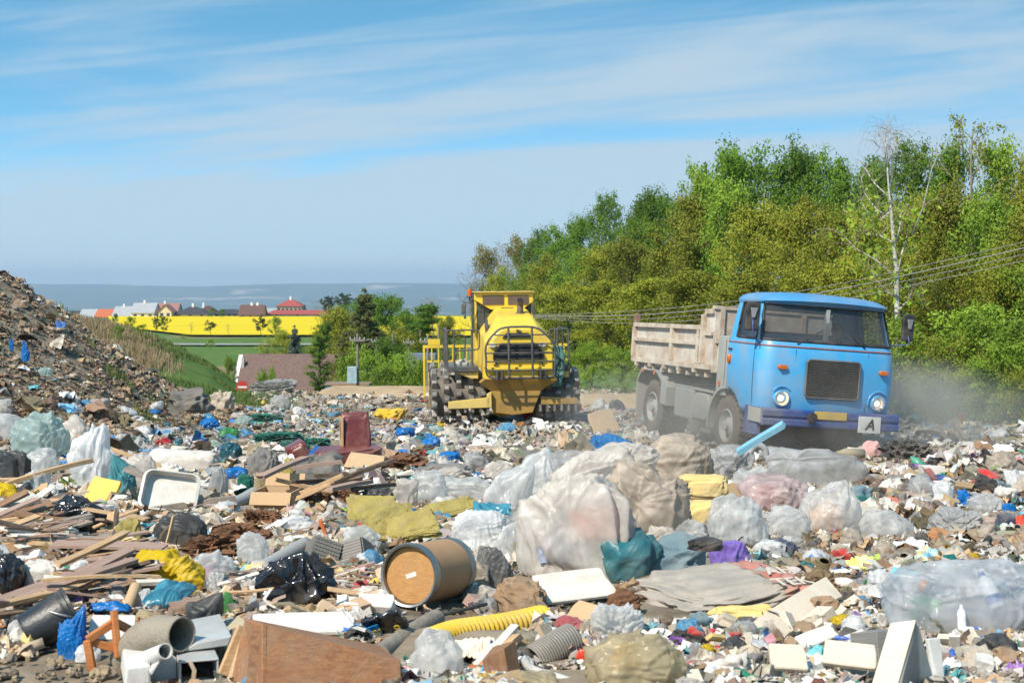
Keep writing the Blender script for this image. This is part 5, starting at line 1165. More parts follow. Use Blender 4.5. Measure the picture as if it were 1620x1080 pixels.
def bag_geo(seed, n=5, lump=.2, crease=.07, cfreq=2.4, neck=None, necklen=.6, flat=.35, sq=.85, pleat=.05, fine=.012, pinch=0, pamp=.05):
    V, Fc = ico(n); rng = np.random.default_rng(seed); off = rng.uniform(0, 50, 3)
    P = np.sign(V) * np.abs(V) ** sq
    r = 1 + lump * 1.6 * fbm(V * 1.25 + off, seed, 2) + crease * crumple(V + off, seed, cfreq)
    if fine: r = r + fine * crumple(V + off, seed + 5, cfreq * 3.6, 6)
    if neck is not None:
        nd = np.array(neck, float); nd /= np.linalg.norm(nd); c = np.clip(V @ nd, -1, 1); a = np.arccos(c)
        e1 = np.cross(nd, [0.3, .9, .2]); e1 /= np.linalg.norm(e1); e2 = np.cross(nd, e1); phi = np.arctan2(V @ e2, V @ e1)
        m = np.clip(1 - a / .75, 0, 1); r = r + necklen * m ** 1.7
        q = phi * 9 / 6.2832 + .4 * np.sin(phi * 3 + seed); r = r + pleat * (1.6 - 3.2 * np.abs((q % 1) - .5) * 2) * sstep(.08, .35, a) * (1 - sstep(.7, 1.7, a))
    for k in range(pinch):       # creases radiating from gathered points of the film
        nd = rng.normal(size=3) * [1, 1, .7] + [0, -.6, .5]; nd /= np.linalg.norm(nd); c = np.clip(V @ nd, -1, 1); a = np.arccos(c)
        e1 = np.cross(nd, [0.3, .9, .2]); e1 /= np.linalg.norm(e1); e2 = np.cross(nd, e1); phi = np.arctan2(V @ e2, V @ e1)
        q = phi * (7 + 3 * k) / 6.2832 + .55 * np.sin(phi * 2 + seed + k) + .35 * np.sin(phi * 5 + k) + .22 * vnoise(V * 2.2 + off, seed + 31 + k)
        rd = np.clip(1 - np.abs((q % 1) - .5) * 2 / .55, 0, 1) ** 1.4 * (.5 + .5 * np.sin(np.floor(q) * 2.7))
        m = sstep(.0, .3, a) * np.clip(1 - a / 1.9, 0, 1); r = r + pamp * rd * m * 2.2 - .14 * np.exp(-(a / .22) ** 2)
    P = P * r[:, None]
    P = P + .04 * np.stack([vnoise(V * 2.6 + off + k * 3.3, seed + 70 + k) for k in range(3)], -1)
    lo = -flat; P[:, 2] = np.where(P[:, 2] < lo, lo + (P[:, 2] - lo) * .12, P[:, 2])
    mn, mx = P.min(0), P.max(0); P = (P - (mn + mx) / 2) / (mx - mn); P[:, 2] += .5
    return P, Fc
HBOX = []
def ref(px, py, phrase): REFS.append((px, py, phrase))
def hbox(px, py, w, h): HBOX.append((px, py, w, h))
def bag(name, label, cat, px, py, w, h, mat, seed, d=.8, rot=0, rf=None, group=None, Y=None, lift=0, cloth_=False, smooth=True, sink=.04, **k):
    """crumpled bag or heap standing with its base at photo pixel (px,py); w,h in photo pixels"""
    Yb = Y or hitY(px, py); m = Yb / F; W, D, H = w * m, w * m * d, h * m
    if 'pinch' not in k and mat.name.startswith('film'): k['pinch'] = 2
    V, Fc = bag_geo(seed, **k)
    V = V * np.array([W, D, H * 1.04]); c = at(px, py, Yb + D * .38)
    z = float(gz(c.x, c.y)) if Y is None else at(px, py, Yb).z
    o = link(name, mesh_np(name, V, Fc, mat, smooth), (c.x, c.y, z - sink * H + lift), (0, 0, R(rot)))
    hbox(px, py, w, h)
    tag(o, label, cat, group); ref(px, py - h * .5, rf or ('the ' + label.split(' with ')[0])) if rf != '' else None
    return o
def sheet(name, label, cat, px, py, w, dep, mat, seed, rise=.07, rot=0, tilt=0, rf=None, group=None, nx=46, ny=30, fold=.018, Y=None, lift=.03, ragged=.12, thick=.004, roll=0):
    """lying or leaning sheet with folds; w px wide, dep metres deep"""
    Yb = Y or hitY(px, py); m = Yb / F; W = w * m
    G, Fq = grid_sheet(nx, ny); G = np.array(G); u, v = G[:, 0] - .5, G[:, 1] - .5
    e = 1 + ragged * n2(np.arctan2(v, u) * 1.2, u * 0, 1.6, seed, 2)
    x = u * W * e; y = v * dep * e; P3 = np.stack([u * W * 2.2 + seed, v * dep * 2.2, u * 0], -1)
    z = rise * (.6 + fbm(P3, seed, 2)) * (1 - (2 * np.maximum(abs(u), abs(v))) ** 4 * .6) + fold * crumple(np.stack([u * 2, v * 2, u * 0 + seed], -1), seed, 2.2, 7)
    c = at(px, py, Yb); zb = float(gz(c.x, c.y))
    o = link(name, mesh_np(name, np.stack([x, y + dep * .5, z], -1), Fq, mat, True), (c.x, c.y, zb + lift), (R(tilt), R(roll), R(rot)))
    if thick: md = o.modifiers.new('t', 'SOLIDIFY'); md.thickness = thick; md.offset = 0
    hbox(px, py, w, dep * 400 / Yb)
    tag(o, label, cat, group); ref(px, py, rf or ('the ' + label.split(' with ')[0])) if rf != '' else None
    return o
def plank_geo(L, w, t, seed=0, jag=.03, n=7, bend=.02):
    rng = random.Random(seed); V = []; Fq = []
    b1, b2 = rng.uniform(-bend, bend), rng.uniform(-bend, bend)
    for i in range(n + 1):
        s = i / n; x = (s - .5) * L; zc = b1 * L * math.sin(math.pi * s); yc = b2 * L * math.sin(math.pi * s); k = 1 + rng.uniform(-.03, .03)
        for a, c in ((-1, -1), (1, -1), (1, 1), (-1, 1)):
            V.append((x + (rng.uniform(-jag, jag) if i in (0, n) else 0), yc + a * w / 2 * k, zc + c * t / 2))
    for i in range(n):
        for k in range(4): Fq.append([i * 4 + k, i * 4 + (k + 1) % 4, i * 4 + 4 + (k + 1) % 4, i * 4 + 4 + k])
    Fq.append([3, 2, 1, 0]); Fq.append([n * 4 + k for k in range(4)])
    return np.array(V), Fq
def plank(name, label, cat, a, b, wpx, t, mat, seed=0, dY=None, Y=None, up=0, group=None, rf=None, twist=0):
    """board between two photo points at real depth; a is the nearer end"""
    Ya = Y or hitY(*a); A = at(a[0], a[1], Ya); m = Ya / F; Lp = math.hypot(b[0] - a[0], b[1] - a[1]) * m
    B = at(b[0], b[1], Ya + (dY if dY is not None else .35 * Lp)); A.z += up; B.z += up
    d = B - A; V, Fq = plank_geo(d.length, wpx * m, t, seed)
    q = d.to_track_quat('X', 'Z').to_euler(); o = link(name, mesh_np(name, V, Fq, mat, False), (A + B) / 2)
    o.rotation_euler = (q.to_matrix() @ Matrix.Rotation(R(twist), 3, 'X')).to_euler()
    tag(o, label, cat, group); ref((a[0] + b[0]) / 2, (a[1] + b[1]) / 2, rf or 'the ' + label) if rf != '' else None
    return o
def board(name, label, cat, px, py, w, h, t, mat, rot=0, tilt=-20, roll=0, Y=None, lift=0, rf=None, seed=0, group=None, bevel=.004, poly=None):
    """panel of w x h photo pixels (before tilt) with its base at (px,py); tilt < 0 leans it back"""
    Yb = Y or hitY(px, py); m = Yb / F; b = MB(); W, H = w * m, h * m
    rb = random.Random(int(px * 7 + py)); q = []
    for (x0, z0), (x1, z1) in (((-.5, 0), (.5, 0)), ((.5, 0), (.5, 1)), ((.5, 1), (-.5, 1)), ((-.5, 1), (-.5, 0))):
        for s_ in (0.02, .3, .62, .93): q.append((x0 + (x1 - x0) * s_ + rb.uniform(-.012, .012), z0 + (z1 - z0) * s_ + rb.uniform(-.015, .015)))
    cx_, cz_ = rb.choice(((-.5, 1), (.5, 1))); q = [(x - (x - cx_) * (.0 if abs(x - cx_) + abs(z - cz_) > .16 else 1) - (.05 * np.sign(cx_) if abs(x - cx_) + abs(z - cz_) < .16 else 0), z) for x, z in q]
    pts = [(x * W, z * H) for x, z in (poly or q)]
    b.prism(pts, -t / 2, t / 2); c = at(px, py, Yb)
    mat_ = Matrix.Rotation(R(rot), 3, 'Z') @ Matrix.Rotation(R(tilt), 3, 'X') @ Matrix.Rotation(R(roll), 3, 'Y')
    o = b.build(name, mat, None, (c.x, c.y, (float(gz(c.x, c.y)) if Y is None else c.z) + lift), mat_.to_euler(), bevel=bevel, seg=1)
    hbox(px, py, w, h * .7)
    tag(o, label, cat, group); ref(px, py - 10, rf or 'the ' + label) if rf != '' else None
    return o
def hose(name, label, cat, pts, r, mat, Y=None, ribs=0, dY=None, open_end=False, rf=None, n=20, up=0, inner=None, amp=.09):
    """pipe through photo points [(px,py,lift m)], optionally corrugated"""
    Y0 = Y or hitY(pts[0][0], pts[0][1]); P = []
    for i, p in enumerate(pts):
        q = at(p[0], p[1], Y0 + (dY or 0) * i / max(1, len(pts) - 1)); q.z += up; P.append(q)
    for _ in range(3):
        k = [P[0]]
        for a, b in zip(P[:-1], P[1:]): k += [a * .75 + b * .25, a * .25 + b * .75]
        P = k + [P[-1]]
    # resample
    L = [0]
    for a, b in zip(P[:-1], P[1:]): L.append(L[-1] + (b - a).length)
    N_ = ribs * 4 if ribs else 24; Q = []; rr = []
    for i in range(N_ + 1):
        s = L[-1] * i / N_; j = max(1, min(len(L) - 1, int(np.searchsorted(L, s)))); f = (s - L[j - 1]) / max(1e-9, L[j] - L[j - 1]); Q.append(P[j - 1].lerp(P[j], f)); rr.append(r * (1 + (amp * math.sin(i * math.pi / 2) if ribs else .0)))
    o = empty(name, Q[0]); b0 = Q[0].copy(); Q = [q - b0 for q in Q]
    b = MB(); b.tube(Q, rr, n, cap=not open_end); p = b.build('pipe_wall', mat, o, smooth=True, auto=60)
    if open_end: md = p.modifiers.new('t', 'SOLIDIFY'); md.thickness = r * .09; md.offset = -1
    xs = [q[0] for q in pts]; ys_ = [q[1] for q in pts]; hbox((min(xs) + max(xs)) / 2, max(ys_) + 8, max(xs) - min(xs), max(ys_) - min(ys_) + 20)
    tag(o, label, cat); ref(pts[len(pts) // 2][0], pts[len(pts) // 2][1], rf or 'the ' + label) if rf != '' else None
    return o
def frame(px, py, rot=0, Y=None, lift=0, tilt=0, roll=0, name=None, label=None, cat=None, rf=None):
    """an Empty on the ground at a photo pixel; returns (empty, metres per pixel)"""
    Yb = Y or hitY(px, py); c = at(px, py, Yb); z = (float(gz(c.x, c.y)) if Y is None else c.z) + lift
    M = Matrix.Rotation(R(rot), 3, 'Z') @ Matrix.Rotation(R(tilt), 3, 'X') @ Matrix.Rotation(R(roll), 3, 'Y')
    o = empty(name, (c.x, c.y, z), M.to_euler()); tag(o, label, cat); ref(px, py - 15, rf or 'the ' + label) if rf != '' else None
    return o, Yb / F
def letters(txt, size, mat, loc, rot, parent, shear=0, name='lettering'):
    cu = bpy.data.curves.new(name, 'FONT'); cu.body = txt; cu.size = size; cu.extrude = .001; cu.align_x = 'CENTER'; cu.align_y = 'CENTER'; cu.shear = shear; cu.offset = size * .02
    tmp = bpy.data.objects.new('t', cu); me = bpy.data.meshes.new_from_object(tmp); bpy.data.objects.remove(tmp); me.materials.clear(); me.materials.append(mat)
    return link(name, me, loc, rot, parent)
# ------------------------------------------------------------------ refuse: the pieces one can point to
Fclear = film('clear', (.88, .87, .84), .46, .2, .10, ns=5); Fmilk = film('milky', (.84, .77, .69), .68, .3, .22, ns=4); Fbeige = film('beige', (.62, .52, .42), .9, .4, .35, ns=4)
Fgrey = film('grey', (.56, .56, .55), .8, .35, .3, ns=4); Fteal_c = film('clear teal', (.52, .66, .62), .6, .2, .1, ns=5); Fgreen = film('pale green', (.58, .72, .44), .75, .25, .15, ns=5)
Famber = film('amber clear', (.70, .58, .36), .55, .22, .15, ns=5); Fpink = film('clear pink', (.78, .62, .60), .6, .2, .15, ns=5); Fsmoke = film('smoky', (.20, .20, .20), .85, .3, .3, ns=5); Fwb = film('white', (.86, .86, .85), .93, .3, .12, ns=4)
Pteal = film('teal', (.04, .22, .26), 1, .35, .28, ns=5); Pblack = pm('bin bag black', (.012, .012, .014), rough=.17, spec=.6, bump=.6, wrinkle=7, dirt=.10, rvar=.08); Pyel = film('yellow', (.80, .55, .005), 1, .4, .1, ns=5, bump=.9, wrinkle=16)
Pblue = film('bright blue', (.01, .22, .62), 1, .3, .1, ns=5); Ppurple = cloth('purple', (.17, .11, .40), .15); Pdgrey = film('dark grey', (.07, .075, .08), 1, .4, .25, ns=5)
Cgb = cloth('grey blue', (.13, .22, .26), .35); Cgrey = cloth('grey', (.18, .17, .165), .3); Cdark = cloth('black', (.02, .02, .022), .2); Cbeige = cloth('beige', (.50, .42, .33), .35); Cwhite = cloth('dirty white', (.68, .64, .58), .4)
Wpine = wood('pine', (.60, .40, .22), (.46, .28, .14), .2); Wgrey = wood('weathered', (.34, .29, .24), (.18, .145, .12), .3); Wbrown = wood('brown', (.30, .165, .085), (.18, .09, .05), .3); Wlam = wood('laminate', (.40, .27, .21), (.31, .20, .155), .2); Wwhite = wood('white painted', (.74, .70, .62), (.6, .54, .45), .25); Wdark = wood('dark', (.12, .075, .05), (.06, .04, .03), .3)
Card = pm('cardboard', (.52, .36, .21), (.45, .30, .17), rough=.9, spec=.1, ns=3, nd=6, dirt=.3, bump=.15, bs=40); Foamy = pm('mustard foam', (.37, .30, .085), (.25, .2, .06), rough=.95, spec=.1, ns=9, nd=8, dirt=.25, bump=.8, bs=22); Foamc = pm('cream foam', (.72, .55, .24), (.62, .44, .16), rough=.95, spec=.1, ns=4, dirt=.3, bump=.4, bs=30)
Styro = pm('white foam', (.76, .735, .69), (.66, .62, .56), rough=.85, spec=.2, ns=6, dirt=.5, bump=.3, bs=90); PVC = plastic('white', (.72, .71, .67), .4, .38); PGrey = plastic('grey', (.33, .34, .34), .45, .35); PBlk = plastic('black', (.022, .024, .026), .4, .15)
Felt = pm('dusty felt', (.27, .24, .20), (.19, .165, .135), rough=.95, spec=.1, ns=5, nd=8, dirt=.4, dirtc=(.33, .28, .2), bump=.6, bs=30); Leather = pm('oxblood leather', (.16, .028, .022), (.12, .02, .018), rough=.33, spec=.5, ns=3, dirt=.25, dirtc=(.3, .22, .17), bump=.35, bs=22)
Rust = pm('rotten fibre', (.20, .10, .055), (.11, .06, .035), rough=.95, spec=.1, ns=6, nd=8, bump=.9, bs=14); Veneer = wood('box veneer', (.37, .175, .08), (.24, .105, .05), .38)

# ---- fibre drum
def fibre_drum():
    o, m = frame(668, 968, 0, None, 0, name='fibre_drum', label='brown cardboard drum lying on its side with a wooden lid and steel rings', cat='drum', rf='the brown fibre drum')
    r = 50 * m; L = 108 * m; kraft = pm('kraft drum', (.40, .235, .115), (.36, .205, .10), rough=.7, spec=.25, ns=3, dirt=.15, bump=.05); ring = metal('drum ring', (.36, .37, .36), .4, .4); lid = wood('drum lid', (.50, .27, .10), (.42, .21, .075), .12)
    ax = Vector((-.46, -1, .10)).normalized(); q = ax.to_track_quat('Z', 'Y'); M = Matrix.Translation((0.02, .22, r)) @ q.to_matrix().to_4x4()
    b = MB(); b.lathe([(r * .985, -L * .62), (r * .985, L * .58)], 56, M=M); b.lathe([(0, -L * .6), (r * .97, -L * .6)], 56, M=M); b.build('drum_wall', kraft, o, smooth=True, auto=40)
    for z in (.60, -.60):
        b = MB(); b.lathe([(r * .93, L * z + .02), (r * 1.0, L * z + .024), (r * 1.03, L * z + .012), (r * 1.03, L * z - .022), (r * .995, L * z - .03), (r * .986, L * z - .03)], 56, M=M); b.lathe([(r * .93, L * z + .02), (r * .93, L * z - .03)], 56, M=M); b.build('rim', ring, o, smooth=True, auto=40)
    b = MB(); b.lathe([(0, L * .575), (r * .905, L * .575), (r * .928, L * .565)], 56, M=M); b.build('lid', lid, o, smooth=True, auto=30)
    b = MB(); b.box(-.028, .028, -.011, .011, L * .576, L * .58, 0, M @ Matrix.Rotation(R(20), 4, 'Z')); b.build('paper_tag', PVC, o)
fibre_drum()
# ---- bucket
def bucket():
    o, m = frame(95, 1030, 0, None, name='bucket', label='black mortar bucket lying on its side at the bottom left', cat='bucket', rf='the black mortar bucket')
    H = 78 * m; r = 40 * m; ax = Vector((.85, .42, .42)).normalized(); M = Matrix.Translation((-.07, .1, r * .95)) @ ax.to_track_quat('Z', 'Y').to_matrix().to_4x4()
    b = MB(); b.lathe([(0, -H * .55), (r * .78, -H * .55), (r * .84, -H * .5), (r * .98, H * .42), (r * 1.06, H * .44), (r * 1.07, H * .5), (r * 1.0, H * .51), (r * .95, H * .44), (r * .8, -H * .48), (0, -H * .5)], 40, M=M); b.build('bucket_wall', PBlk, o, smooth=True, auto=40)
    b = MB(); b.lathe([(r * .99, H * .33), (r * 1.03, H * .34), (r * 1.03, H * .30), (r * .985, H * .29)], 40, M=M); b.build('rib_ring', PBlk, o, smooth=True, auto=40)
    b = MB(); b.tube([tuple(M @ Vector((r * 1.07 * math.cos(t), r * 1.07 * math.sin(t) * .7, H * .42 - r * .9 * math.sin(t)))) for t in np.linspace(0, math.pi, 12)], .006, 6); b.build('handle', metal('wire', (.3, .3, .3)), o, smooth=True)
bucket()
# ---- broken chair frame
def chair_frame():
    Y = hitY(165, 1062); o = empty('chair_frame', at(165, 1062, Y)); tag(o, 'broken orange brown wooden chair frame standing in front of the grey felt pipe', 'chair'); ref(165, 1015, 'the broken orange chair frame')
    wd = wood('varnished', (.50, .19, .06), (.40, .14, .045), .08); P = lambda x, y, d=0: at(x, y, Y + d) - o.location
    for a, b in (((146, 1060, 0), (138, 1012, 0)), ((138, 1012, 0), (180, 984, .06)), ((180, 965, .06), (187, 1040, .02)), ((141, 1013, .02), (186, 1026, .05)), ((182, 984, .06), (206, 996, .3)), ((206, 996, .3), (192, 1030, .3))):
        q = MB(); q.bar(P(*a), P(*b), .024, .03); q.build('rail', wd, o, bevel=.004)
    b = MB(); q = at(219, 975, Y + .4) - o.location; b.tube([q, q + Vector((.0, .02, -.11))], [.006, .016], 6); b.build('leg', wd, o)
chair_frame()
# ---- big wooden box, bottom
def wooden_box():
    Y = 4.75; o = empty('wooden_box', at(480, 1080, Y)); tag(o, 'large reddish brown wooden drawer box tipped over in the foreground', 'box'); ref(480, 1030, 'the large brown drawer box')
    P = lambda x, y, d=0: at(x, y, Y + d) - o.location
    def panel(name, q, th, mat):
        b = MB(); n_ = (q[1] - q[0]).cross(q[3] - q[0]).normalized() * th; b.v = [p for p in q] + [p + n_ for p in q]; b.f = [[0, 1, 2, 3], [7, 6, 5, 4], [0, 4, 5, 1], [1, 5, 6, 2], [2, 6, 7, 3], [3, 7, 4, 0]]; b.m = [0] * 6; return b.build(name, mat, o, bevel=.003, seg=1)
    panel('front_panel', [P(416, 988, 0), P(634, 1046, .12), P(640, 1190, .0), P(416, 1190, -.12)], .02, Veneer)
    panel('side_panel', [P(387, 978, .32), P(414.5, 989, -.005), P(414.5, 1190, -.12), P(340, 1190, .2)], .018, Veneer)
    panel('end_board', [P(389, 983, .32), P(386, 1040, .28), P(330, 1190, .2), P(352, 1060, .36)], .02, wood('raw ply', (.55, .42, .27), (.48, .35, .2), .3))
    panel('top_edge', [P(388, 977, .325), P(600, 1020, .55), P(634, 1044, .125), P(416, 986, .0)], .012, Veneer)
    b = MB(); b.bar(P(383, 990, .33), P(352, 1065, .30), .03, .03); b.build('batten', Wpine, o)
    b = MB(); b.bar(P(411, 1000, .03), P(396, 1120, .05), .02, .05); b.build('batten', Wbrown, o)
wooden_box()
# ---- grey plastic housing
def housing():
    o, m = frame(300, 1085, 18, None, name='plastic_housing', label='grey white plastic window profile box with a dark open end at the bottom left', cat='plastic housing', rf='the grey plastic housing')
    b = MB(); s = .9 * m
    x0, x1, z0, z1 = -18 * s, 52 * s, 0, 46 * s; t = 4 * s
    b.box(x0, x1, 0, .5, z1 - t, z1); b.box(x0, x1, 0, .5, 0, t); b.box(x0, x0 + t, 0.001, .499, t, z1 - t); b.box(x1 - t, x1, .001, .499, t, z1 - t); b.box(x0 + t, x1 - t, .35, .36, t, z1 - t); b.build('housing_shell', plastic('housing', (.46, .47, .46), .4, .35), o, bevel=.004)
    b = MB(); b.prism([(-112 * s, 4 * s), (-66 * s, 0), (-66 * s, 42 * s), (-108 * s, 40 * s)], .02, .3); b.build('white_panel', PVC, o, bevel=.008)
    b = MB(); b.prism([(-66 * s, 0), (-19 * s, 0), (-19 * s, 40 * s), (-44 * s, 62 * s), (-66 * s, 30 * s)], .1, .12); b.prism([(-66 * s, 28 * s), (-44 * s, 62 * s), (-42 * s, 66 * s), (-69 * s, 33 * s)], -.02, .3); b.build('bracket', PVC, o, bevel=.003)
    b = MB(); b.lathe([(14 * s, -.1), (14 * s, .12), (12 * s, .12), (12 * s, -.1)], 24, M=Tm((-62 * s, .06, 52 * s), (R(70), 0, R(20)))); b.build('pipe_socket', PVC, o, smooth=True, auto=40)
    b = MB(); b.box(-112 * s, 20 * s, .0, .28, -26 * s, -2 * s); b.build('dark_base', PBlk, o, bevel=.005)
    b = MB(); b.prism([(-15 * s, z1 + 1 * s), (75 * s, z1 + 6 * s), (82 * s, z1 + 24 * s), (20 * s, z1 + 16 * s)], .12, .5); b.build('cover_plate', plastic('housing', (.46, .47, .46)), o, bevel=.004)
housing()
# ---- pipes and hoses
hose('felt_pipe', 'large dusty felt sleeve pipe with its dark open end facing right', 'pipe', [(200, 1044), (218, 1014), (248, 998), (288, 1003)], 27 / F * 5.35, Felt, Y=5.4, open_end=True, rf='the dusty felt pipe', n=28, dY=-.25)
hose('corrugated_hose', 'yellow corrugated drainage hose', 'hose', [(684, 1014), (720, 1000), (790, 992), (862, 976)], 19 / F * 5.8, plastic('yellow hose', (.72, .46, .02), .45, .4), ribs=26, dY=.55, open_end=True, rf='the yellow corrugated hose')
hose('corrugated_hose', 'grey corrugated duct with its open end up to the right', 'hose', [(842, 1046), (862, 1034), (884, 1020), (908, 1008)], 23 / F * 5.3, plastic('grey duct', (.24, .225, .195), .55, .5), ribs=17, dY=.12, open_end=True, rf='the grey corrugated duct', amp=.05)
hose('insulation_roll', 'long grey insulation sleeve lying beside the drum', 'roll', [(600, 1036), (640, 1008), (690, 978)], 15 / F * 6.2, Felt, dY=.7, rf='the grey insulation sleeve')
hose('plastic_pipe', 'grey plastic pipe slanting up behind the shiny black bag', 'pipe', [(404, 905), (440, 884), (484, 860)], 13 / F * 7.6, PGrey, dY=.5, open_end=True, rf='the grey slanting pipe')
hose('plastic_pipe', 'pale grey pipe behind the white cardboard scraps', 'pipe', [(362, 800), (382, 792), (402, 780)], 11 / F * 12, PGrey, dY=.4, rf='the pale grey pipe')
hose('cardboard_tube', 'brown cardboard tube leaning below the yellow bag', 'tube', [(196, 975), (207, 948), (215, 928)], 9 / F * 6.9, Card, dY=.2, open_end=True, rf='the cardboard tube')
hose('cable', 'thin dark cable crossing under the drum', 'cable', [(570, 1000), (640, 985), (700, 972), (770, 955)], .008, PBlk, dY=.5, rf='')
# ---- posts and boards, bottom centre
plank('wood_post', 'short square wooden post standing up at the bottom edge', 'post', (803, 1100), (789, 1028), 34, .10, Wbrown, 3, dY=.02, Y=4.9, rf='the short wooden post')
plank('wood_batten', 'upper of two pale battens slanting beside the yellow hose', 'batten', (722, 1082), (812, 996), 16, .03, Wwhite, 4, Y=5.0, dY=.35, rf='the slanting pale battens')
plank('wood_batten', 'lower of two pale battens slanting beside the yellow hose', 'batten', (738, 1090), (822, 1003), 13, .03, Wpine, 5, Y=4.95, dY=.35, rf='')
board('foam_board', 'long white board lying behind the drawer box', 'board', 480, 1014, 165, 70, .02, Styro, rot=8, tilt=-76, lift=.03, rf='the white board behind the drawer box')
board('foam_board', 'white styrofoam slab left of the drum base', 'board', 592, 972, 60, 30, .05, Styro, rot=-10, tilt=-60, lift=.02, rf='')
sheet('paper_sheet', 'cream paper sheets crumpled below the yellow hose', 'paper', 740, 1055, 80, .25, pm('cream paper', (.80, .70, .52), rough=.9, dirt=.15), 6, rf='the cream paper')
bag('plastic_bag', 'clear bag with red and white scraps at the bottom centre', 'plastic bag', 690, 1072, 90, 75, Fclear, 301, rf='the clear bag at the bottom')
bag('paper_wad', 'wad of white and red paper inside the clear bottom bag', 'paper', 688, 1066, 55, 45, Styro, 302, n=4, crease=.2, rf='')
# ---- the snack packet
def packet():
    o, m = frame(618, 1000, 0, None, lift=.02, tilt=38, roll=-24, name='food_packet', label='crushed black and blue food packet with yellow lettering under the drum', cat='packet', rf='the black food packet')
    G, Fq = grid_sheet(16, 10); G = np.array(G); P = np.stack([(G[:, 0] - .5) * .17, .02 * crumple(G * 2, 8, 2, 5) - .01, G[:, 1] * .10], 1)
    q = link('wrapper', mesh_np('wrapper', P, Fq, pm('packet black', (.02, .02, .022), rough=.25, spec=.6)), parent=o); md = q.modifiers.new('t', 'SOLIDIFY'); md.thickness = .02; md.offset = 0
    b = MB(); b.prism([(-.085, .02), (-.02, .02), (-.012, .09), (-.08, .085)], -.046, -.043); b.build('blue_print', pm('packet blue', (.02, .28, .55), rough=.3), o)
    letters('oy', .062, pm('packet yellow', (.8, .6, .02), rough=.4), (-.045, -.048, .052), (R(90), 0, 0), o); letters('o', .05, pm('packet yellow', (.8, .6, .02)), (.05, -.04, .04), (R(90), 0, 0), o)
packet()
# ---- bags: left
bag('plastic_bag', 'crumpled bright yellow plastic bag on the heap of boards', 'plastic bag', 265, 945, 128, 74, Pyel, 11, n=6, pinch=0, crease=.15, cfreq=1.9, lump=.4, rf='the bright yellow bag', sq=.8, flat=.3, fine=.06)
bag('bin_bag', 'large shiny black bin bag with spiky folds left of the drum', 'bin bag', 472, 962, 140, 92, Pblack, 12, n=6, crease=.15, cfreq=2.2, neck=(.1, -.1, 1), necklen=.5, pleat=.11, lump=.22, rf='the large shiny black bin bag', d=.6)
bag('bin_bag', 'matt black bag standing behind the grey plastic housing', 'bin bag', 318, 1012, 74, 74, Pdgrey, 13, crease=.12, cfreq=1.6, neck=(.7, 0, 1), necklen=.7, rf='the matt black bag')
bag('plastic_bag', 'bright blue translucent bag hanging over the bucket edge', 'plastic bag', 116, 1042, 54, 84, Pblue, 14, n=6, crease=.10, cfreq=3, neck=(.5, 0, 1), necklen=.7, fine=.03, rf='the bright blue bag by the bucket', d=.7)
sheet('plastic_sheet', 'strip of bright blue film stretched above the chair frame', 'plastic sheet', 163, 982, 76, .07, Pblue, 15, rise=.03, fold=.008, rf='')
sheet('plastic_sheet', 'blue film lying left of the matt black bag', 'plastic sheet', 256, 974, 64, .3, film('sky blue', (.08, .38, .52), .8), 16, tilt=2, rf='the blue film strip')
bag('plastic_bag', 'white bag with red print below the yellow bag', 'plastic bag', 232, 966, 50, 34, Fwb, 17, crease=.1, rf='the white and red bag'); bag('plastic_bag', 'small white bag beside the foot of the chair frame', 'plastic bag', 140, 1048, 42, 26, Fwb, 18, rf='')
board('foam_board', 'white plastic sheet leaning behind the chair frame', 'board', 176, 1012, 70, 44, .012, PVC, rot=15, tilt=-40, roll=4, rf='')
bag('plastic_bag', 'clear crumpled film with pink print right of the yellow bag', 'plastic bag', 335, 930, 75, 62, Fclear, 19, crease=.14, rf='the clear film with pink print'); bag('rag', 'bright pink scrap inside the clear film', 'rag', 325, 918, 36, 20, cloth('pink', (.7, .08, .35)), 20, n=4, rf='')
bag('mesh_scrap', 'scrap of black and white woven mesh right of the clear film', 'mesh', 345, 948, 36, 44, pm('woven mesh', (.12, .12, .12), (.4, .4, .38), rough=.8, ns=60, nd=2), 21, n=4, d=.5, rf='')
bag('plastic_bottle', 'green and clear crushed bottle beside the mesh scrap', 'bottle', 358, 975, 26, 40, film('bottle green', (.10, .42, .12), .6), 22, n=4, d=.6, rf='')
bag('sack', 'cream sack with an orange red band half buried in boards', 'sack', 68, 948, 78, 62, Cwhite, 23, crease=.09, rf='the cream and red sack', sq=.7); bag('rag', 'orange red cloth under the cream sack', 'rag', 66, 952, 92, 24, cloth('orange red', (.55, .09, .04)), 24, rf='')
bag('plastic_bag', 'white crumpled bag right of the cream sack', 'plastic bag', 128, 930, 54, 44, Fwb, 25, crease=.12, rf=''); bag('bin_bag', 'black bag at the left edge beside the boards', 'bin bag', 8, 952, 62, 76, Pblack, 26, crease=.13, rf='the black bag at the left edge')
bag('rag', 'navy blue cloth right of the black bag at the left edge', 'rag', 32, 930, 34, 26, cloth('navy', (.02, .035, .08)), 27, n=4, rf='')
bag('foam_piece', 'honey yellow torn sponge on the left heap', 'foam piece', 205, 868, 44, 50, Foamy, 28, n=5, crease=.10, cfreq=4, d=.5, sq=.6, rf='the torn yellow sponge')
board('foam_piece', 'flat pale yellow foam square below the torn sponge', 'foam piece', 190, 890, 36, 42, .04, Foamc, tilt=-30, roll=8, rf='the pale yellow foam square'); bag('foam_piece', 'brown foam lump left of the weathered boards', 'foam piece', 40, 872, 34, 40, pm('brown foam', (.38, .24, .10), rough=.95, bump=.7, bs=22), 29, n=4, d=.6, rf='')
bag('bin_bag', 'dark grey filled bag lying behind the torn sponge', 'bin bag', 282, 868, 92, 58, Pdgrey, 30, n=6, crease=.06, lump=.14, rf='the dark grey filled bag', d=.6)
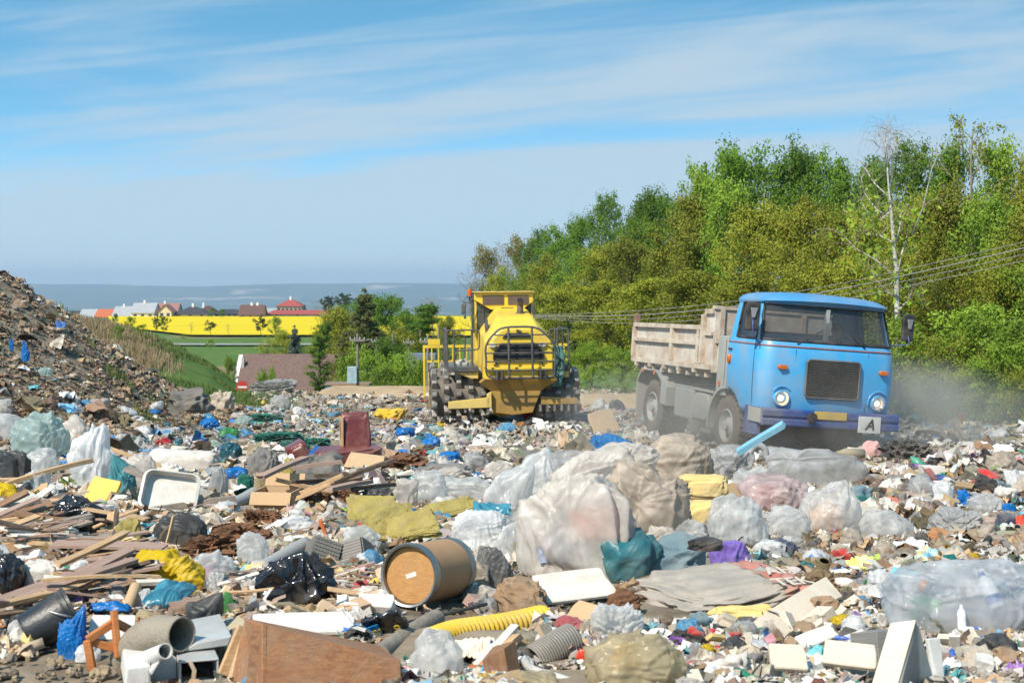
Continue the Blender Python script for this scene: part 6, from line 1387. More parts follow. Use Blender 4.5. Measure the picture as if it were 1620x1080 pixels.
bag('bin_bag', 'black bin bag below the yellow crate lid', 'bin bag', 122, 852, 98, 66, Pblack, 31, n=6, crease=.12, cfreq=2, rf='the black bag below the yellow lid', d=.6)
board('crate_lid', 'orange yellow plastic lid leaning on the left heap', 'lid', 152, 796, 52, 44, .03, pm('lid yellow', (.74, .40, .02), (.66, .34, .02), rough=.45, dirt=.12), rot=-14, tilt=-35, roll=10, rf='the orange yellow lid')
bag('plastic_bag', 'teal knotted bag in front of the white sack', 'plastic bag', 192, 780, 50, 62, film('light teal', (.10, .36, .40), 1, .35), 32, n=6, neck=(-.35, -.1, 1), necklen=1.0, pleat=.08, rf='the teal knotted bag')
bag('plastic_bag', 'tall white filled bag with a pointed top at the left', 'plastic bag', 148, 770, 78, 104, Fwb, 33, n=6, crease=.08, neck=(.25, 0, 1), necklen=.55, rf='the tall white bag')
bag('plastic_bag', 'big clear bag with pale teal folds at the far left', 'plastic bag', 64, 722, 92, 72, Fteal_c, 34, n=6, crease=.08, rf='the clear teal bag'); bag('plastic_bag', 'clear bag filled with white packaging at the left edge', 'plastic bag', 12, 696, 70, 44, Fclear, 35, rf='the clear bag at the left edge')
bag('plastic_bag', 'clear bag with white contents between the teal bag and the tall white bag', 'plastic bag', 118, 712, 62, 56, Fmilk, 36, rf=''); bag('plastic_bag', 'clear crumpled bag below the pale teal one', 'plastic bag', 66, 752, 60, 44, Fclear, 37, rf='')
bag('bin_bag', 'charcoal bag at the left edge under the plank', 'bin bag', 18, 770, 62, 58, Pdgrey, 38, crease=.1, sq=.65, rf='the charcoal bag'); bag('plastic_bag', 'white cloth bag behind the teal knotted bag', 'plastic bag', 222, 772, 58, 56, Fmilk, 39, rf='')
def tray():
    o, m = frame(262, 812, 12, None, tilt=-36, roll=10, name='white_tray', label='white plastic tray with rounded corners propped up on the left heap', cat='tray', rf='the white tray')
    W, H = 46 * m, 72 * m; b = MB(); P = []
    def rr(w, h, r): return [(cx_ + r * math.cos(R(a)), cz + r * math.sin(R(a))) for cx_, cz, a0 in ((w - r, h - r, 0), (-w + r, h - r, 90), (-w + r, r, 180), (w - r, r, 270)) for a in range(a0, a0 + 91, 18)]
    O = rr(W, H, .08); I = rr(W * .9, H * .92, .06); I = [(x, z + H * .04) for x, z in I]; n = len(O)
    b.v = [Vector((x, -.05, z)) for x, z in O] + [Vector((x, -.055, z)) for x, z in I] + [Vector((x * .95, .03, z)) for x, z in I] + [Vector((x, .0, z)) for x, z in O]
    for j in range(2):
        for i in range(n): b.f.append([j * n + i, j * n + (i + 1) % n, (j + 1) * n + (i + 1) % n, (j + 1) * n + i]); b.m.append(0)
    b.f.append([2 * n + i for i in range(n)]); b.m.append(0)
    for i in range(n): b.f.append([i, (i + 1) % n, 3 * n + (i + 1) % n, 3 * n + i]); b.m.append(0)
    b.build('tray_shell', plastic('tray', (.68, .66, .61), .45, .6), o, smooth=True, auto=40)
    b = MB(); b.prism([(x * .97, z) for x, z in O], .032, .05); b.build('tray_back', Wbrown, o)
tray()
bag('paper_wad', 'white crumpled paper on top of the white tray', 'paper', 268, 760, 58, 30, Styro, 40, crease=.2, cfreq=3, rf=''); bag('plastic_bag', 'bright blue bag right of the white paper wad', 'plastic bag', 374, 758, 38, 22, Pblue, 41, rf='the small bright blue bag')
bag('plastic_bag', 'dark teal bag with a bright blue edge', 'plastic bag', 366, 728, 36, 28, film('deep teal', (.02, .13, .17), 1), 42, rf='the dark teal bag'); bag('foam_roll', 'long dirty white mattress roll lying across the left heap', 'roll', 292, 744, 120, 34, Cwhite, 43, crease=.05, lump=.14, d=.35, sq=.6, rf='the long white roll', rot=-6)
bag('plastic_bag', 'grey film bag left of the dark green net', 'plastic bag', 345, 786, 34, 50, Fgrey, 44, rf=''); bag('net', 'dark green net bundle left of the cardboard box', 'net', 388, 784, 30, 36, cloth('net green', (.01, .12, .085), .05), 45, crease=.25, cfreq=4, rf='the dark green net'); bag('rag', 'grey cloth heap behind the cardboard box', 'rag', 418, 750, 54, 44, Cgrey, 46, crease=.12, rf='the grey cloth heap')
bag('foam_piece', 'mustard foam lump right of the grey cloth heap', 'foam piece', 456, 760, 30, 38, Foamy, 47, n=5, crease=.14, cfreq=4, rf='')
# long planks left
plank('wood_plank', 'pale thin batten pointing at the tall white bag', 'plank', (256, 737), (126, 690), 7, .03, Wpine, 51, Y=14.6, dY=.3, rf='the pale thin batten')
plank('wood_plank', 'light plank rising to the right below the tall white bag', 'plank', (-10, 772), (148, 727), 11, .04, Wpine, 52, Y=12.6, dY=.6, rf='the light rising plank')
plank('wood_plank', 'long weathered grey plank lying below the white tray', 'plank', (184, 816), (372, 788), 13, .05, Wgrey, 53, Y=11.2, dY=.3, rf='the long weathered plank')
plank('wood_plank', 'dark grey plank across the boards above the cream sack', 'plank', (26, 880), (160, 868), 12, .05, Wgrey, 54, Y=8.6, dY=.3, rf='the dark grey plank'); plank('wood_batten', 'thin white strip above the cream sack', 'batten', (40, 884), (130, 876), 4, .015, PVC, 55, Y=8.3, dY=.2, rf='')
plank('wood_plank', 'curved brown board leaning across the white bag', 'plank', (60, 940), (158, 864), 11, .02, Wlam, 56, Y=7.6, dY=.5, rf='the curved brown board')
plank('tree_branch', 'bent bare twig in front of the dark grey filled bag', 'branch', (262, 866), (274, 820), 3, .02, Wpine, 57, Y=8.7, dY=.05, rf=''); plank('wood_plank', 'grey plank between teal bag and white tray', 'plank', (250, 764), (200, 740), 14, .04, Wgrey, 58, Y=12.6, dY=.3, rf='')
for k, (a, b, w_, mt, lab) in enumerate([((-20, 990), (210, 928), 26, Wlam, 'widest flat brown board at the bottom of the board heap'), ((-10, 975), (160, 912), 22, Wlam, 'flat brown board above the widest one'), ((20, 982), (214, 910), 14, Wlam, 'long narrow board reaching the yellow bag'), ((60, 972), (205, 900), 18, Wlam, 'upper brown board touching the yellow bag'), ((-20, 1005), (150, 962), 12, Wpine, 'pale edge board along the front of the heap'), ((-30, 1030), (60, 1010), 16, Wbrown, 'orange brown board left of the bucket'), ((-15, 1010), (80, 998), 14, Wlam, 'board just above the bucket rim'), ((90, 950), (200, 893), 12, Wpine, 'narrow pale board in the middle of the heap')]):
    plank('floor_board', lab, 'board', a, b, w_, .02, mt, 60 + k, up=.04 + .02 * k, dY=.7, group='boards of the left heap', rf='', twist=15)
# ---- cardboard box, sofa, wood heap in the middle left
def cardboard_box():
    o, m = frame(430, 808, -8, None, name='cardboard_box', label='open light cardboard box beside the brown splintered wood', cat='box', rf='the light cardboard box')
    W, H = 33 * m, 30 * m; b = MB(); t = .012
    b.box(-W, W, -t, 0, 0, H); b.box(-W, W, .35, .35 + t, 0, H); b.box(-W, -W + t, .001, .349, 0, H); b.box(W - t, W, .001, .349, 0, H); b.box(-W + t, W - t, .001, .349, .0, t); b.build('carton', Card, o)
    for p, rt, nm in (((0, .36, H), (R(-25), 0, 0), 'flap'), ((0, -.01, H), (R(150), 0, 0), 'flap')):
        f = MB(); f.box(-W, W, -t / 2, t / 2, .002, 22 * m); f.build(nm, Card, o, p, rt)
cardboard_box()
def sofa():
    o, m = frame(537, 732, 14, None, name='armchair', label='oxblood leather armchair, its back cushion standing up from the refuse', cat='armchair', rf='the oxblood leather armchair')
    def cush(nm, w, d, h, loc, rot, seed):
        V, Fc = bag_geo(seed, n=5, lump=.05, crease=.035, cfreq=1.6, sq=.42, flat=9, fine=.006); V = V * np.array([w, d, h]); return link(nm, mesh_np(nm, V, Fc, Leather), loc, rot, o)
    cush('backrest', 50 * m, .24, 66 * m, (32 * m, .25, 12 * m), (R(-10), R(-4), R(-6)), 71); cush('seat', 118 * m, .75, 24 * m, (10 * m, .1, 0), (0, R(-3), R(4)), 72); cush('armrest', 34 * m, .5, 36 * m, (-56 * m, .1, 0), (0, R(-26), 0), 73)
    b = MB(); b.box(6 * m, 9 * m, .16, .4, 16 * m, 70 * m); b.build('frame_board', Wpine, o)
sofa()
for q in ((668,968,150,108),(95,1040,100,80),(165,1062,80,100),(500,1080,290,110),(275,1085,180,90),(618,1003,64,50),(262,812,100,60),(430,808,76,56),(537,732,140,70),(512,892,50,44),(556,886,50,44),(1150,984,300,90),(1430,1085,140,110)): hbox(*q)
rng_ = random.Random(4)
for k in range(16):
    x = rng_.uniform(440, 590); y = 812 - (x - 440) * .15 - rng_.uniform(0, 45); L = rng_.uniform(45, 105); a = R(rng_.uniform(3, 24)) * (1 if rng_.random() < .8 else -1)
    plank('broken_plank', '%s broken %s %s' % (['long', 'splintered', 'short', 'bent'][k % 4], ['brown plank', 'dark plank', 'pale plank', 'reddish plank'][k // 4], ['low in the middle wood heap', 'on top of the middle wood heap', 'at the right of the middle wood heap', 'beside the light cardboard box'][(k * 3 + k // 4) % 4]), 'plank', (x - L / 2 * math.cos(a), y), (x + L / 2 * math.cos(a), y - L * math.sin(a)), rng_.uniform(7, 16), .03, [Wbrown, Wdark, Wpine, Wlam][k // 4], 80 + k, Y=10.6 + rng_.random() * 1.8, dY=rng_.uniform(-.2, .9), group='broken planks of the middle heap', rf='', up=rng_.uniform(0, .1))
ref(515, 775, 'the middle wood heap')
for k, (x, y, w_, h_) in enumerate(((470, 800, 90, 34), (540, 800, 80, 40), (640, 742, 90, 24), (380, 860, 100, 30), (330, 885, 110, 34), (410, 830, 80, 22))):
    bag('fibre_heap', ['ragged brown fibre heap left in the middle wood heap', 'ragged brown fibre heap right in the middle wood heap', 'brown fibre heap right of the armchair', 'rotten brown fibre below the light cardboard box', 'rotten brown fibre right of the dark grey filled bag', 'brown crumbled fibre under the cardboard box'][k], 'fibre', x, y, w_, h_, Rust, 100 + k, crease=.25, cfreq=3.5, fine=.08, rf='', smooth=False)
sheet('carpet_piece', 'dark rubber mat folded in front of the armchair', 'mat', 500, 764, 70, .7, pm('rubber mat', (.09, .085, .08), rough=.7, dirt=.4), 111, rise=.14, tilt=12, rf='the dark rubber mat'); board('cardboard_sheet', 'curved tan cardboard sheet at the foot of the armchair', 'cardboard', 572, 742, 60, 40, .015, Card, tilt=-60, roll=12, rf='')
# mustard panels
for k, (x, y, w_, h_, rt, tl, rl, lab) in enumerate([(585, 846, 84, 52, 5, -50, 2, 'mustard insulation slab with a crumbly face'), (630, 862, 100, 40, 20, -40, -22, 'long mustard slab slanting up left of the drum top'), (660, 876, 90, 48, -6, -45, -18, 'curved mustard board above the drum'), (712, 836, 110, 36, 8, -55, -16, 'mustard insulation board under the clear films'), (606, 872, 40, 30, 10, -30, 10, 'small mustard foam block between the slabs')]):
    V, Fc = bag_geo(120 + k, n=5, lump=.20, crease=.10, cfreq=3.0, sq=.45, flat=9, fine=.05); Yb = hitY(x, y); m = Yb / F; c = at(x, y, Yb + .1)
    M = Matrix.Rotation(R(rt), 3, 'Z') @ Matrix.Rotation(R(tl), 3, 'X') @ Matrix.Rotation(R(rl), 3, 'Y')
    o = link('insulation_slab', mesh_np('insulation_slab', V * np.array([w_ * m, .055, h_ * m * 1.25]), Fc, Foamy, False), (c.x, c.y, float(gz(c.x, c.y)) + .06), M.to_euler()); tag(o, lab, 'insulation', 'mustard insulation slabs'); ref(x, y - 10, 'the ' + lab.split(' with')[0])
def crates():
    for k, (x, y, w_, h_, rt, rl, lab) in enumerate([(512, 892, 44, 44, 30, 25, 'grey perforated plastic crate behind the shiny black bin bag'), (556, 886, 40, 36, -20, -20, 'second grey perforated crate, half turned, left of the drum')]):
        o, m = frame(x, y, rt, None, roll=rl, tilt=-25, name='plastic_crate', label=lab, cat='crate', rf='the ' + lab.split(' behind')[0])
        W, H, D, t = w_ * m, h_ * m, .3, .012; cm_ = plastic('crate grey', (.16, .15, .135), .6, .4); b = MB()
        n = 9
        for j in range(n):
            x_ = -W / 2 + (j + .5) * W / n; b.box(x_ - W / n * .3, x_ + W / n * .3, 0, t, t, H - t)
        for j in range(7): z_ = t + (H - 2 * t) * j / 6; b.box(-W / 2, W / 2, -.003, t + .003, z_ - .008, z_ + .008)
        for s_ in (-1, 1): b.box(s_ * W / 2 - t / 2, s_ * W / 2 + t / 2, t + .004, D, 0, H)
        b.box(-W / 2, W / 2, D, D + t, 0, H); b.box(-W / 2 + t, W / 2 - t, t + .004, D - .001, -t, 0); b.build('crate_shell', cm_, o)
crates()
plank('wood_batten', 'orange strip standing beside the grey crates', 'batten', (520, 860), (508, 826), 9, .02, pm('orange strip', (.65, .16, .04), rough=.5, dirt=.3), 140, dY=0, rf='')
bag('plastic_bag', 'clear wrinkled film above the crates', 'plastic bag', 575, 880, 70, 46, Fclear, 141, crease=.16, rf='the clear film above the crates'); bag('plastic_bag', 'clear bag full of dark scraps left of the crates', 'plastic bag', 400, 892, 56, 52, Fclear, 142, crease=.12, rf='')
bag('plastic_bag', 'white bag with pale blue contents in the middle', 'plastic bag', 468, 846, 66, 30, Fwb, 143, crease=.14, rf='the pale blue and white bag')
board('plastic_cup', 'small yellow plastic tub beside the pale blue bag', 'tub', 454, 848, 14, 11, .05, Pyel, rf=''); bag('rag', 'small red rag left of the yellow tub', 'rag', 428, 856, 14, 9, cloth('red', (.5, .03, .03)), 144, n=3, rf='')
# ---- white bags right of the middle
for k, (x, y, w_, h_, mt, lab) in enumerate([(640, 800, 46, 44, Fmilk, 'round milky bag left of the bubble wrap'), (598, 806, 56, 40, Pdgrey, 'dark blue grey bag behind the mustard slabs'), (680, 792, 66, 50, Fclear, 'upright clear film right of the round milky bag'), (705, 752, 90, 18, Cgrey, 'flat grey cloth strip behind the clear films'), (738, 790, 110, 34, Fclear, 'long clear film lying over the mustard board'), (712, 762, 70, 24, Fmilk, 'milky film under the grey cloth strip')]):
    bag('plastic_bag' if mt is not Cgrey else 'rag', lab, 'plastic bag' if mt is not Cgrey else 'rag', x, y, w_, h_, mt, 150 + k, crease=.12, rf='the ' + lab.split(' left')[0].split(' right')[0], sq=.7)
bag('plastic_bag', 'white and sky blue wrapped bale above the drum', 'plastic bag', 762, 872, 106, 62, Fwb, 160, n=6, crease=.07, pleat=.1, neck=(-1, -.2, -.1), necklen=.3, rf='the white and blue bale'); sheet('plastic_sheet', 'sky blue film over the white bale', 'plastic sheet', 778, 850, 60, .18, film('sky blue', (.08, .38, .62), .85), 161, lift=.14, tilt=18, rf='')
bag('plastic_bag', 'smoky dark bag right of the drum', 'plastic bag', 782, 930, 66, 66, Fsmoke, 162, n=6, crease=.09, rf='the smoky dark bag', d=.6)
board('plastic_cone', 'small orange red plastic peg beside the white bale', 'peg', 768, 806, 12, 22, .02, pm('peg orange', (.75, .12, .02), rough=.4), poly=[(-.5, 0), (.5, 0), (.2, .25), (.15, 1), (-.15, 1), (-.2, .25)], rf='')
# ---- giant bags
bag('refuse_sack', 'giant milky sack, lower left of the white pile', 'sack', 908, 924, 196, 176, Fmilk, 171, n=6, pinch=4, pamp=.055, crease=.035, cfreq=1.5, lump=.22, sq=.88, d=.75, pleat=.07, neck=(.45, -.8, -.25), necklen=.3, fine=.03, rf='the giant milky sack')
bag('refuse_sack', 'giant wrinkled beige sack to the right of the milky one', 'sack', 1022, 858, 150, 132, Fbeige, 172, n=6, pinch=4, pamp=.07, crease=.04, cfreq=1.5, lump=.2, sq=.85, d=.85, fine=.03, neck=(-.5, -.3, .8), necklen=.25, pleat=.06, rf='the giant beige sack')
bag('refuse_sack', 'upper beige sack with folds on top of the white pile', 'sack', 945, 838, 170, 112, Fmilk, 173, n=6, pinch=4, pamp=.06, crease=.04, cfreq=1.5, lump=.2, sq=.85, fine=.03, neck=(.5, -.3, .6), necklen=.2, pleat=.06, rf='the upper beige sack', lift=.12)
bag('refuse_sack', 'round tan sack at the back of the white pile', 'sack', 1066, 786, 136, 96, Fbeige, 174, n=6, pinch=4, pamp=.05, crease=.03, cfreq=1.5, lump=.15, d=.8, fine=.03, rf='the round tan sack'); bag('plastic_bag', 'pale green film on the side of the tan sack', 'plastic bag', 1092, 784, 88, 62, Fgreen, 175, n=6, crease=.07, rf='the pale green film')
bag('rag', 'salmon red cloth showing through the giant milky sack', 'rag', 944, 852, 92, 56, cloth('salmon', (.72, .26, .19)), 176, Y=hitY(908, 924) + .03, rf='', d=.45, crease=.05, n=5); bag('rag', 'blue and grey striped cloth inside the giant milky sack', 'rag', 880, 890, 60, 44, cloth('stripe', (.35, .40, .55)), 177, Y=hitY(908, 924) + .0, rf='', d=.35, crease=.06, n=5)
for k, (x, y, w_, h_, mt, lab, kw) in enumerate([(805, 830, 84, 92, Fclear, 'tall clear film left of the upper beige sack', dict(neck=(.8, 0, 1), necklen=.7)), (846, 800, 100, 92, Fclear, 'clear sheet bag with a peaked top at the left of the pile', dict(neck=(.2, 0, 1), necklen=.7)), (905, 768, 110, 56, Fgrey, 'greyish clear bag with a red cloth behind the beige sack', {}), (790, 758, 50, 30, Fmilk, 'cream bag left behind the clear films', {}), (815, 880, 70, 56, Fclear, 'clear film sagging left of the giant milky sack', {}), (880, 918, 90, 40, Fmilk, 'white film skirt at the foot of the giant milky sack', {})]):
    bag('plastic_bag', lab, 'plastic bag', x, y, w_, h_, mt, 180 + k, n=6, crease=.09, cfreq=1.7, rf='the ' + lab.split(' left')[0].split(' with')[0].split(' behind')[0], **kw)
bag('rag', 'red cloth inside the greyish clear bag', 'rag', 914, 748, 54, 30, cloth('red2', (.62, .11, .07)), 187, rf='')
sheet('tarpaulin', 'blue tarpaulin behind the tan sack', 'tarpaulin', 974, 722, 74, 1.2, film('tarp blue', (.03, .22, .52), 1, .4), 188, rise=.2, fold=.05, rf='the blue tarpaulin')
# ---- teal bag, blue cloth, purple
bag('plastic_bag', 'large teal bag with a twisted knot in front of the white pile', 'plastic bag', 988, 922, 124, 90, Pteal, 190, n=6, pinch=2, pamp=.02, crease=.07, cfreq=1.6, neck=(-1, -.1, .55), necklen=.35, pleat=.03, lump=.28, sq=.9, fine=.03, rf='the large teal bag')
bag('rag', 'crumpled grey blue cloth right of the teal bag', 'rag', 1058, 922, 128, 76, Cgb, 191, n=6, crease=.13, cfreq=1.6, lump=.3, sq=.7, rf='the grey blue cloth'); bag('rag', 'purple cloth cone right of the grey blue cloth', 'rag', 1152, 904, 72, 50, Ppurple, 192, n=6, crease=.09, cfreq=1.6, neck=(-1, 0, .6), necklen=.6, rf='the purple cloth')
bag('plastic_bag', 'white and grey film behind the grey blue cloth', 'plastic bag', 1086, 860, 64, 40, Fclear, 193, crease=.15, rf='')
# ---- clear bags on the right
bag('plastic_bag', 'round clear bag with white foil right of the giant beige sack', 'plastic bag', 1168, 864, 100, 80, Fclear, 200, n=6, crease=.07, rf='the round clear bag'); bag('plastic_bag', 'clear bag with orange peelings inside, right of the round one', 'plastic bag', 1312, 842, 100, 82, Fclear, 201, n=6, crease=.06, neck=(.4, 0, 1), necklen=.3, rf='the clear bag of orange peelings')
bag('food_waste', 'orange peelings inside the clear bag', 'food waste', 1305, 838, 66, 46, pm('peel orange', (.78, .36, .12), (.8, .55, .35), rough=.7, ns=14, bump=.6, bs=30), 202, crease=.12, rf=''); bag('plastic_bag', 'clear pink bag on top of the right pile', 'plastic bag', 1222, 808, 116, 56, Fpink, 203, n=6, crease=.06, rf='the clear pink bag')
bag('rag', 'dark red scraps inside the clear pink bag', 'rag', 1212, 806, 60, 40, cloth('dark red', (.42, .06, .06)), 204, rf=''); bag('plastic_bag', 'clear bag of white scraps between the round bag and the orange one', 'plastic bag', 1244, 850, 80, 50, Fclear, 205, n=6, crease=.09, rf='the clear bag of white scraps')
bag('paper_wad', 'white paper wad in the clear bag of white scraps', 'paper', 1240, 846, 50, 30, Styro, 206, n=4, crease=.2, rf=''); bag('plastic_sheet', 'long grey polythene bag draped along the back of the right pile', 'plastic bag', 1285, 768, 170, 62, Fgrey, 207, n=6, crease=.035, cfreq=1.3, d=.4, sq=.7, rf='the long grey polythene bag')
bag('plastic_bag', 'grey wrinkled film left of the light blue slat', 'plastic bag', 1152, 758, 84, 54, Fgrey, 208, n=6, crease=.1, rf='the grey wrinkled film'); bag('plastic_bag', 'clear film in front of the long grey polythene bag', 'plastic bag', 1190, 786, 80, 46, Fclear, 209, crease=.12, rf=''); bag('plastic_bag', 'clear flattened bag right of the orange peelings', 'plastic bag', 1400, 850, 90, 44, Fclear, 210, crease=.1, rf='the flattened clear bag')
plank('blind_slat', 'light blue curved slat sticking up in front of the lorry wheel', 'slat', (1166, 716), (1238, 672), 16, .05, pm('slat blue', (.22, .48, .62), rough=.35, dirt=.1), 211, Y=13.6, dY=-.25, rf='the light blue slat', twist=25)
board('cardboard_box', 'brown cardboard fold inside the grey wrinkled film', 'cardboard', 1165, 796, 34, 32, .08, Card, rot=30, tilt=-20, rf=''); bag('foam_block', 'cream yellow foam cushion, hollow and broken', 'foam block', 1112, 806, 82, 36, Foamc, 212, n=5, lump=.06, crease=.04, sq=.5, flat=9, rf='the cream foam cushion', lift=.1, rot=-8)
bag('foam_block', 'lower half of the broken cream foam cushion', 'foam block', 1108, 828, 72, 36, Foamc, 213, n=5, lump=.12, crease=.06, sq=.55, rf=''); hose('tyre_ring', 'blue grey rubber ring behind the light blue slat', 'ring', [(1186, 716), (1196, 702), (1210, 708), (1212, 720)], .035, PGrey, Y=14.2, rf='')
# ---- printed sack
def printed_sack():
    V, Fc = bag_geo(220, n=6, lump=.2, crease=.09, cfreq=2.2, sq=.6, flat=.3, fine=.01); Yb = hitY(1150, 984); m = Yb / F; c = at(1150, 984, Yb + .55)
    o = empty('printed_sack', (c.x, c.y, float(gz(c.x, c.y)) - .02), (0, R(-7), R(16))); tag(o, 'long flattened grey sack with red print on its right end', 'sack'); ref(1150, 940, 'the long printed sack')
    W, D, H = 300 * m, 1.0, 66 * m; s_ = V * np.array([W, D, H]); link('sack_body', mesh_np('sack_body', s_, Fc, pm('sack cloth', (.40, .36, .31), (.28, .25, .215), rough=.85, spec=.15, ns=4, nd=8, dirt=.35, bump=.4, bs=40)), parent=o)
    # print follows the surface: patches taken from the sack's own faces, set 3 mm proud
    cen = s_[Fc].mean(1); sel = (cen[:, 0] > W * .17) & (cen[:, 0] < W * .44) & (cen[:, 2] > H * .35) & (n2(cen[:, 0], cen[:, 1], 3.5, 5) > -.18) & ((cen[:, 1] * 3.2 % 1) > .22); f2 = Fc[sel]; ids, inv = np.unique(f2, return_inverse=True)
    P = s_[ids]; d_ = P - np.array([0, 0, H * .3]); d_ /= np.linalg.norm(d_, axis=1)[:, None]; link('red_print', mesh_np('red_print', P + d_ * .004, inv.reshape(-1, 3), pm('print red', (.46, .10, .07), (.42, .22, .17), rough=.8, ns=9, dirt=.4)), parent=o)
    zt = lambda x, y: float(s_[(abs(s_[:, 0] - x) < .1) & (abs(s_[:, 1] - y) < .06), 2].max())
    cr = pm('print cream', (.62, .55, .45), rough=.8, dirt=.3)
    for t, x, y in (('AH', .30, -.10), ('TEK', .25, -.32)): letters(t, .115, cr, (W * x, y, zt(W * x, y) + .004), (R(12), R(8), R(6)), o)
printed_sack()
bag('foam_edge', 'torn yellow foam edge under the printed sack', 'foam', 1180, 985, 130, 26, Foamc, 221, crease=.1, sq=.6, rf='', d=.3); bag('rag', 'black crumpled rag lying on the printed sack', 'rag', 1115, 938, 60, 20, Cdark, 222, rf='', lift=.22)
bag('paper_roll', 'crumpled brown paper roll right of the smoky bag', 'paper', 820, 974, 96, 56, pm('brown paper', (.33, .21, .12), (.22, .135, .075), rough=.9, dirt=.25, ns=5, bump=.4, bs=30), 223, n=6, crease=.13, cfreq=2.2, sq=.65, rf='the brown paper roll')
board('foam_board', 'torn off white board below the giant milky sack', 'board', 922, 958, 128, 76, .02, Wwhite, rot=18, tilt=-66, roll=-5, lift=.03, rf='the torn off white board'); plank('broken_plank', 'splintered brown stick below the teal bag', 'plank', (930, 944), (1042, 914), 14, .05, Wbrown, 224, Y=6.9, dY=.3, rf='the splintered stick')
bag('rusty_sheet', 'brown rusty crumpled sheet left of the printed sack', 'scrap metal', 985, 975, 66, 44, Rust, 225, crease=.2, rf='the rusty crumpled sheet', d=.5); board('cardboard_sheet', 'curled tan cardboard piece in front of the torn white board', 'cardboard', 922, 984, 62, 40, .012, Card, rot=-20, tilt=-55, roll=15, rf='the curled tan cardboard'); bag('rag', 'bright red scrap beside the brown paper roll', 'rag', 882, 938, 34, 22, cloth('bright red', (.6, .02, .03)), 226, rf='')
bag('rag', 'dark red cloth left of the clear film at the bottom', 'rag', 900, 1002, 54, 26, cloth('wine', (.33, .06, .07)), 227, rf='')
# ---- bottom centre right
bag('plastic_bag', 'amber clear bag with yellow shards at the bottom centre', 'plastic bag', 1005, 1092, 172, 92, Famber, 230, n=6, crease=.05, sq=.95, pinch=4, pamp=.06, lump=.3, rf='the amber clear bag'); bag('plastic_shards', 'yellow plastic shards inside the amber bag', 'plastic shards', 990, 1062, 74, 46, pm('shard yellow', (.85, .42, .01), rough=.3), 231, n=3, crease=.35, cfreq=4, rf='', smooth=False)
bag('plastic_bag', 'crinkled clear film behind the amber bag', 'plastic bag', 975, 1010, 92, 52, Fclear, 232, n=6, crease=.17, rf='the crinkled clear film'); bag('plastic_bag', 'clear beige bag below the short wooden post', 'plastic bag', 850, 1095, 90, 32, Famber, 233, rf='')
hose('white_cable', 'white plastic edging bent at the bottom centre', 'edging', [(826, 1040), (840, 1060), (880, 1070), (935, 1090)], .016, PVC, Y=4.95, rf=''); bag('food_waste', 'red tomato coloured lump right of the grey duct', 'food waste', 922, 1050, 22, 26, plastic('tomato', (.7, .04, .01)), 234, n=4, rf='')
# ---- right: tiles, foam, boards
for k, (x, y, w_, h_, rt, tl, rl, mt, lab) in enumerate([(1300, 1034, 70, 28, 10, -55, -20, 'S', 'white foam bar right of the beige boards'), (1250, 1078, 60, 46, 10, -45, 6, 'T', 'cream board at the bottom edge'), (1342, 1072, 84, 46, -15, -50, 4, 'T', 'wide cream board at the bottom edge left of the white panel')]):
    board('wall_board', lab, 'board', x, y, w_, h_, .025, pm('beige board', (.66, .57, .45), (.56, .47, .36), rough=.9, ns=4, dirt=.25, bump=.2) if mt == 'T' else Styro, rot=rt, tilt=tl, roll=rl, lift=.04, rf='the ' + lab.split(' in the')[0].split(' right')[0], group='boards in the lower right')
bbm = MATS['beige board']
for a, b, w_, lab, tw in (((1200, 1018), (1318, 940), 46, 'largest beige board slanting up in the lower right', 30), ((1176, 1040), (1238, 992), 40, 'short beige board at the lower left of the largest one', 20), ((1250, 1030), (1326, 982), 24, 'narrow beige board right of the largest one', 35), ((1225, 995), (1286, 950), 22, 'thin cream board lying on the largest beige board', 40)):
    plank('wall_board', lab, 'board', a, b, w_, .022, bbm, int(a[0]), dY=.55, up=.03, group='boards in the lower right', twist=tw, rf='the ' + lab.split(' slanting')[0].split(' at the')[0].split(' right of')[0].split(' lying')[0])
for k, (x, y, w_, h_, lab) in enumerate(((960, 912, 84, 40, 'cream film crumpled between the giant sacks and the teal bag'), (1050, 868, 70, 34, 'dirty clear film at the foot of the giant beige sack'), (850, 860, 80, 60, 'wrinkled clear film hanging on the left of the giant milky sack'), (985, 800, 120, 50, 'creased milky film across the top of the giant sacks'))):
    bag('plastic_film', lab, 'plastic film', x, y, w_, h_, Fmilk if k != 2 else Fclear, 900 + k, n=6, pinch=4, pamp=.08, crease=.06, rf='', lift=.3 if k == 3 else 0, sq=.9)
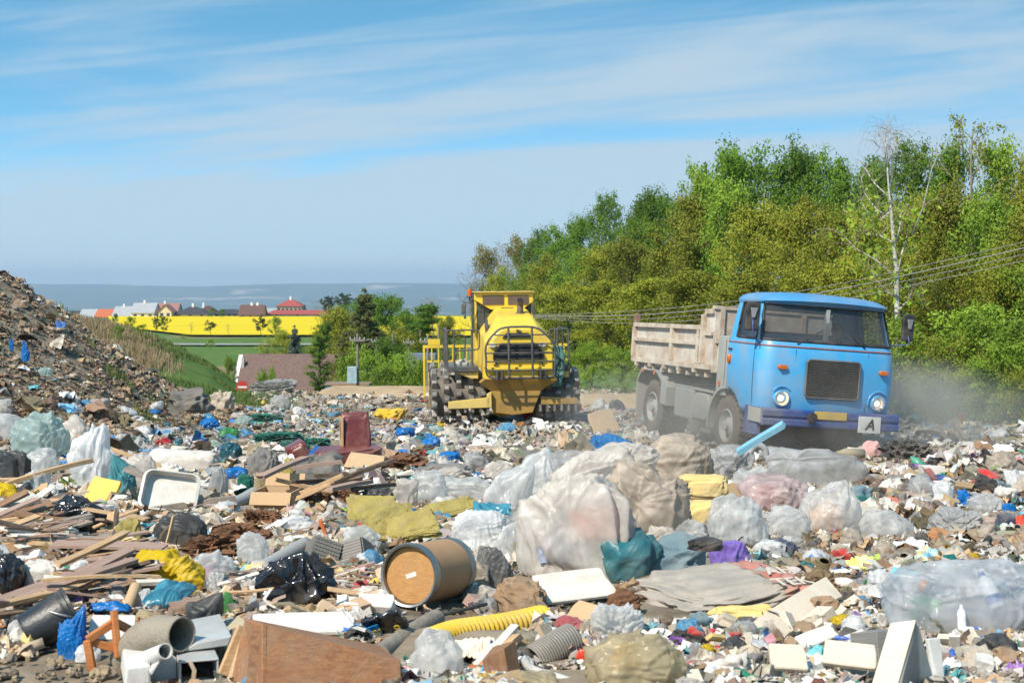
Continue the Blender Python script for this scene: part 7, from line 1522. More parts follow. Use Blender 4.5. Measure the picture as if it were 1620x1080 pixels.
def corner_panel():
    Y = 4.7; o = empty('corner_panel', at(1430, 1080, Y)); tag(o, 'white and grey corner of a broken cabinet pointing up at the lower right', 'cabinet'); ref(1435, 1030, 'the white cabinet corner')
    P = lambda x, y, d=0: at(x, y, Y + d) - o.location
    def panel(nm, q, th, mat):
        b = MB(); n_ = (q[1] - q[0]).cross(q[-1] - q[0]).normalized() * th; n = len(q); b.v = list(q) + [p + n_ for p in q]; b.f = [list(range(n)), list(range(2 * n - 1, n - 1, -1))] + [[i, i + n, (i + 1) % n + n, (i + 1) % n] for i in range(n)]; b.m = [0] * (n + 2); b.build(nm, mat, o, bevel=.003, seg=1)
    panel('edge_board', [P(1410, 985), P(1450, 980), P(1402, 1150, -.1), P(1360, 1150, -.1)], .02, pm('edge board', (.82, .76, .60), (.78, .66, .4), rough=.6, ns=3, dirt=.15)); panel('grey_side', [P(1451, 982, .01), P(1456, 1150, .15), P(1408, 1150, -.1)], .012, pm('grey laminate', (.24, .25, .24), rough=.5, dirt=.2)); panel('light_side', [P(1453, 986, .02), P(1500, 1150, .25), P(1458, 1150, .15)], .012, pm('cream laminate', (.62, .58, .5), rough=.5, dirt=.2))
    panel('white_wing', [P(1468, 1010, .3), P(1488, 1008, .32), P(1504, 1150, .26), P(1490, 1150, .26)], .02, PVC)
corner_panel()
board('ribbed_block', 'grey ribbed block behind the white cabinet corner', 'block', 1392, 1055, 50, 58, .16, pm('ribbed grey', (.26, .25, .23), rough=.9, dirt=.3, stretch=(1, 1, 12), ns=8, bump=.6), rot=25, tilt=-15, rf='the grey ribbed block')
bag('plastic_bag', 'huge clear bag of bottles at the lower right', 'plastic bag', 1520, 1002, 250, 112, film('clear big', (.80, .82, .85), .36, .15, .05, ns=4), 240, n=6, crease=.05, cfreq=1.7, lump=.16, d=.6, sq=.75, rf='the huge clear bag')
def bottle(label, px, py, L, r, rot, tilt, mat, capm, Y=None, lift=.03):
    o, m = frame(px, py, rot, Y, lift, tilt, name='plastic_bottle', label=label, cat='bottle', rf='')
    L, r = L * m, r * m; b = MB(); b.lathe([(0, 0), (r * .9, 0), (r, .01), (r, L * .35), (r * .95, L * .38), (r, L * .41), (r, L * .66), (r * .8, L * .78), (r * .38, L * .88), (r * .36, L * .93), (0, L * .93)], 20); b.build('bottle_body', mat, o, smooth=True, auto=50)
    b = MB(); b.lathe([(r * .42, L * .90), (r * .42, L), (0, L)], 16); b.build('cap', capm, o, smooth=True, auto=40); b = MB(); b.lathe([(r * 1.01, L * .12), (r * 1.015, L * .13), (r * 1.015, L * .33), (r * 1.01, L * .34)], 20); b.build('bottle_label', capm, o, smooth=True, auto=40)
    return o
bl_ = plastic('bottle blue', (.03, .13, .45)); bw = plastic('bottle white', (.8, .8, .8), dirt=.1); bg_ = film('bottle green2', (.08, .4, .2), .8); gcap = plastic('cap green', (.05, .4, .1))
bottle('white bottle with a blue lower half inside the huge clear bag', 1578, 992, 62, 13, 30, -35, bw, bl_, lift=.08); bottle('green bottle low inside the huge clear bag', 1490, 990, 50, 11, 70, -80, bg_, gcap, lift=.08); bottle('white bottle standing in front of the huge clear bag', 1522, 1010, 42, 7, 0, -8, bw, bw); bottle('green bottle at the left of the huge clear bag', 1446, 985, 50, 10, -60, -75, bg_, gcap); bottle('pale bottle lying under the huge clear bag', 1550, 1012, 40, 9, 100, -85, bw, bl_); bottle('orange capped clear bottle in the huge bag', 1470, 975, 44, 10, 50, -70, film('clear bottle', (.8, .8, .8), .4), plastic('cap orange', (.7, .25, .03)), lift=.12)
bag('packet', 'lime yellow crisp packet above the brown straw', 'packet', 1366, 908, 56, 30, pm('packet lime', (.55, .65, .02), (.75, .75, .35), rough=.3, ns=14), 250, crease=.2, rf='the lime packet'); bag('packet', 'sky blue and yellow packet right of the lime one', 'packet', 1468, 898, 50, 36, pm('packet sky', (.15, .5, .7), (.75, .5, .1), rough=.35, ns=22), 251, crease=.2, rf='the sky blue packet'); bag('packet', 'pink and white packet below the sky blue one', 'packet', 1416, 908, 34, 20, pm('packet pink', (.75, .15, .25), (.8, .75, .7), rough=.35, ns=24), 252, crease=.2, rf='')
bag('straw_heap', 'brown straw heap right of the printed sack', 'straw', 1300, 940, 130, 34, pm('straw', (.28, .185, .095), (.13, .085, .05), rough=.95, ns=14, stretch=(1, 3, 1), bump=1, bs=30), 253, crease=.2, cfreq=5, fine=.1, rf='the brown straw heap', smooth=False)
bag('foam_lump', 'white foam tray above the beige boards', 'foam', 1336, 938, 34, 24, Styro, 254, n=4, sq=.5, rf='the white foam tray'); bag('plastic_bag', 'bright blue crumpled bag on the right brown slope', 'plastic bag', 1525, 802, 26, 28, Pblue, 255, crease=.2, rf='the bright blue bag on the right'); bag('plastic_bag', 'blue rag bag near the right edge', 'plastic bag', 1596, 818, 24, 24, Pblue, 256, crease=.2, rf='')
bag('cardboard_lump', 'orange brown wet cardboard lump on the right', 'cardboard', 1486, 858, 40, 22, pm('wet card', (.40, .19, .08), rough=.8, bump=.4), 257, rf=''); board('cardboard_sheet', 'red flat card right of the flattened clear bag', 'cardboard', 1417, 800, 36, 22, .01, pm('red card', (.55, .14, .09), rough=.6, dirt=.3), tilt=-60, roll=15, rf='the red flat card')
bag('plastic_bag', 'grey crumpled bag row on the right slope', 'plastic bag', 1510, 842, 90, 38, Fgrey, 258, n=6, crease=.14, rf='the grey bag row'); bag('plastic_bag', 'white torn film near the right edge', 'plastic bag', 1558, 812, 60, 34, Fclear, 259, crease=.15, rf='')
bag('carpet_roll', 'pink foam heap beside the lorry', 'foam', 1376, 722, 36, 24, pm('pink foam', (.66, .36, .33), rough=.9, dirt=.25), 260, rf='the pink foam heap'); bag('rubber_heap', 'dark grey rubber heap right of the lorry', 'rubber', 1432, 726, 90, 34, pm('rubber heap', (.05, .047, .045), rough=.8, dirt=.4), 261, crease=.2, cfreq=4, rf='the dark rubber heap', smooth=False)
plank('log', 'pale log lying among the blue stakes', 'log', (1555, 708), (1500, 683), 13, .14, Wpine, 262, Y=29, dY=.6, rf='the pale log'); bag('rag', 'faded red cloth at the right edge near the stakes', 'rag', 1606, 738, 36, 14, cloth('faded red', (.55, .2, .16)), 263, rf=''); board('cardboard_sheet', 'brown cardboard sheet beside the right drum of the compactor', 'cardboard', 962, 685, 46, 40, .02, Card, rot=20, tilt=-30, roll=-12, rf='the brown cardboard by the compactor'); bag('plastic_bag', 'blue bag right of the compactor drum', 'plastic bag', 930, 668, 22, 14, Pblue, 264, rf='')
bag('tarpaulin', 'yellow tarpaulin lump left of the compactor', 'tarpaulin', 616, 664, 54, 20, cloth('tarp yellow', (.66, .42, .02), .25), 265, n=5, crease=.15, neck=(1, 0, .9), necklen=.5, rf='the yellow tarpaulin')
# dark heap and net field, mid left
bag('tarpaulin', 'dark grey tarpaulin heap at the foot of the dry grass', 'tarpaulin', 300, 654, 84, 40, pm('tarp grey', (.09, .085, .08), (.14, .13, .12), rough=.8, ns=4, dirt=.35), 270, n=6, crease=.14, cfreq=2, lump=.35, rf='the dark grey tarpaulin heap'); bag('rag', 'tan rag heap right of the dark tarpaulin', 'rag', 352, 648, 40, 32, Cbeige, 271, crease=.2, rf='')
bag('refuse_heap', 'pale heap of bags on the far crest before the white gable', 'refuse heap', 432, 622, 80, 24, Fgrey, 272, n=6, crease=.25, cfreq=4, lump=.4, rf='the far pale heap', smooth=False)
for k, (x, y, w_, h_) in enumerate(((440, 700, 90, 18), (470, 715, 60, 18), (420, 668, 60, 12), (500, 705, 50, 12))):
    bag('net', ['wide dark green net left of the armchair', 'green net heap beside the armchair armrest', 'far green net near the tarpaulin', 'green net scrap behind the armchair'][k], 'net', x, y, w_, h_, cloth('net green', (.01, .12, .085), .05), 275 + k, crease=.3, cfreq=6, fine=.12, rf='' if k else 'the wide green net', smooth=False)
for k, (x, y, w_, lab) in enumerate(((40, 565, 14, 'bright blue film strip hanging high on the mound'), (72, 588, 26, 'light blue rag low on the mound'), (18, 548, 8, 'thin blue strip at the left edge of the mound'))):
    bag('plastic_sheet', lab, 'plastic sheet', x, y + 6, w_, [34, 14, 20][k], Pblue if k != 1 else Fteal_c, 285 + k, crease=.3, d=.5, Y=[27, 25, 29][k] + 0, rf='the ' + lab.split(' hanging')[0].split(' low')[0])
# ------------------------------------------------------------------ loose pieces, each an object of its own
def where(px, py, Y):
    best = sorted(REFS, key=lambda r: math.hypot(r[0] - px, (r[1] - py) * 1.6))[:14]
    out = []
    for x, y, ph in best:
        dx, dy = px - x, (py - y) * 1.6
        if ph.startswith('the the'): ph = ph[4:]
        out.append((('right of ' if dx > 0 else 'left of ') if abs(dx) > abs(dy) else ('in front of ' if dy > 0 else 'behind ')) + ph)
    return out
def short(s, n=16): return s if len(s.split()) <= n else None
def uniq(adjs, noun, px, py, Y, sizew):
    w_ = where(px, py, Y)
    for rel in w_:
        for pre in (adjs, sizew + ' ' + adjs):
            l = short(f'{pre} {noun} {rel}')
            if l and l not in USED: return l
    for i in range(4):
        for j in range(i + 1, 6):
            l = short(f'{adjs} {noun} {w_[i]} and {w_[j]}')
            if l and l not in USED: return l
    return short(f'{adjs} {noun} {w_[0]}', 30)
def variants(kind, n):
    out = []
    for i in range(n):
        s = 500 + i
        if kind == 'bag': V, Fc = bag_geo(s, n=4, crease=.16, cfreq=2.2, lump=.3, sq=.75, flat=.3)
        elif kind == 'rag': V, Fc = bag_geo(s, n=4, crease=.25, cfreq=2.2, lump=.45, flat=.12, sq=.7)
        elif kind == 'lump': V, Fc = bag_geo(s, n=3, crease=.2, cfreq=2.0, lump=.3, sq=.5, flat=9)
        elif kind == 'block':
            rng = np.random.default_rng(s); V, Fq = plank_geo(1, rng.uniform(.4, .8), rng.uniform(.15, .4), s, .06, 3, .02); out.append(mesh_np(kind, V, Fq, Styro, False)); continue
        elif kind == 'sheet':
            G, Fq = grid_sheet(12, 9); G = np.array(G); u, v = G[:, 0] - .5, G[:, 1] - .5; e = 1 + .3 * n2(np.arctan2(v, u), u * 0, 1.7, s, 2); k = crumple(np.stack([u * 2.2, v * 2.2, u * 0 + s], -1), s, 1.6, 6)
            cu = .5 * random.Random(s).uniform(-1, 1); V = np.stack([u * e, v * e * .75, .16 * k + cu * u * u + .1], -1); V2 = V - np.array([0, 0, .012]); n = len(V)
            V = np.concatenate([V, V2]); Fq = np.concatenate([Fq, Fq[:, ::-1] + n]); out.append(mesh_np(kind, V, Fq, Styro, True)); continue
        elif kind == 'plank': V, Fq = plank_geo(1, .085 + .05 * (i % 3), .018 + .008 * (i % 2), s, .02, 6, .03); out.append(mesh_np(kind, V, Fq, Wpine, False)); continue
        elif kind == 'bottle':
            b = MB(); b.lathe([(0, 0), (.13, 0), (.15, .02), (.15, .3), (.135, .36), (.15, .42), (.14, .68), (.06, .86), (.055, .92)], 12); b.lathe([(.07, .9), (.07, 1), (0, 1)], 10); o = b.build('bottle', Styro, smooth=True, auto=50); me = o.data; bpy.data.objects.remove(o); me.transform(Matrix.Rotation(R(88), 4, 'Y') @ Matrix.Translation((0, 0, -.5))); out.append(me); continue
        elif kind == 'cup':
            b = MB(); b.lathe([(0, 0), (.3, 0), (.42, .9), (.45, .92), (.45, .96), (.4, .9), (.28, .04), (0, .04)], 16); o = b.build('cup', Styro, smooth=True, auto=50); me = o.data; bpy.data.objects.remove(o); me.transform(Matrix.Rotation(R(75), 4, 'Y') @ Matrix.Scale(.8, 4)); out.append(me); continue
        out.append(mesh_np(kind, V, Fc, Styro, kind != 'lump'))
    return out
VAR = {k: variants(k, n) for k, n in (('bag', 10), ('rag', 8), ('lump', 6), ('block', 8), ('sheet', 8), ('plank', 9), ('bottle', 1), ('cup', 1))}
rs = random.Random(99)
def strew(name, noun, cat, kind, n, region, size, cols, group, zsc=(1, 1), tilt=12, lift=(0, .03), rotz=None, rowpow=1.0):
    k = 0; tries = 0
    while k < n and tries < n * 30:
        tries += 1; px = rs.uniform(region[0], region[1]); py = region[2] + (region[3] - region[2]) * rs.random() ** rowpow
        Y = hitY(px, py); c = at(px, py, Y)
        if Y > 60 or (Y > 46.5 and px < 395) or (px < 190 and py > 1046 and name != 'soil_clod'): continue
        s = rs.uniform(*size) * Y / F; adj, mat = rs.choice(cols)
        if any(abs(px - a) < c_ * .47 and b - d_ * .95 < py < b + size[1] * .45 for a, b, c_, d_ in HBOX): continue
        me = rs.choice(VAR[kind]); o = link(name, me, (c.x, c.y, float(gz(c.x, c.y)) + rs.uniform(*lift)))
        o.rotation_euler = (R(rs.gauss(0, tilt)), R(rs.gauss(0, tilt)), rs.uniform(0, 6.28) if rotz is None else R(rs.gauss(*rotz)))
        z = rs.uniform(*zsc); o.scale = (s, s * rs.uniform(.7, 1.1), s * z)
        o.material_slots[0].link = 'OBJECT'; o.material_slots[0].material = mat
        tag(o, uniq(adj, noun, px, py, Y, 'large' if s * F / Y > (size[0] + size[1]) / 2 else 'small'), cat, group); k += 1
P_ = lambda n, c, **k: plastic('lit ' + n, c, **k)
BAGC = [('white', Fwb), ('white', Fwb), ('clear', Fclear), ('milky', Fmilk), ('grey', Fgrey), ('beige', Fbeige), ('bright blue', Pblue), ('teal', Pteal), ('black', Pdgrey), ('yellow', Pyel), ('red', film('red', (.55, .03, .03), 1)), ('green', film('mid green', (.05, .3, .1), 1)), ('sky blue', film('sky', (.15, .42, .65), .95))]
RAGC = [('grey', Cgrey), ('black', Cdark), ('beige', Cbeige), ('dirty white', Cwhite), ('grey blue', Cgb), ('brown', cloth('brown', (.16, .09, .05))), ('red', cloth('red', (.5, .03, .03))), ('dark blue', cloth('navy', (.02, .035, .08)))]
WOODC = [('pale', Wpine), ('pale', Wpine), ('weathered grey', Wgrey), ('brown', Wbrown), ('flat pinkish brown', Wlam), ('flat pinkish brown', Wlam), ('white painted', Wwhite), ('dark', Wdark)]
# wood heap on the left
strew('wood_plank', 'plank', 'plank', 'plank', 170, (-20, 250, 860, 1010), (60, 200), WOODC, 'planks of the left heap', (1, 1.4), 9, (.02, .16), (24, 22))
strew('wood_plank', 'plank', 'plank', 'plank', 110, (-20, 430, 770, 900), (45, 150), WOODC, 'planks of the upper left heap', (1, 1.4), 10, (.02, .2), (15, 40))
strew('wood_splinter', 'splinter', 'wood', 'plank', 100, (220, 640, 760, 1000), (24, 80), WOODC, 'wood splinters', (.8, 1.2), 14, (.0, .1))
strew('wood_splinter', 'wood piece', 'wood', 'plank', 40, (640, 1620, 850, 1075), (20, 60), WOODC, 'wood pieces on the right', (.8, 1.2), 14, (.0, .06))
strew('cardboard_piece', 'cardboard piece', 'cardboard', 'sheet', 70, (-20, 1640, 740, 1070), (20, 52), [('brown', Card), ('tan', pm('tan card', (.58, .43, .28), rough=.9, dirt=.3)), ('dark brown', pm('wet brown card', (.25, .14, .07), rough=.9, dirt=.3))], 'loose cardboard pieces', (.7, 1.4), 18)
strew('plastic_bag', 'crumpled bag', 'plastic bag', 'bag', 100, (-20, 1640, 720, 1070), (22, 56), BAGC[:6] * 4 + BAGC[6:], 'small crumpled bags', (.5, .9), 12)
strew('plastic_bag', 'bag', 'plastic bag', 'bag', 90, (-20, 1640, 640, 735), (12, 34), BAGC[:6] * 4 + BAGC[6:], 'far crumpled bags', (.35, .7), 12)
strew('plastic_bag', 'film bag', 'plastic bag', 'bag', 34, (200, 700, 650, 740), (12, 36), [('bright blue', Pblue), ('sky blue', film('sky', (.15, .42, .65), .95)), ('teal', Pteal), ('white', Fwb), ('pale green', Fteal_c)], 'blue and teal bags beyond the armchair', (.3, .6), 12)
strew('rag', 'rag', 'rag', 'rag', 60, (-20, 1640, 760, 1075), (24, 58), RAGC, 'loose rags', (.4, .8), 10)
strew('foam_chunk', 'foam chunk', 'foam', 'block', 60, (1020, 1640, 930, 1078), (16, 46), [('white', Styro), ('white', Styro), ('cream', pm('cream card', (.70, .60, .46), rough=.9, dirt=.25)), ('beige', pm('beige board', (.66, .57, .45)))], 'foam chunks in the lower right', (.8, 1.3), 30, (.01, .07))
strew('foam_chunk', 'foam piece', 'foam', 'block', 50, (-20, 1300, 760, 1040), (14, 36), [('white', Styro), ('mustard', Foamy), ('cream', Foamc)], 'foam pieces', (.8, 1.3), 30, (.01, .07))
strew('rubble_lump', 'lump', 'rubble', 'lump', 70, (1020, 1640, 850, 1078), (16, 46), [('grey', pm('grey lump', (.20, .185, .165), rough=.95, dirt=.4)), ('dark grey', pm('dark lump', (.07, .066, .06), rough=.9, dirt=.3)), ('brown', pm('brown lump', (.30, .19, .11), rough=.95, dirt=.3)), ('beige', pm('beige lump', (.5, .42, .32), rough=.95, dirt=.3))], 'lumps of rubble', (.5, .9), 25)
strew('paper_scrap', 'paper scrap', 'paper', 'sheet', 80, (-20, 1640, 740, 1075), (14, 36), [('white', pm('white paper', (.82, .81, .78), rough=.85, dirt=.15)), ('white', pm('white paper', (.82, .81, .78))), ('cream', pm('cream paper', (.80, .70, .52))), ('pale blue', pm('blue paper', (.35, .5, .65), rough=.8, dirt=.2)), ('pink', pm('pink paper', (.7, .4, .4), rough=.8, dirt=.2))], 'paper scraps', (.8, 1.5), 25)
strew('plastic_scrap', 'plastic scrap', 'plastic scrap', 'sheet', 60, (-20, 1640, 740, 1060), (10, 30), [('red', P_('red', (.6, .03, .02))), ('blue', P_('blue', (.02, .12, .5))), ('yellow', P_('yellow', (.75, .5, .02))), ('green', P_('green', (.03, .3, .1))), ('orange', P_('orange', (.7, .2, .02))), ('black', PBlk), ('teal', P_('teal', (.03, .25, .27))), ('grey', PGrey)], 'coloured plastic scraps', (.8, 1.5), 25)
strew('plastic_bottle', 'bottle', 'bottle', 'bottle', 40, (150, 1640, 720, 1060), (20, 42), [('clear', Fclear), ('green', film('bottle green2', (.08, .4, .2), .8)), ('white', bw), ('blue', P_('blue', (.02, .12, .5)))], 'loose plastic bottles', (1, 1), 12, (.03, .07))
strew('plastic_cup', 'cup', 'cup', 'cup', 22, (200, 1640, 760, 1060), (12, 22), [('white', PVC), ('red', P_('red', (.6, .03, .02))), ('yellow', P_('yellow', (.75, .5, .02)))], 'loose cups', (1, 1), 15, (.03, .06))

strew('soil_clod', 'clod', 'soil', 'lump', 60, (-20, 215, 1030, 1082), (6, 20), [('sandy', pm('sandy clod', (.46, .35, .22), rough=.95, bump=.6)), ('grey', pm('grey clod', (.27, .22, .17), rough=.95, bump=.6))], 'clods of the bare soil', (.5, .9), 25)
# ------------------------------------------------------------------ the carpet of countless small refuse
def litter_mat(name, rough, alpha=1, trl=0, dust=.6):
    m = bpy.data.materials.new(name); nt = nodes(m); N = nt.nodes; L = nt.links; out = N.new('ShaderNodeOutputMaterial'); p = N.new('ShaderNodeBsdfPrincipled')
    a = N.new('ShaderNodeAttribute'); a.attribute_name = 'Col'; tc = N.new('ShaderNodeTexCoord'); n = N.new('ShaderNodeTexNoise'); n.inputs['Scale'].default_value = 9; n.inputs['Detail'].default_value = 7; n.inputs['Roughness'].default_value = .7; L.new(tc.outputs['Object'], n.inputs['Vector'])
    r = N.new('ShaderNodeMapRange'); r.inputs[1].default_value = .42; r.inputs[2].default_value = .7; r.inputs[4].default_value = dust; L.new(n.outputs['Fac'], r.inputs[0]); x = N.new('ShaderNodeMix'); x.data_type = 'RGBA'; x.inputs[7].default_value = (.30, .245, .18, 1)
    L.new(r.outputs[0], x.inputs[0]); L.new(a.outputs['Color'], x.inputs[6]); L.new(x.outputs[2], p.inputs['Base Color']); p.inputs['Roughness'].default_value = rough; p.inputs['Alpha'].default_value = alpha; p.inputs['Specular IOR Level'].default_value = .4
    b = N.new('ShaderNodeBump'); b.inputs['Strength'].default_value = .3; b.inputs['Distance'].default_value = .01; nb = N.new('ShaderNodeTexNoise'); nb.inputs['Scale'].default_value = 45; nb.inputs['Detail'].default_value = 4; L.new(tc.outputs['Object'], nb.inputs['Vector']); L.new(nb.outputs['Fac'], b.inputs['Height']); L.new(b.outputs[0], p.inputs['Normal'])
    sh = p.outputs[0]
    if trl: t = N.new('ShaderNodeBsdfTranslucent'); L.new(x.outputs[2], t.inputs[0]); ms = N.new('ShaderNodeMixShader'); ms.inputs[0].default_value = trl; L.new(sh, ms.inputs[1]); L.new(t.outputs[0], ms.inputs[2]); sh = ms.outputs[0]
    L.new(sh, out.inputs[0]); return m
LM = [litter_mat('litter matt', .85), litter_mat('litter gloss', .35, dust=.4), litter_mat('litter film', .3, .7, .3, .35)]
def templates():
    T = []
    for s in range(10):      # crumpled sheets
        G, Fq = grid_sheet(4, 3); G = np.array(G); u, v = G[:, 0] - .5, G[:, 1] - .5; e = 1 + .45 * n2(np.arctan2(v, u), u * 0, 1.5, 900 + s, 1); rg = np.random.default_rng(s)
        V = np.stack([u * e, v * e * .8, .28 * crumple(np.stack([u * 2, v * 2, u * 0], -1), 900 + s, 1.5, 5) + rg.uniform(-.6, .6) * u * u + rg.normal(size=len(u)) * .03], -1); T.append(('sheet', V, Fq))
    for s in range(8):       # wads
        G, Fq = grid_sheet(6, 6); G = np.array(G); u, v = G[:, 0] - .5, G[:, 1] - .5; rg = np.random.default_rng(950 + s); a_ = np.arctan2(v, u); rr_ = np.hypot(u, v); e = 1 + .35 * n2(a_, u * 0, 1.7, 950 + s, 2); V = np.stack([u * e, v * e, .42 * np.sqrt(np.clip(1 - 2.6 * rr_ * rr_, 0, 1)) - .22 + .22 * crumple(np.stack([u * 2, v * 2, u * 0 + s], -1), 950 + s, 2.4, 7)], -1) + rg.normal(size=(len(u), 3)) * .025; T.append(('wad', V, Fq))
    for s in range(5):       # chips, blocks
        rg = np.random.default_rng(s); V = np.array([(x, y, z) for z in (-1, 1) for x, y in ((-1, -1), (1, -1), (1, 1), (-1, 1))]) * [.5, rg.uniform(.2, .45), rg.uniform(.05, .22)] * (1 + rg.normal(size=(8, 3)) * .12)
        T.append(('chip', V, np.array([(0, 3, 2, 1), (4, 5, 6, 7), (0, 1, 5, 4), (1, 2, 6, 5), (2, 3, 7, 6), (3, 0, 4, 7)])))
    for s in range(4):       # ribbons, strips
        rg = np.random.default_rng(40 + s); n = 7; t = np.linspace(-1, 1, n); y = .25 * np.sin(t * 3 + s) + .1 * rg.normal(size=n); z = .18 * np.cos(t * 4 + s * 2) + .05 * rg.normal(size=n); w = .05 + .03 * s
        V = np.concatenate([np.stack([t, y - w, z], -1), np.stack([t, y + w, z + .05], -1)]); T.append(('strip', V, np.array([(i, i + 1, n + i + 1, n + i) for i in range(n - 1)])))
    a = np.linspace(0, 2 * np.pi, 9)[:-1]; V = np.concatenate([np.stack([np.full(8, x), np.cos(a) * r, np.sin(a) * r], -1) for x, r in ((-.5, .16), (-.5, .2), (.2, .2), (.42, .08), (.5, .08))])
    T.append(('bottle', V, np.array([(j * 8 + i, j * 8 + (i + 1) % 8, j * 8 + 8 + (i + 1) % 8, j * 8 + 8 + i) for j in range(4) for i in range(8)])))
    return T
TEMPL = templates(); TK = np.array([t[0] for t in TEMPL])
PAL = {'greybeige': [(.48, .43, .36), (.40, .345, .28), (.57, .52, .45), (.32, .265, .205), (.25, .20, .15), (.52, .44, .33), (.66, .62, .56), (.37, .355, .335), (.30, .25, .19)], 'brown': [(.31, .20, .11), (.36, .24, .14), (.25, .16, .09), (.40, .285, .175), (.15, .10, .06), (.33, .225, .135)],
       'white': [(.76, .73, .67), (.70, .66, .60), (.80, .78, .74)], 'wood': [(.50, .33, .18), (.40, .24, .12), (.62, .45, .28), (.30, .19, .11), (.38, .27, .21)], 'dark': [(.04, .038, .036), (.08, .07, .06), (.06, .055, .05)],
       'color': [(.02, .16, .52), (.10, .40, .65), (.03, .25, .27), (.02, .28, .16), (.60, .04, .03), (.75, .48, .03), (.70, .22, .03), (.65, .30, .33), (.25, .10, .4), (.35, .5, .08), (.12, .5, .55)], 'blue': [(.02, .20, .58), (.12, .42, .70), (.03, .25, .30), (.01, .22, .15), (.25, .55, .60)]}
PK = list(PAL)
def carpet(name, n, ulo, uhi, Ylo, Yhi, wfun, seed, smin, smax, minpx=3.2, maxpx=26, ypow=1.0, kinds=None, mask=None):
    rng = np.random.default_rng(seed); px = rng.uniform(ulo, uhi, n); q = rng.uniform(0, 1, n) ** ypow; Y = 1 / ((1 - q) / Ylo + q / Yhi) if ypow == 1.0 else np.exp(np.log(Ylo) + q * np.log(Yhi / Ylo))
    x = (px - 810) / F * Y
    if mask is not None: k = mask(px, x, Y, rng); px, x, Y = px[k], x[k], Y[k]; n = len(x)
    z = gz(x, Y); W_ = wfun(px, x, Y); W_ = W_ / W_.sum(1, keepdims=True); cum = W_.cumsum(1); pk = (rng.uniform(0, 1, n)[:, None] > cum).sum(1).clip(0, len(PK) - 1)
    c = np.zeros((n, 3))
    for i, k in enumerate(PK):
        s = pk == i; c[s] = np.array(PAL[k])[rng.integers(0, len(PAL[k]), s.sum())]
    c = np.clip(c * rng.uniform(.55, 1.12, (n, 1)) + rng.normal(size=(n, 3)) * .012, .005, .9)
    size = np.exp(rng.normal(np.log(smin * 1.6), .5, n)).clip(smin, smax); size = np.clip(size, Y * minpx / F, Y * maxpx / F)
    hp = np.array(HBOX); pyy = 455 + F * (EYE - z) / Y; spx = size * F / Y; bad = np.zeros(n, bool)
    for a, b, w_, h_ in hp: bad |= (abs(px - a) < w_ * .47) & (pyy > b - h_ * .5) & (pyy < b + spx * .5 - 3)
    k = ~bad; px, x, Y, z, c, size = px[k], x[k], Y[k], z[k], c[k], size[k]; n = len(x)
    ti = rng.integers(0, len(TEMPL), n)
    if kinds is not None:
        pr = np.array([kinds.get(k, 0) / (TK == k).sum() for k in TK]); ti = rng.choice(len(TEMPL), n, p=pr / pr.sum())
    # orientation: random turn, moderate tilt
    az = rng.uniform(0, 2 * np.pi, n); tl = np.abs(rng.normal(0, .45, n)); ta = rng.uniform(0, 2 * np.pi, n)
    ca, sa = np.cos(az), np.sin(az); Rz = np.zeros((n, 3, 3)); Rz[:, 0, 0] = ca; Rz[:, 0, 1] = -sa; Rz[:, 1, 0] = sa; Rz[:, 1, 1] = ca; Rz[:, 2, 2] = 1
    kx, ky = np.cos(ta), np.sin(ta); ct, st = np.cos(tl), np.sin(tl); Rt = np.zeros((n, 3, 3))
    Rt[:, 0, 0] = ct + kx * kx * (1 - ct); Rt[:, 0, 1] = kx * ky * (1 - ct); Rt[:, 0, 2] = ky * st; Rt[:, 1, 0] = kx * ky * (1 - ct); Rt[:, 1, 1] = ct + ky * ky * (1 - ct); Rt[:, 1, 2] = -kx * st; Rt[:, 2, 0] = -ky * st; Rt[:, 2, 1] = kx * st; Rt[:, 2, 2] = ct
    M = Rt @ Rz; sc = rng.uniform(.65, 1.25, (n, 3)) * size[:, None]; M = M * sc[:, None, :]
    zl = size * rng.uniform(.0, .35, n)
    Sm = []; Vs, Fs, Cs, Ms = [], [], [], []; base = 0; tri = []; 
    for t, (k, V, Fq) in enumerate(TEMPL):
        s = np.where(ti == t)[0]
        if not len(s): continue
        P = np.einsum('nij,vj->nvi', M[s], V) + np.stack([x[s], Y[s], z[s] + zl[s]], -1)[:, None, :]
        nv = len(V); Vs.append(P.reshape(-1, 3)); f = (Fq[None] + (base + np.arange(len(s)) * nv)[:, None, None]).reshape(-1, Fq.shape[1]); Fs.append(f); base += nv * len(s)
        cc = c[s][:, None, :] * rng.uniform(.88, 1.08, (len(s), nv, 1)); Cs.append(cc.reshape(-1, 3))
        gl = rng.uniform(0, 1, len(s)); mi = np.where(gl < .45, 0, np.where(gl < .75, 1, 2)) if k in ('sheet', 'wad', 'strip') else np.where(gl < .6, 0, 1); Ms.append(np.repeat(mi, len(Fq))); Sm.append(np.full(len(s) * len(Fq), k in ('strip', 'bottle')))
    me = mesh_np(name, np.concatenate(Vs), Fs, LM, False, np.concatenate(Cs), np.concatenate(Ms)); me.polygons.foreach_set('use_smooth', np.concatenate(Sm)); o = link(name, me); tag(o, kind='stuff'); return o
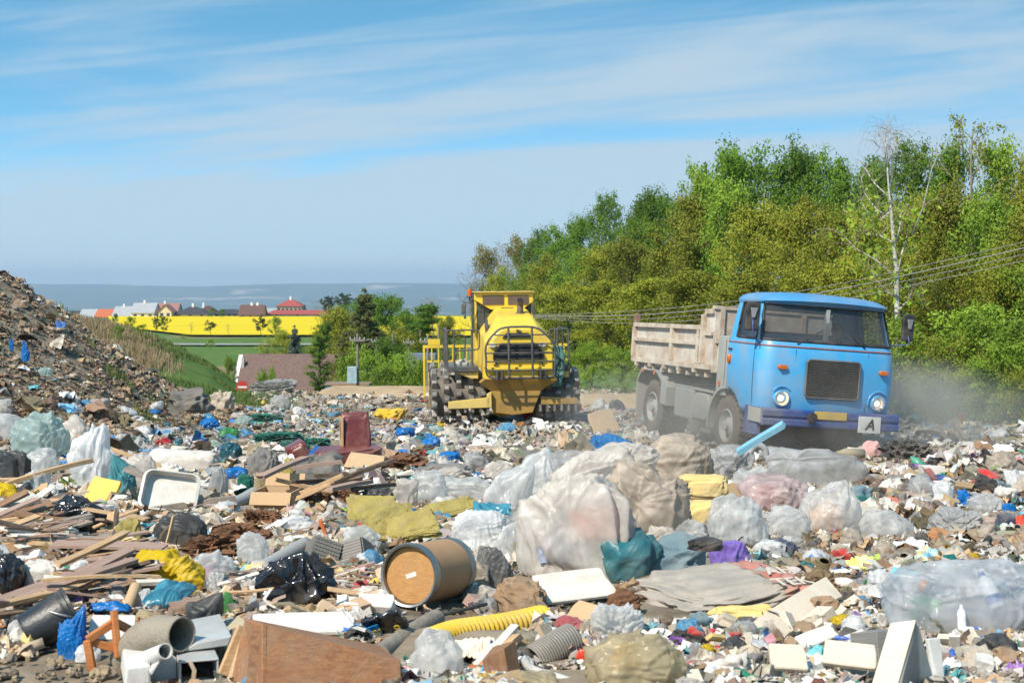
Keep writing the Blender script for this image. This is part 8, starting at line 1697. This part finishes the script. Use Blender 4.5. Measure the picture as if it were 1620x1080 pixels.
def wt(px, x, Y):
    n = len(x); W_ = np.zeros((n, len(PK))); g = dict(zip(PK, range(len(PK))))
    W_[:, g['greybeige']] = .66; W_[:, g['brown']] = .17; W_[:, g['white']] = .035; W_[:, g['wood']] = .04; W_[:, g['dark']] = .03; W_[:, g['color']] = .04
    ml = (px < 720) & (Y > 14) & (Y < 48); W_[ml, g['blue']] = .12; W_[ml, g['white']] = .09; W_[ml, g['color']] = .07
    wz = (px < 520) & (Y < 13.5); W_[wz] = 0; W_[wz, g['wood']] = .5; W_[wz, g['greybeige']] = .15; W_[wz, g['white']] = .1; W_[wz, g['brown']] = .15; W_[wz, g['dark']] = .05; W_[wz, g['color']] = .05
    mz = (px >= 360) & (px < 1000) & (Y < 10); W_[mz, g['white']] = .09; W_[mz, g['wood']] = .16; W_[mz, g['brown']] = .15; W_[mz, g['dark']] = .09; W_[mz, g['greybeige']] = .3
    rz = (px > 1230) & (Y > 7.5) & (Y < 17); W_[rz, g['brown']] = .5; W_[rz, g['greybeige']] = .35; W_[rz, g['white']] = .07; W_[rz, g['color']] = .09
    bz = (px > 1000) & (Y < 7.5); W_[bz, g['white']] = .14; W_[bz, g['greybeige']] = .4; W_[bz, g['brown']] = .14; W_[bz, g['dark']] = .09; W_[bz, g['color']] = .06
    mo = mound(x, Y) > .12; W_[mo] = 0; W_[mo, g['brown']] = .90; W_[mo, g['greybeige']] = .06; W_[mo, g['color']] = .006; W_[mo, g['white']] = .008; W_[mo, g['dark']] = .02
    return W_
def bare(px, x, Y, rng): return ~((px < 200) & (Y < 5.55)) & ~((px < 395) & (Y > 47.5)) & ~((px > 1250) & (Y > 7.5) & (Y < 16) & (n2(x, Y, .7, 41) > .12) & (rng.uniform(0, 1, len(x)) < .6)) & ~((mound(x, Y) > .4) & (Y > 42))
carpet('fine_litter', 74000, -90, 1710, 4.3, 64, wt, 1, .045, .3, 3.4, 18, mask=bare, kinds={'sheet': .36, 'wad': .34, 'chip': .08, 'strip': .2, 'bottle': .02})
carpet('film_litter', 8000, -90, 1710, 4.6, 45, lambda px, x, Y: np.tile([.45, .05, .35, .0001, .02, .03, .06], (len(x), 1)), 8, .1, .5, 8, 40, mask=bare, kinds={'wad': .6, 'sheet': .3, 'strip': .1})
carpet('coarse_litter', 9000, -90, 1710, 4.4, 63, wt, 2, .12, .5, 8, 44, mask=bare, kinds={'sheet': .42, 'wad': .3, 'chip': .14, 'strip': .1, 'bottle': .04})
carpet('wood_litter', 8000, -90, 540, 5.2, 12.5, lambda px, x, Y: np.tile([.0001, .15, .04, .8, .01, .0001, .0001], (len(x), 1)), 5, .05, .5, 7, 46, mask=bare, kinds={'strip': .45, 'chip': .55})
carpet('mound_litter', 15000, -120, 300, 20, 46, wt, 3, .045, .28, 2.6, 10, mask=lambda px, x, Y, r: (mound(x, Y) > .1) & (Y < 42), kinds={'sheet': .45, 'wad': .35, 'chip': .15, 'strip': .05})
carpet('far_litter', 16000, 150, 1710, 20, 64, wt, 4, .10, .45, 3.0, 14, ypow=.8, mask=bare, kinds={'sheet': .4, 'wad': .36, 'chip': .06, 'strip': .18})
def volume(name, dens, c, b, nodes_fn=None):
    m = bpy.data.materials.new(name); nt = nodes(m); o = nt.nodes.new('ShaderNodeOutputMaterial'); v = nt.nodes.new('ShaderNodeVolumePrincipled')
    v.inputs['Color'].default_value = (*c, 1); v.inputs['Density'].default_value = dens; v.inputs['Anisotropy'].default_value = .2
    nt.links.new(v.outputs[0], o.inputs['Volume'])
    if nodes_fn: nodes_fn(nt, v)
    ob = b.build(name, m); ob['kind'] = 'stuff'; return ob, m
zlow = EYE - 145
hb = MB(); hb.box(-12500, 12500, -30, 12400, zlow, 130)
HZ = volume('haze', 1.25e-4, (.64, .81, 1.0), hb)

# dust thrown up by the lorry wheels
def dust():
    p0 = LORRY.location; b = MB(); V, Fc = ico(3); b.v = [Vector((p0.x + .5 + v[0] * 4.6, p0.y + 1.4 + v[1] * 4.6, p0.z + .75 + v[2] * 1.35)) for v in V]; b.f = [list(map(int, f)) for f in Fc]; b.m = [0] * len(b.f)
    def fn(nt, v):
        N = nt.nodes; L = nt.links; tc = N.new('ShaderNodeTexCoord'); n = N.new('ShaderNodeTexNoise'); n.inputs['Scale'].default_value = .8; n.inputs['Detail'].default_value = 3; L.new(tc.outputs['Object'], n.inputs['Vector'])
        g = N.new('ShaderNodeTexGradient'); g.gradient_type = 'SPHERICAL'; mp = N.new('ShaderNodeMapping'); mp.vector_type = 'TEXTURE'; mp.inputs['Location'].default_value = (p0.x + .5, p0.y + 1.4, p0.z + .5); mp.inputs['Scale'].default_value = (4.6, 4.6, 1.3); L.new(tc.outputs['Object'], mp.inputs[0]); L.new(mp.outputs[0], g.inputs[0])
        r = N.new('ShaderNodeMapRange'); r.inputs[1].default_value = .38; r.inputs[2].default_value = .68; L.new(n.outputs['Fac'], r.inputs[0]); m1 = N.new('ShaderNodeMath'); m1.operation = 'MULTIPLY'; L.new(r.outputs[0], m1.inputs[0]); L.new(g.outputs['Fac'], m1.inputs[1]); m2 = N.new('ShaderNodeMath'); m2.operation = 'MULTIPLY'; m2.inputs[1].default_value = 1.25; L.new(m1.outputs[0], m2.inputs[0]); L.new(m2.outputs[0], v.inputs['Density'])
    volume('dust_cloud', .2, (.97, .88, .76), b, fn)
dust()
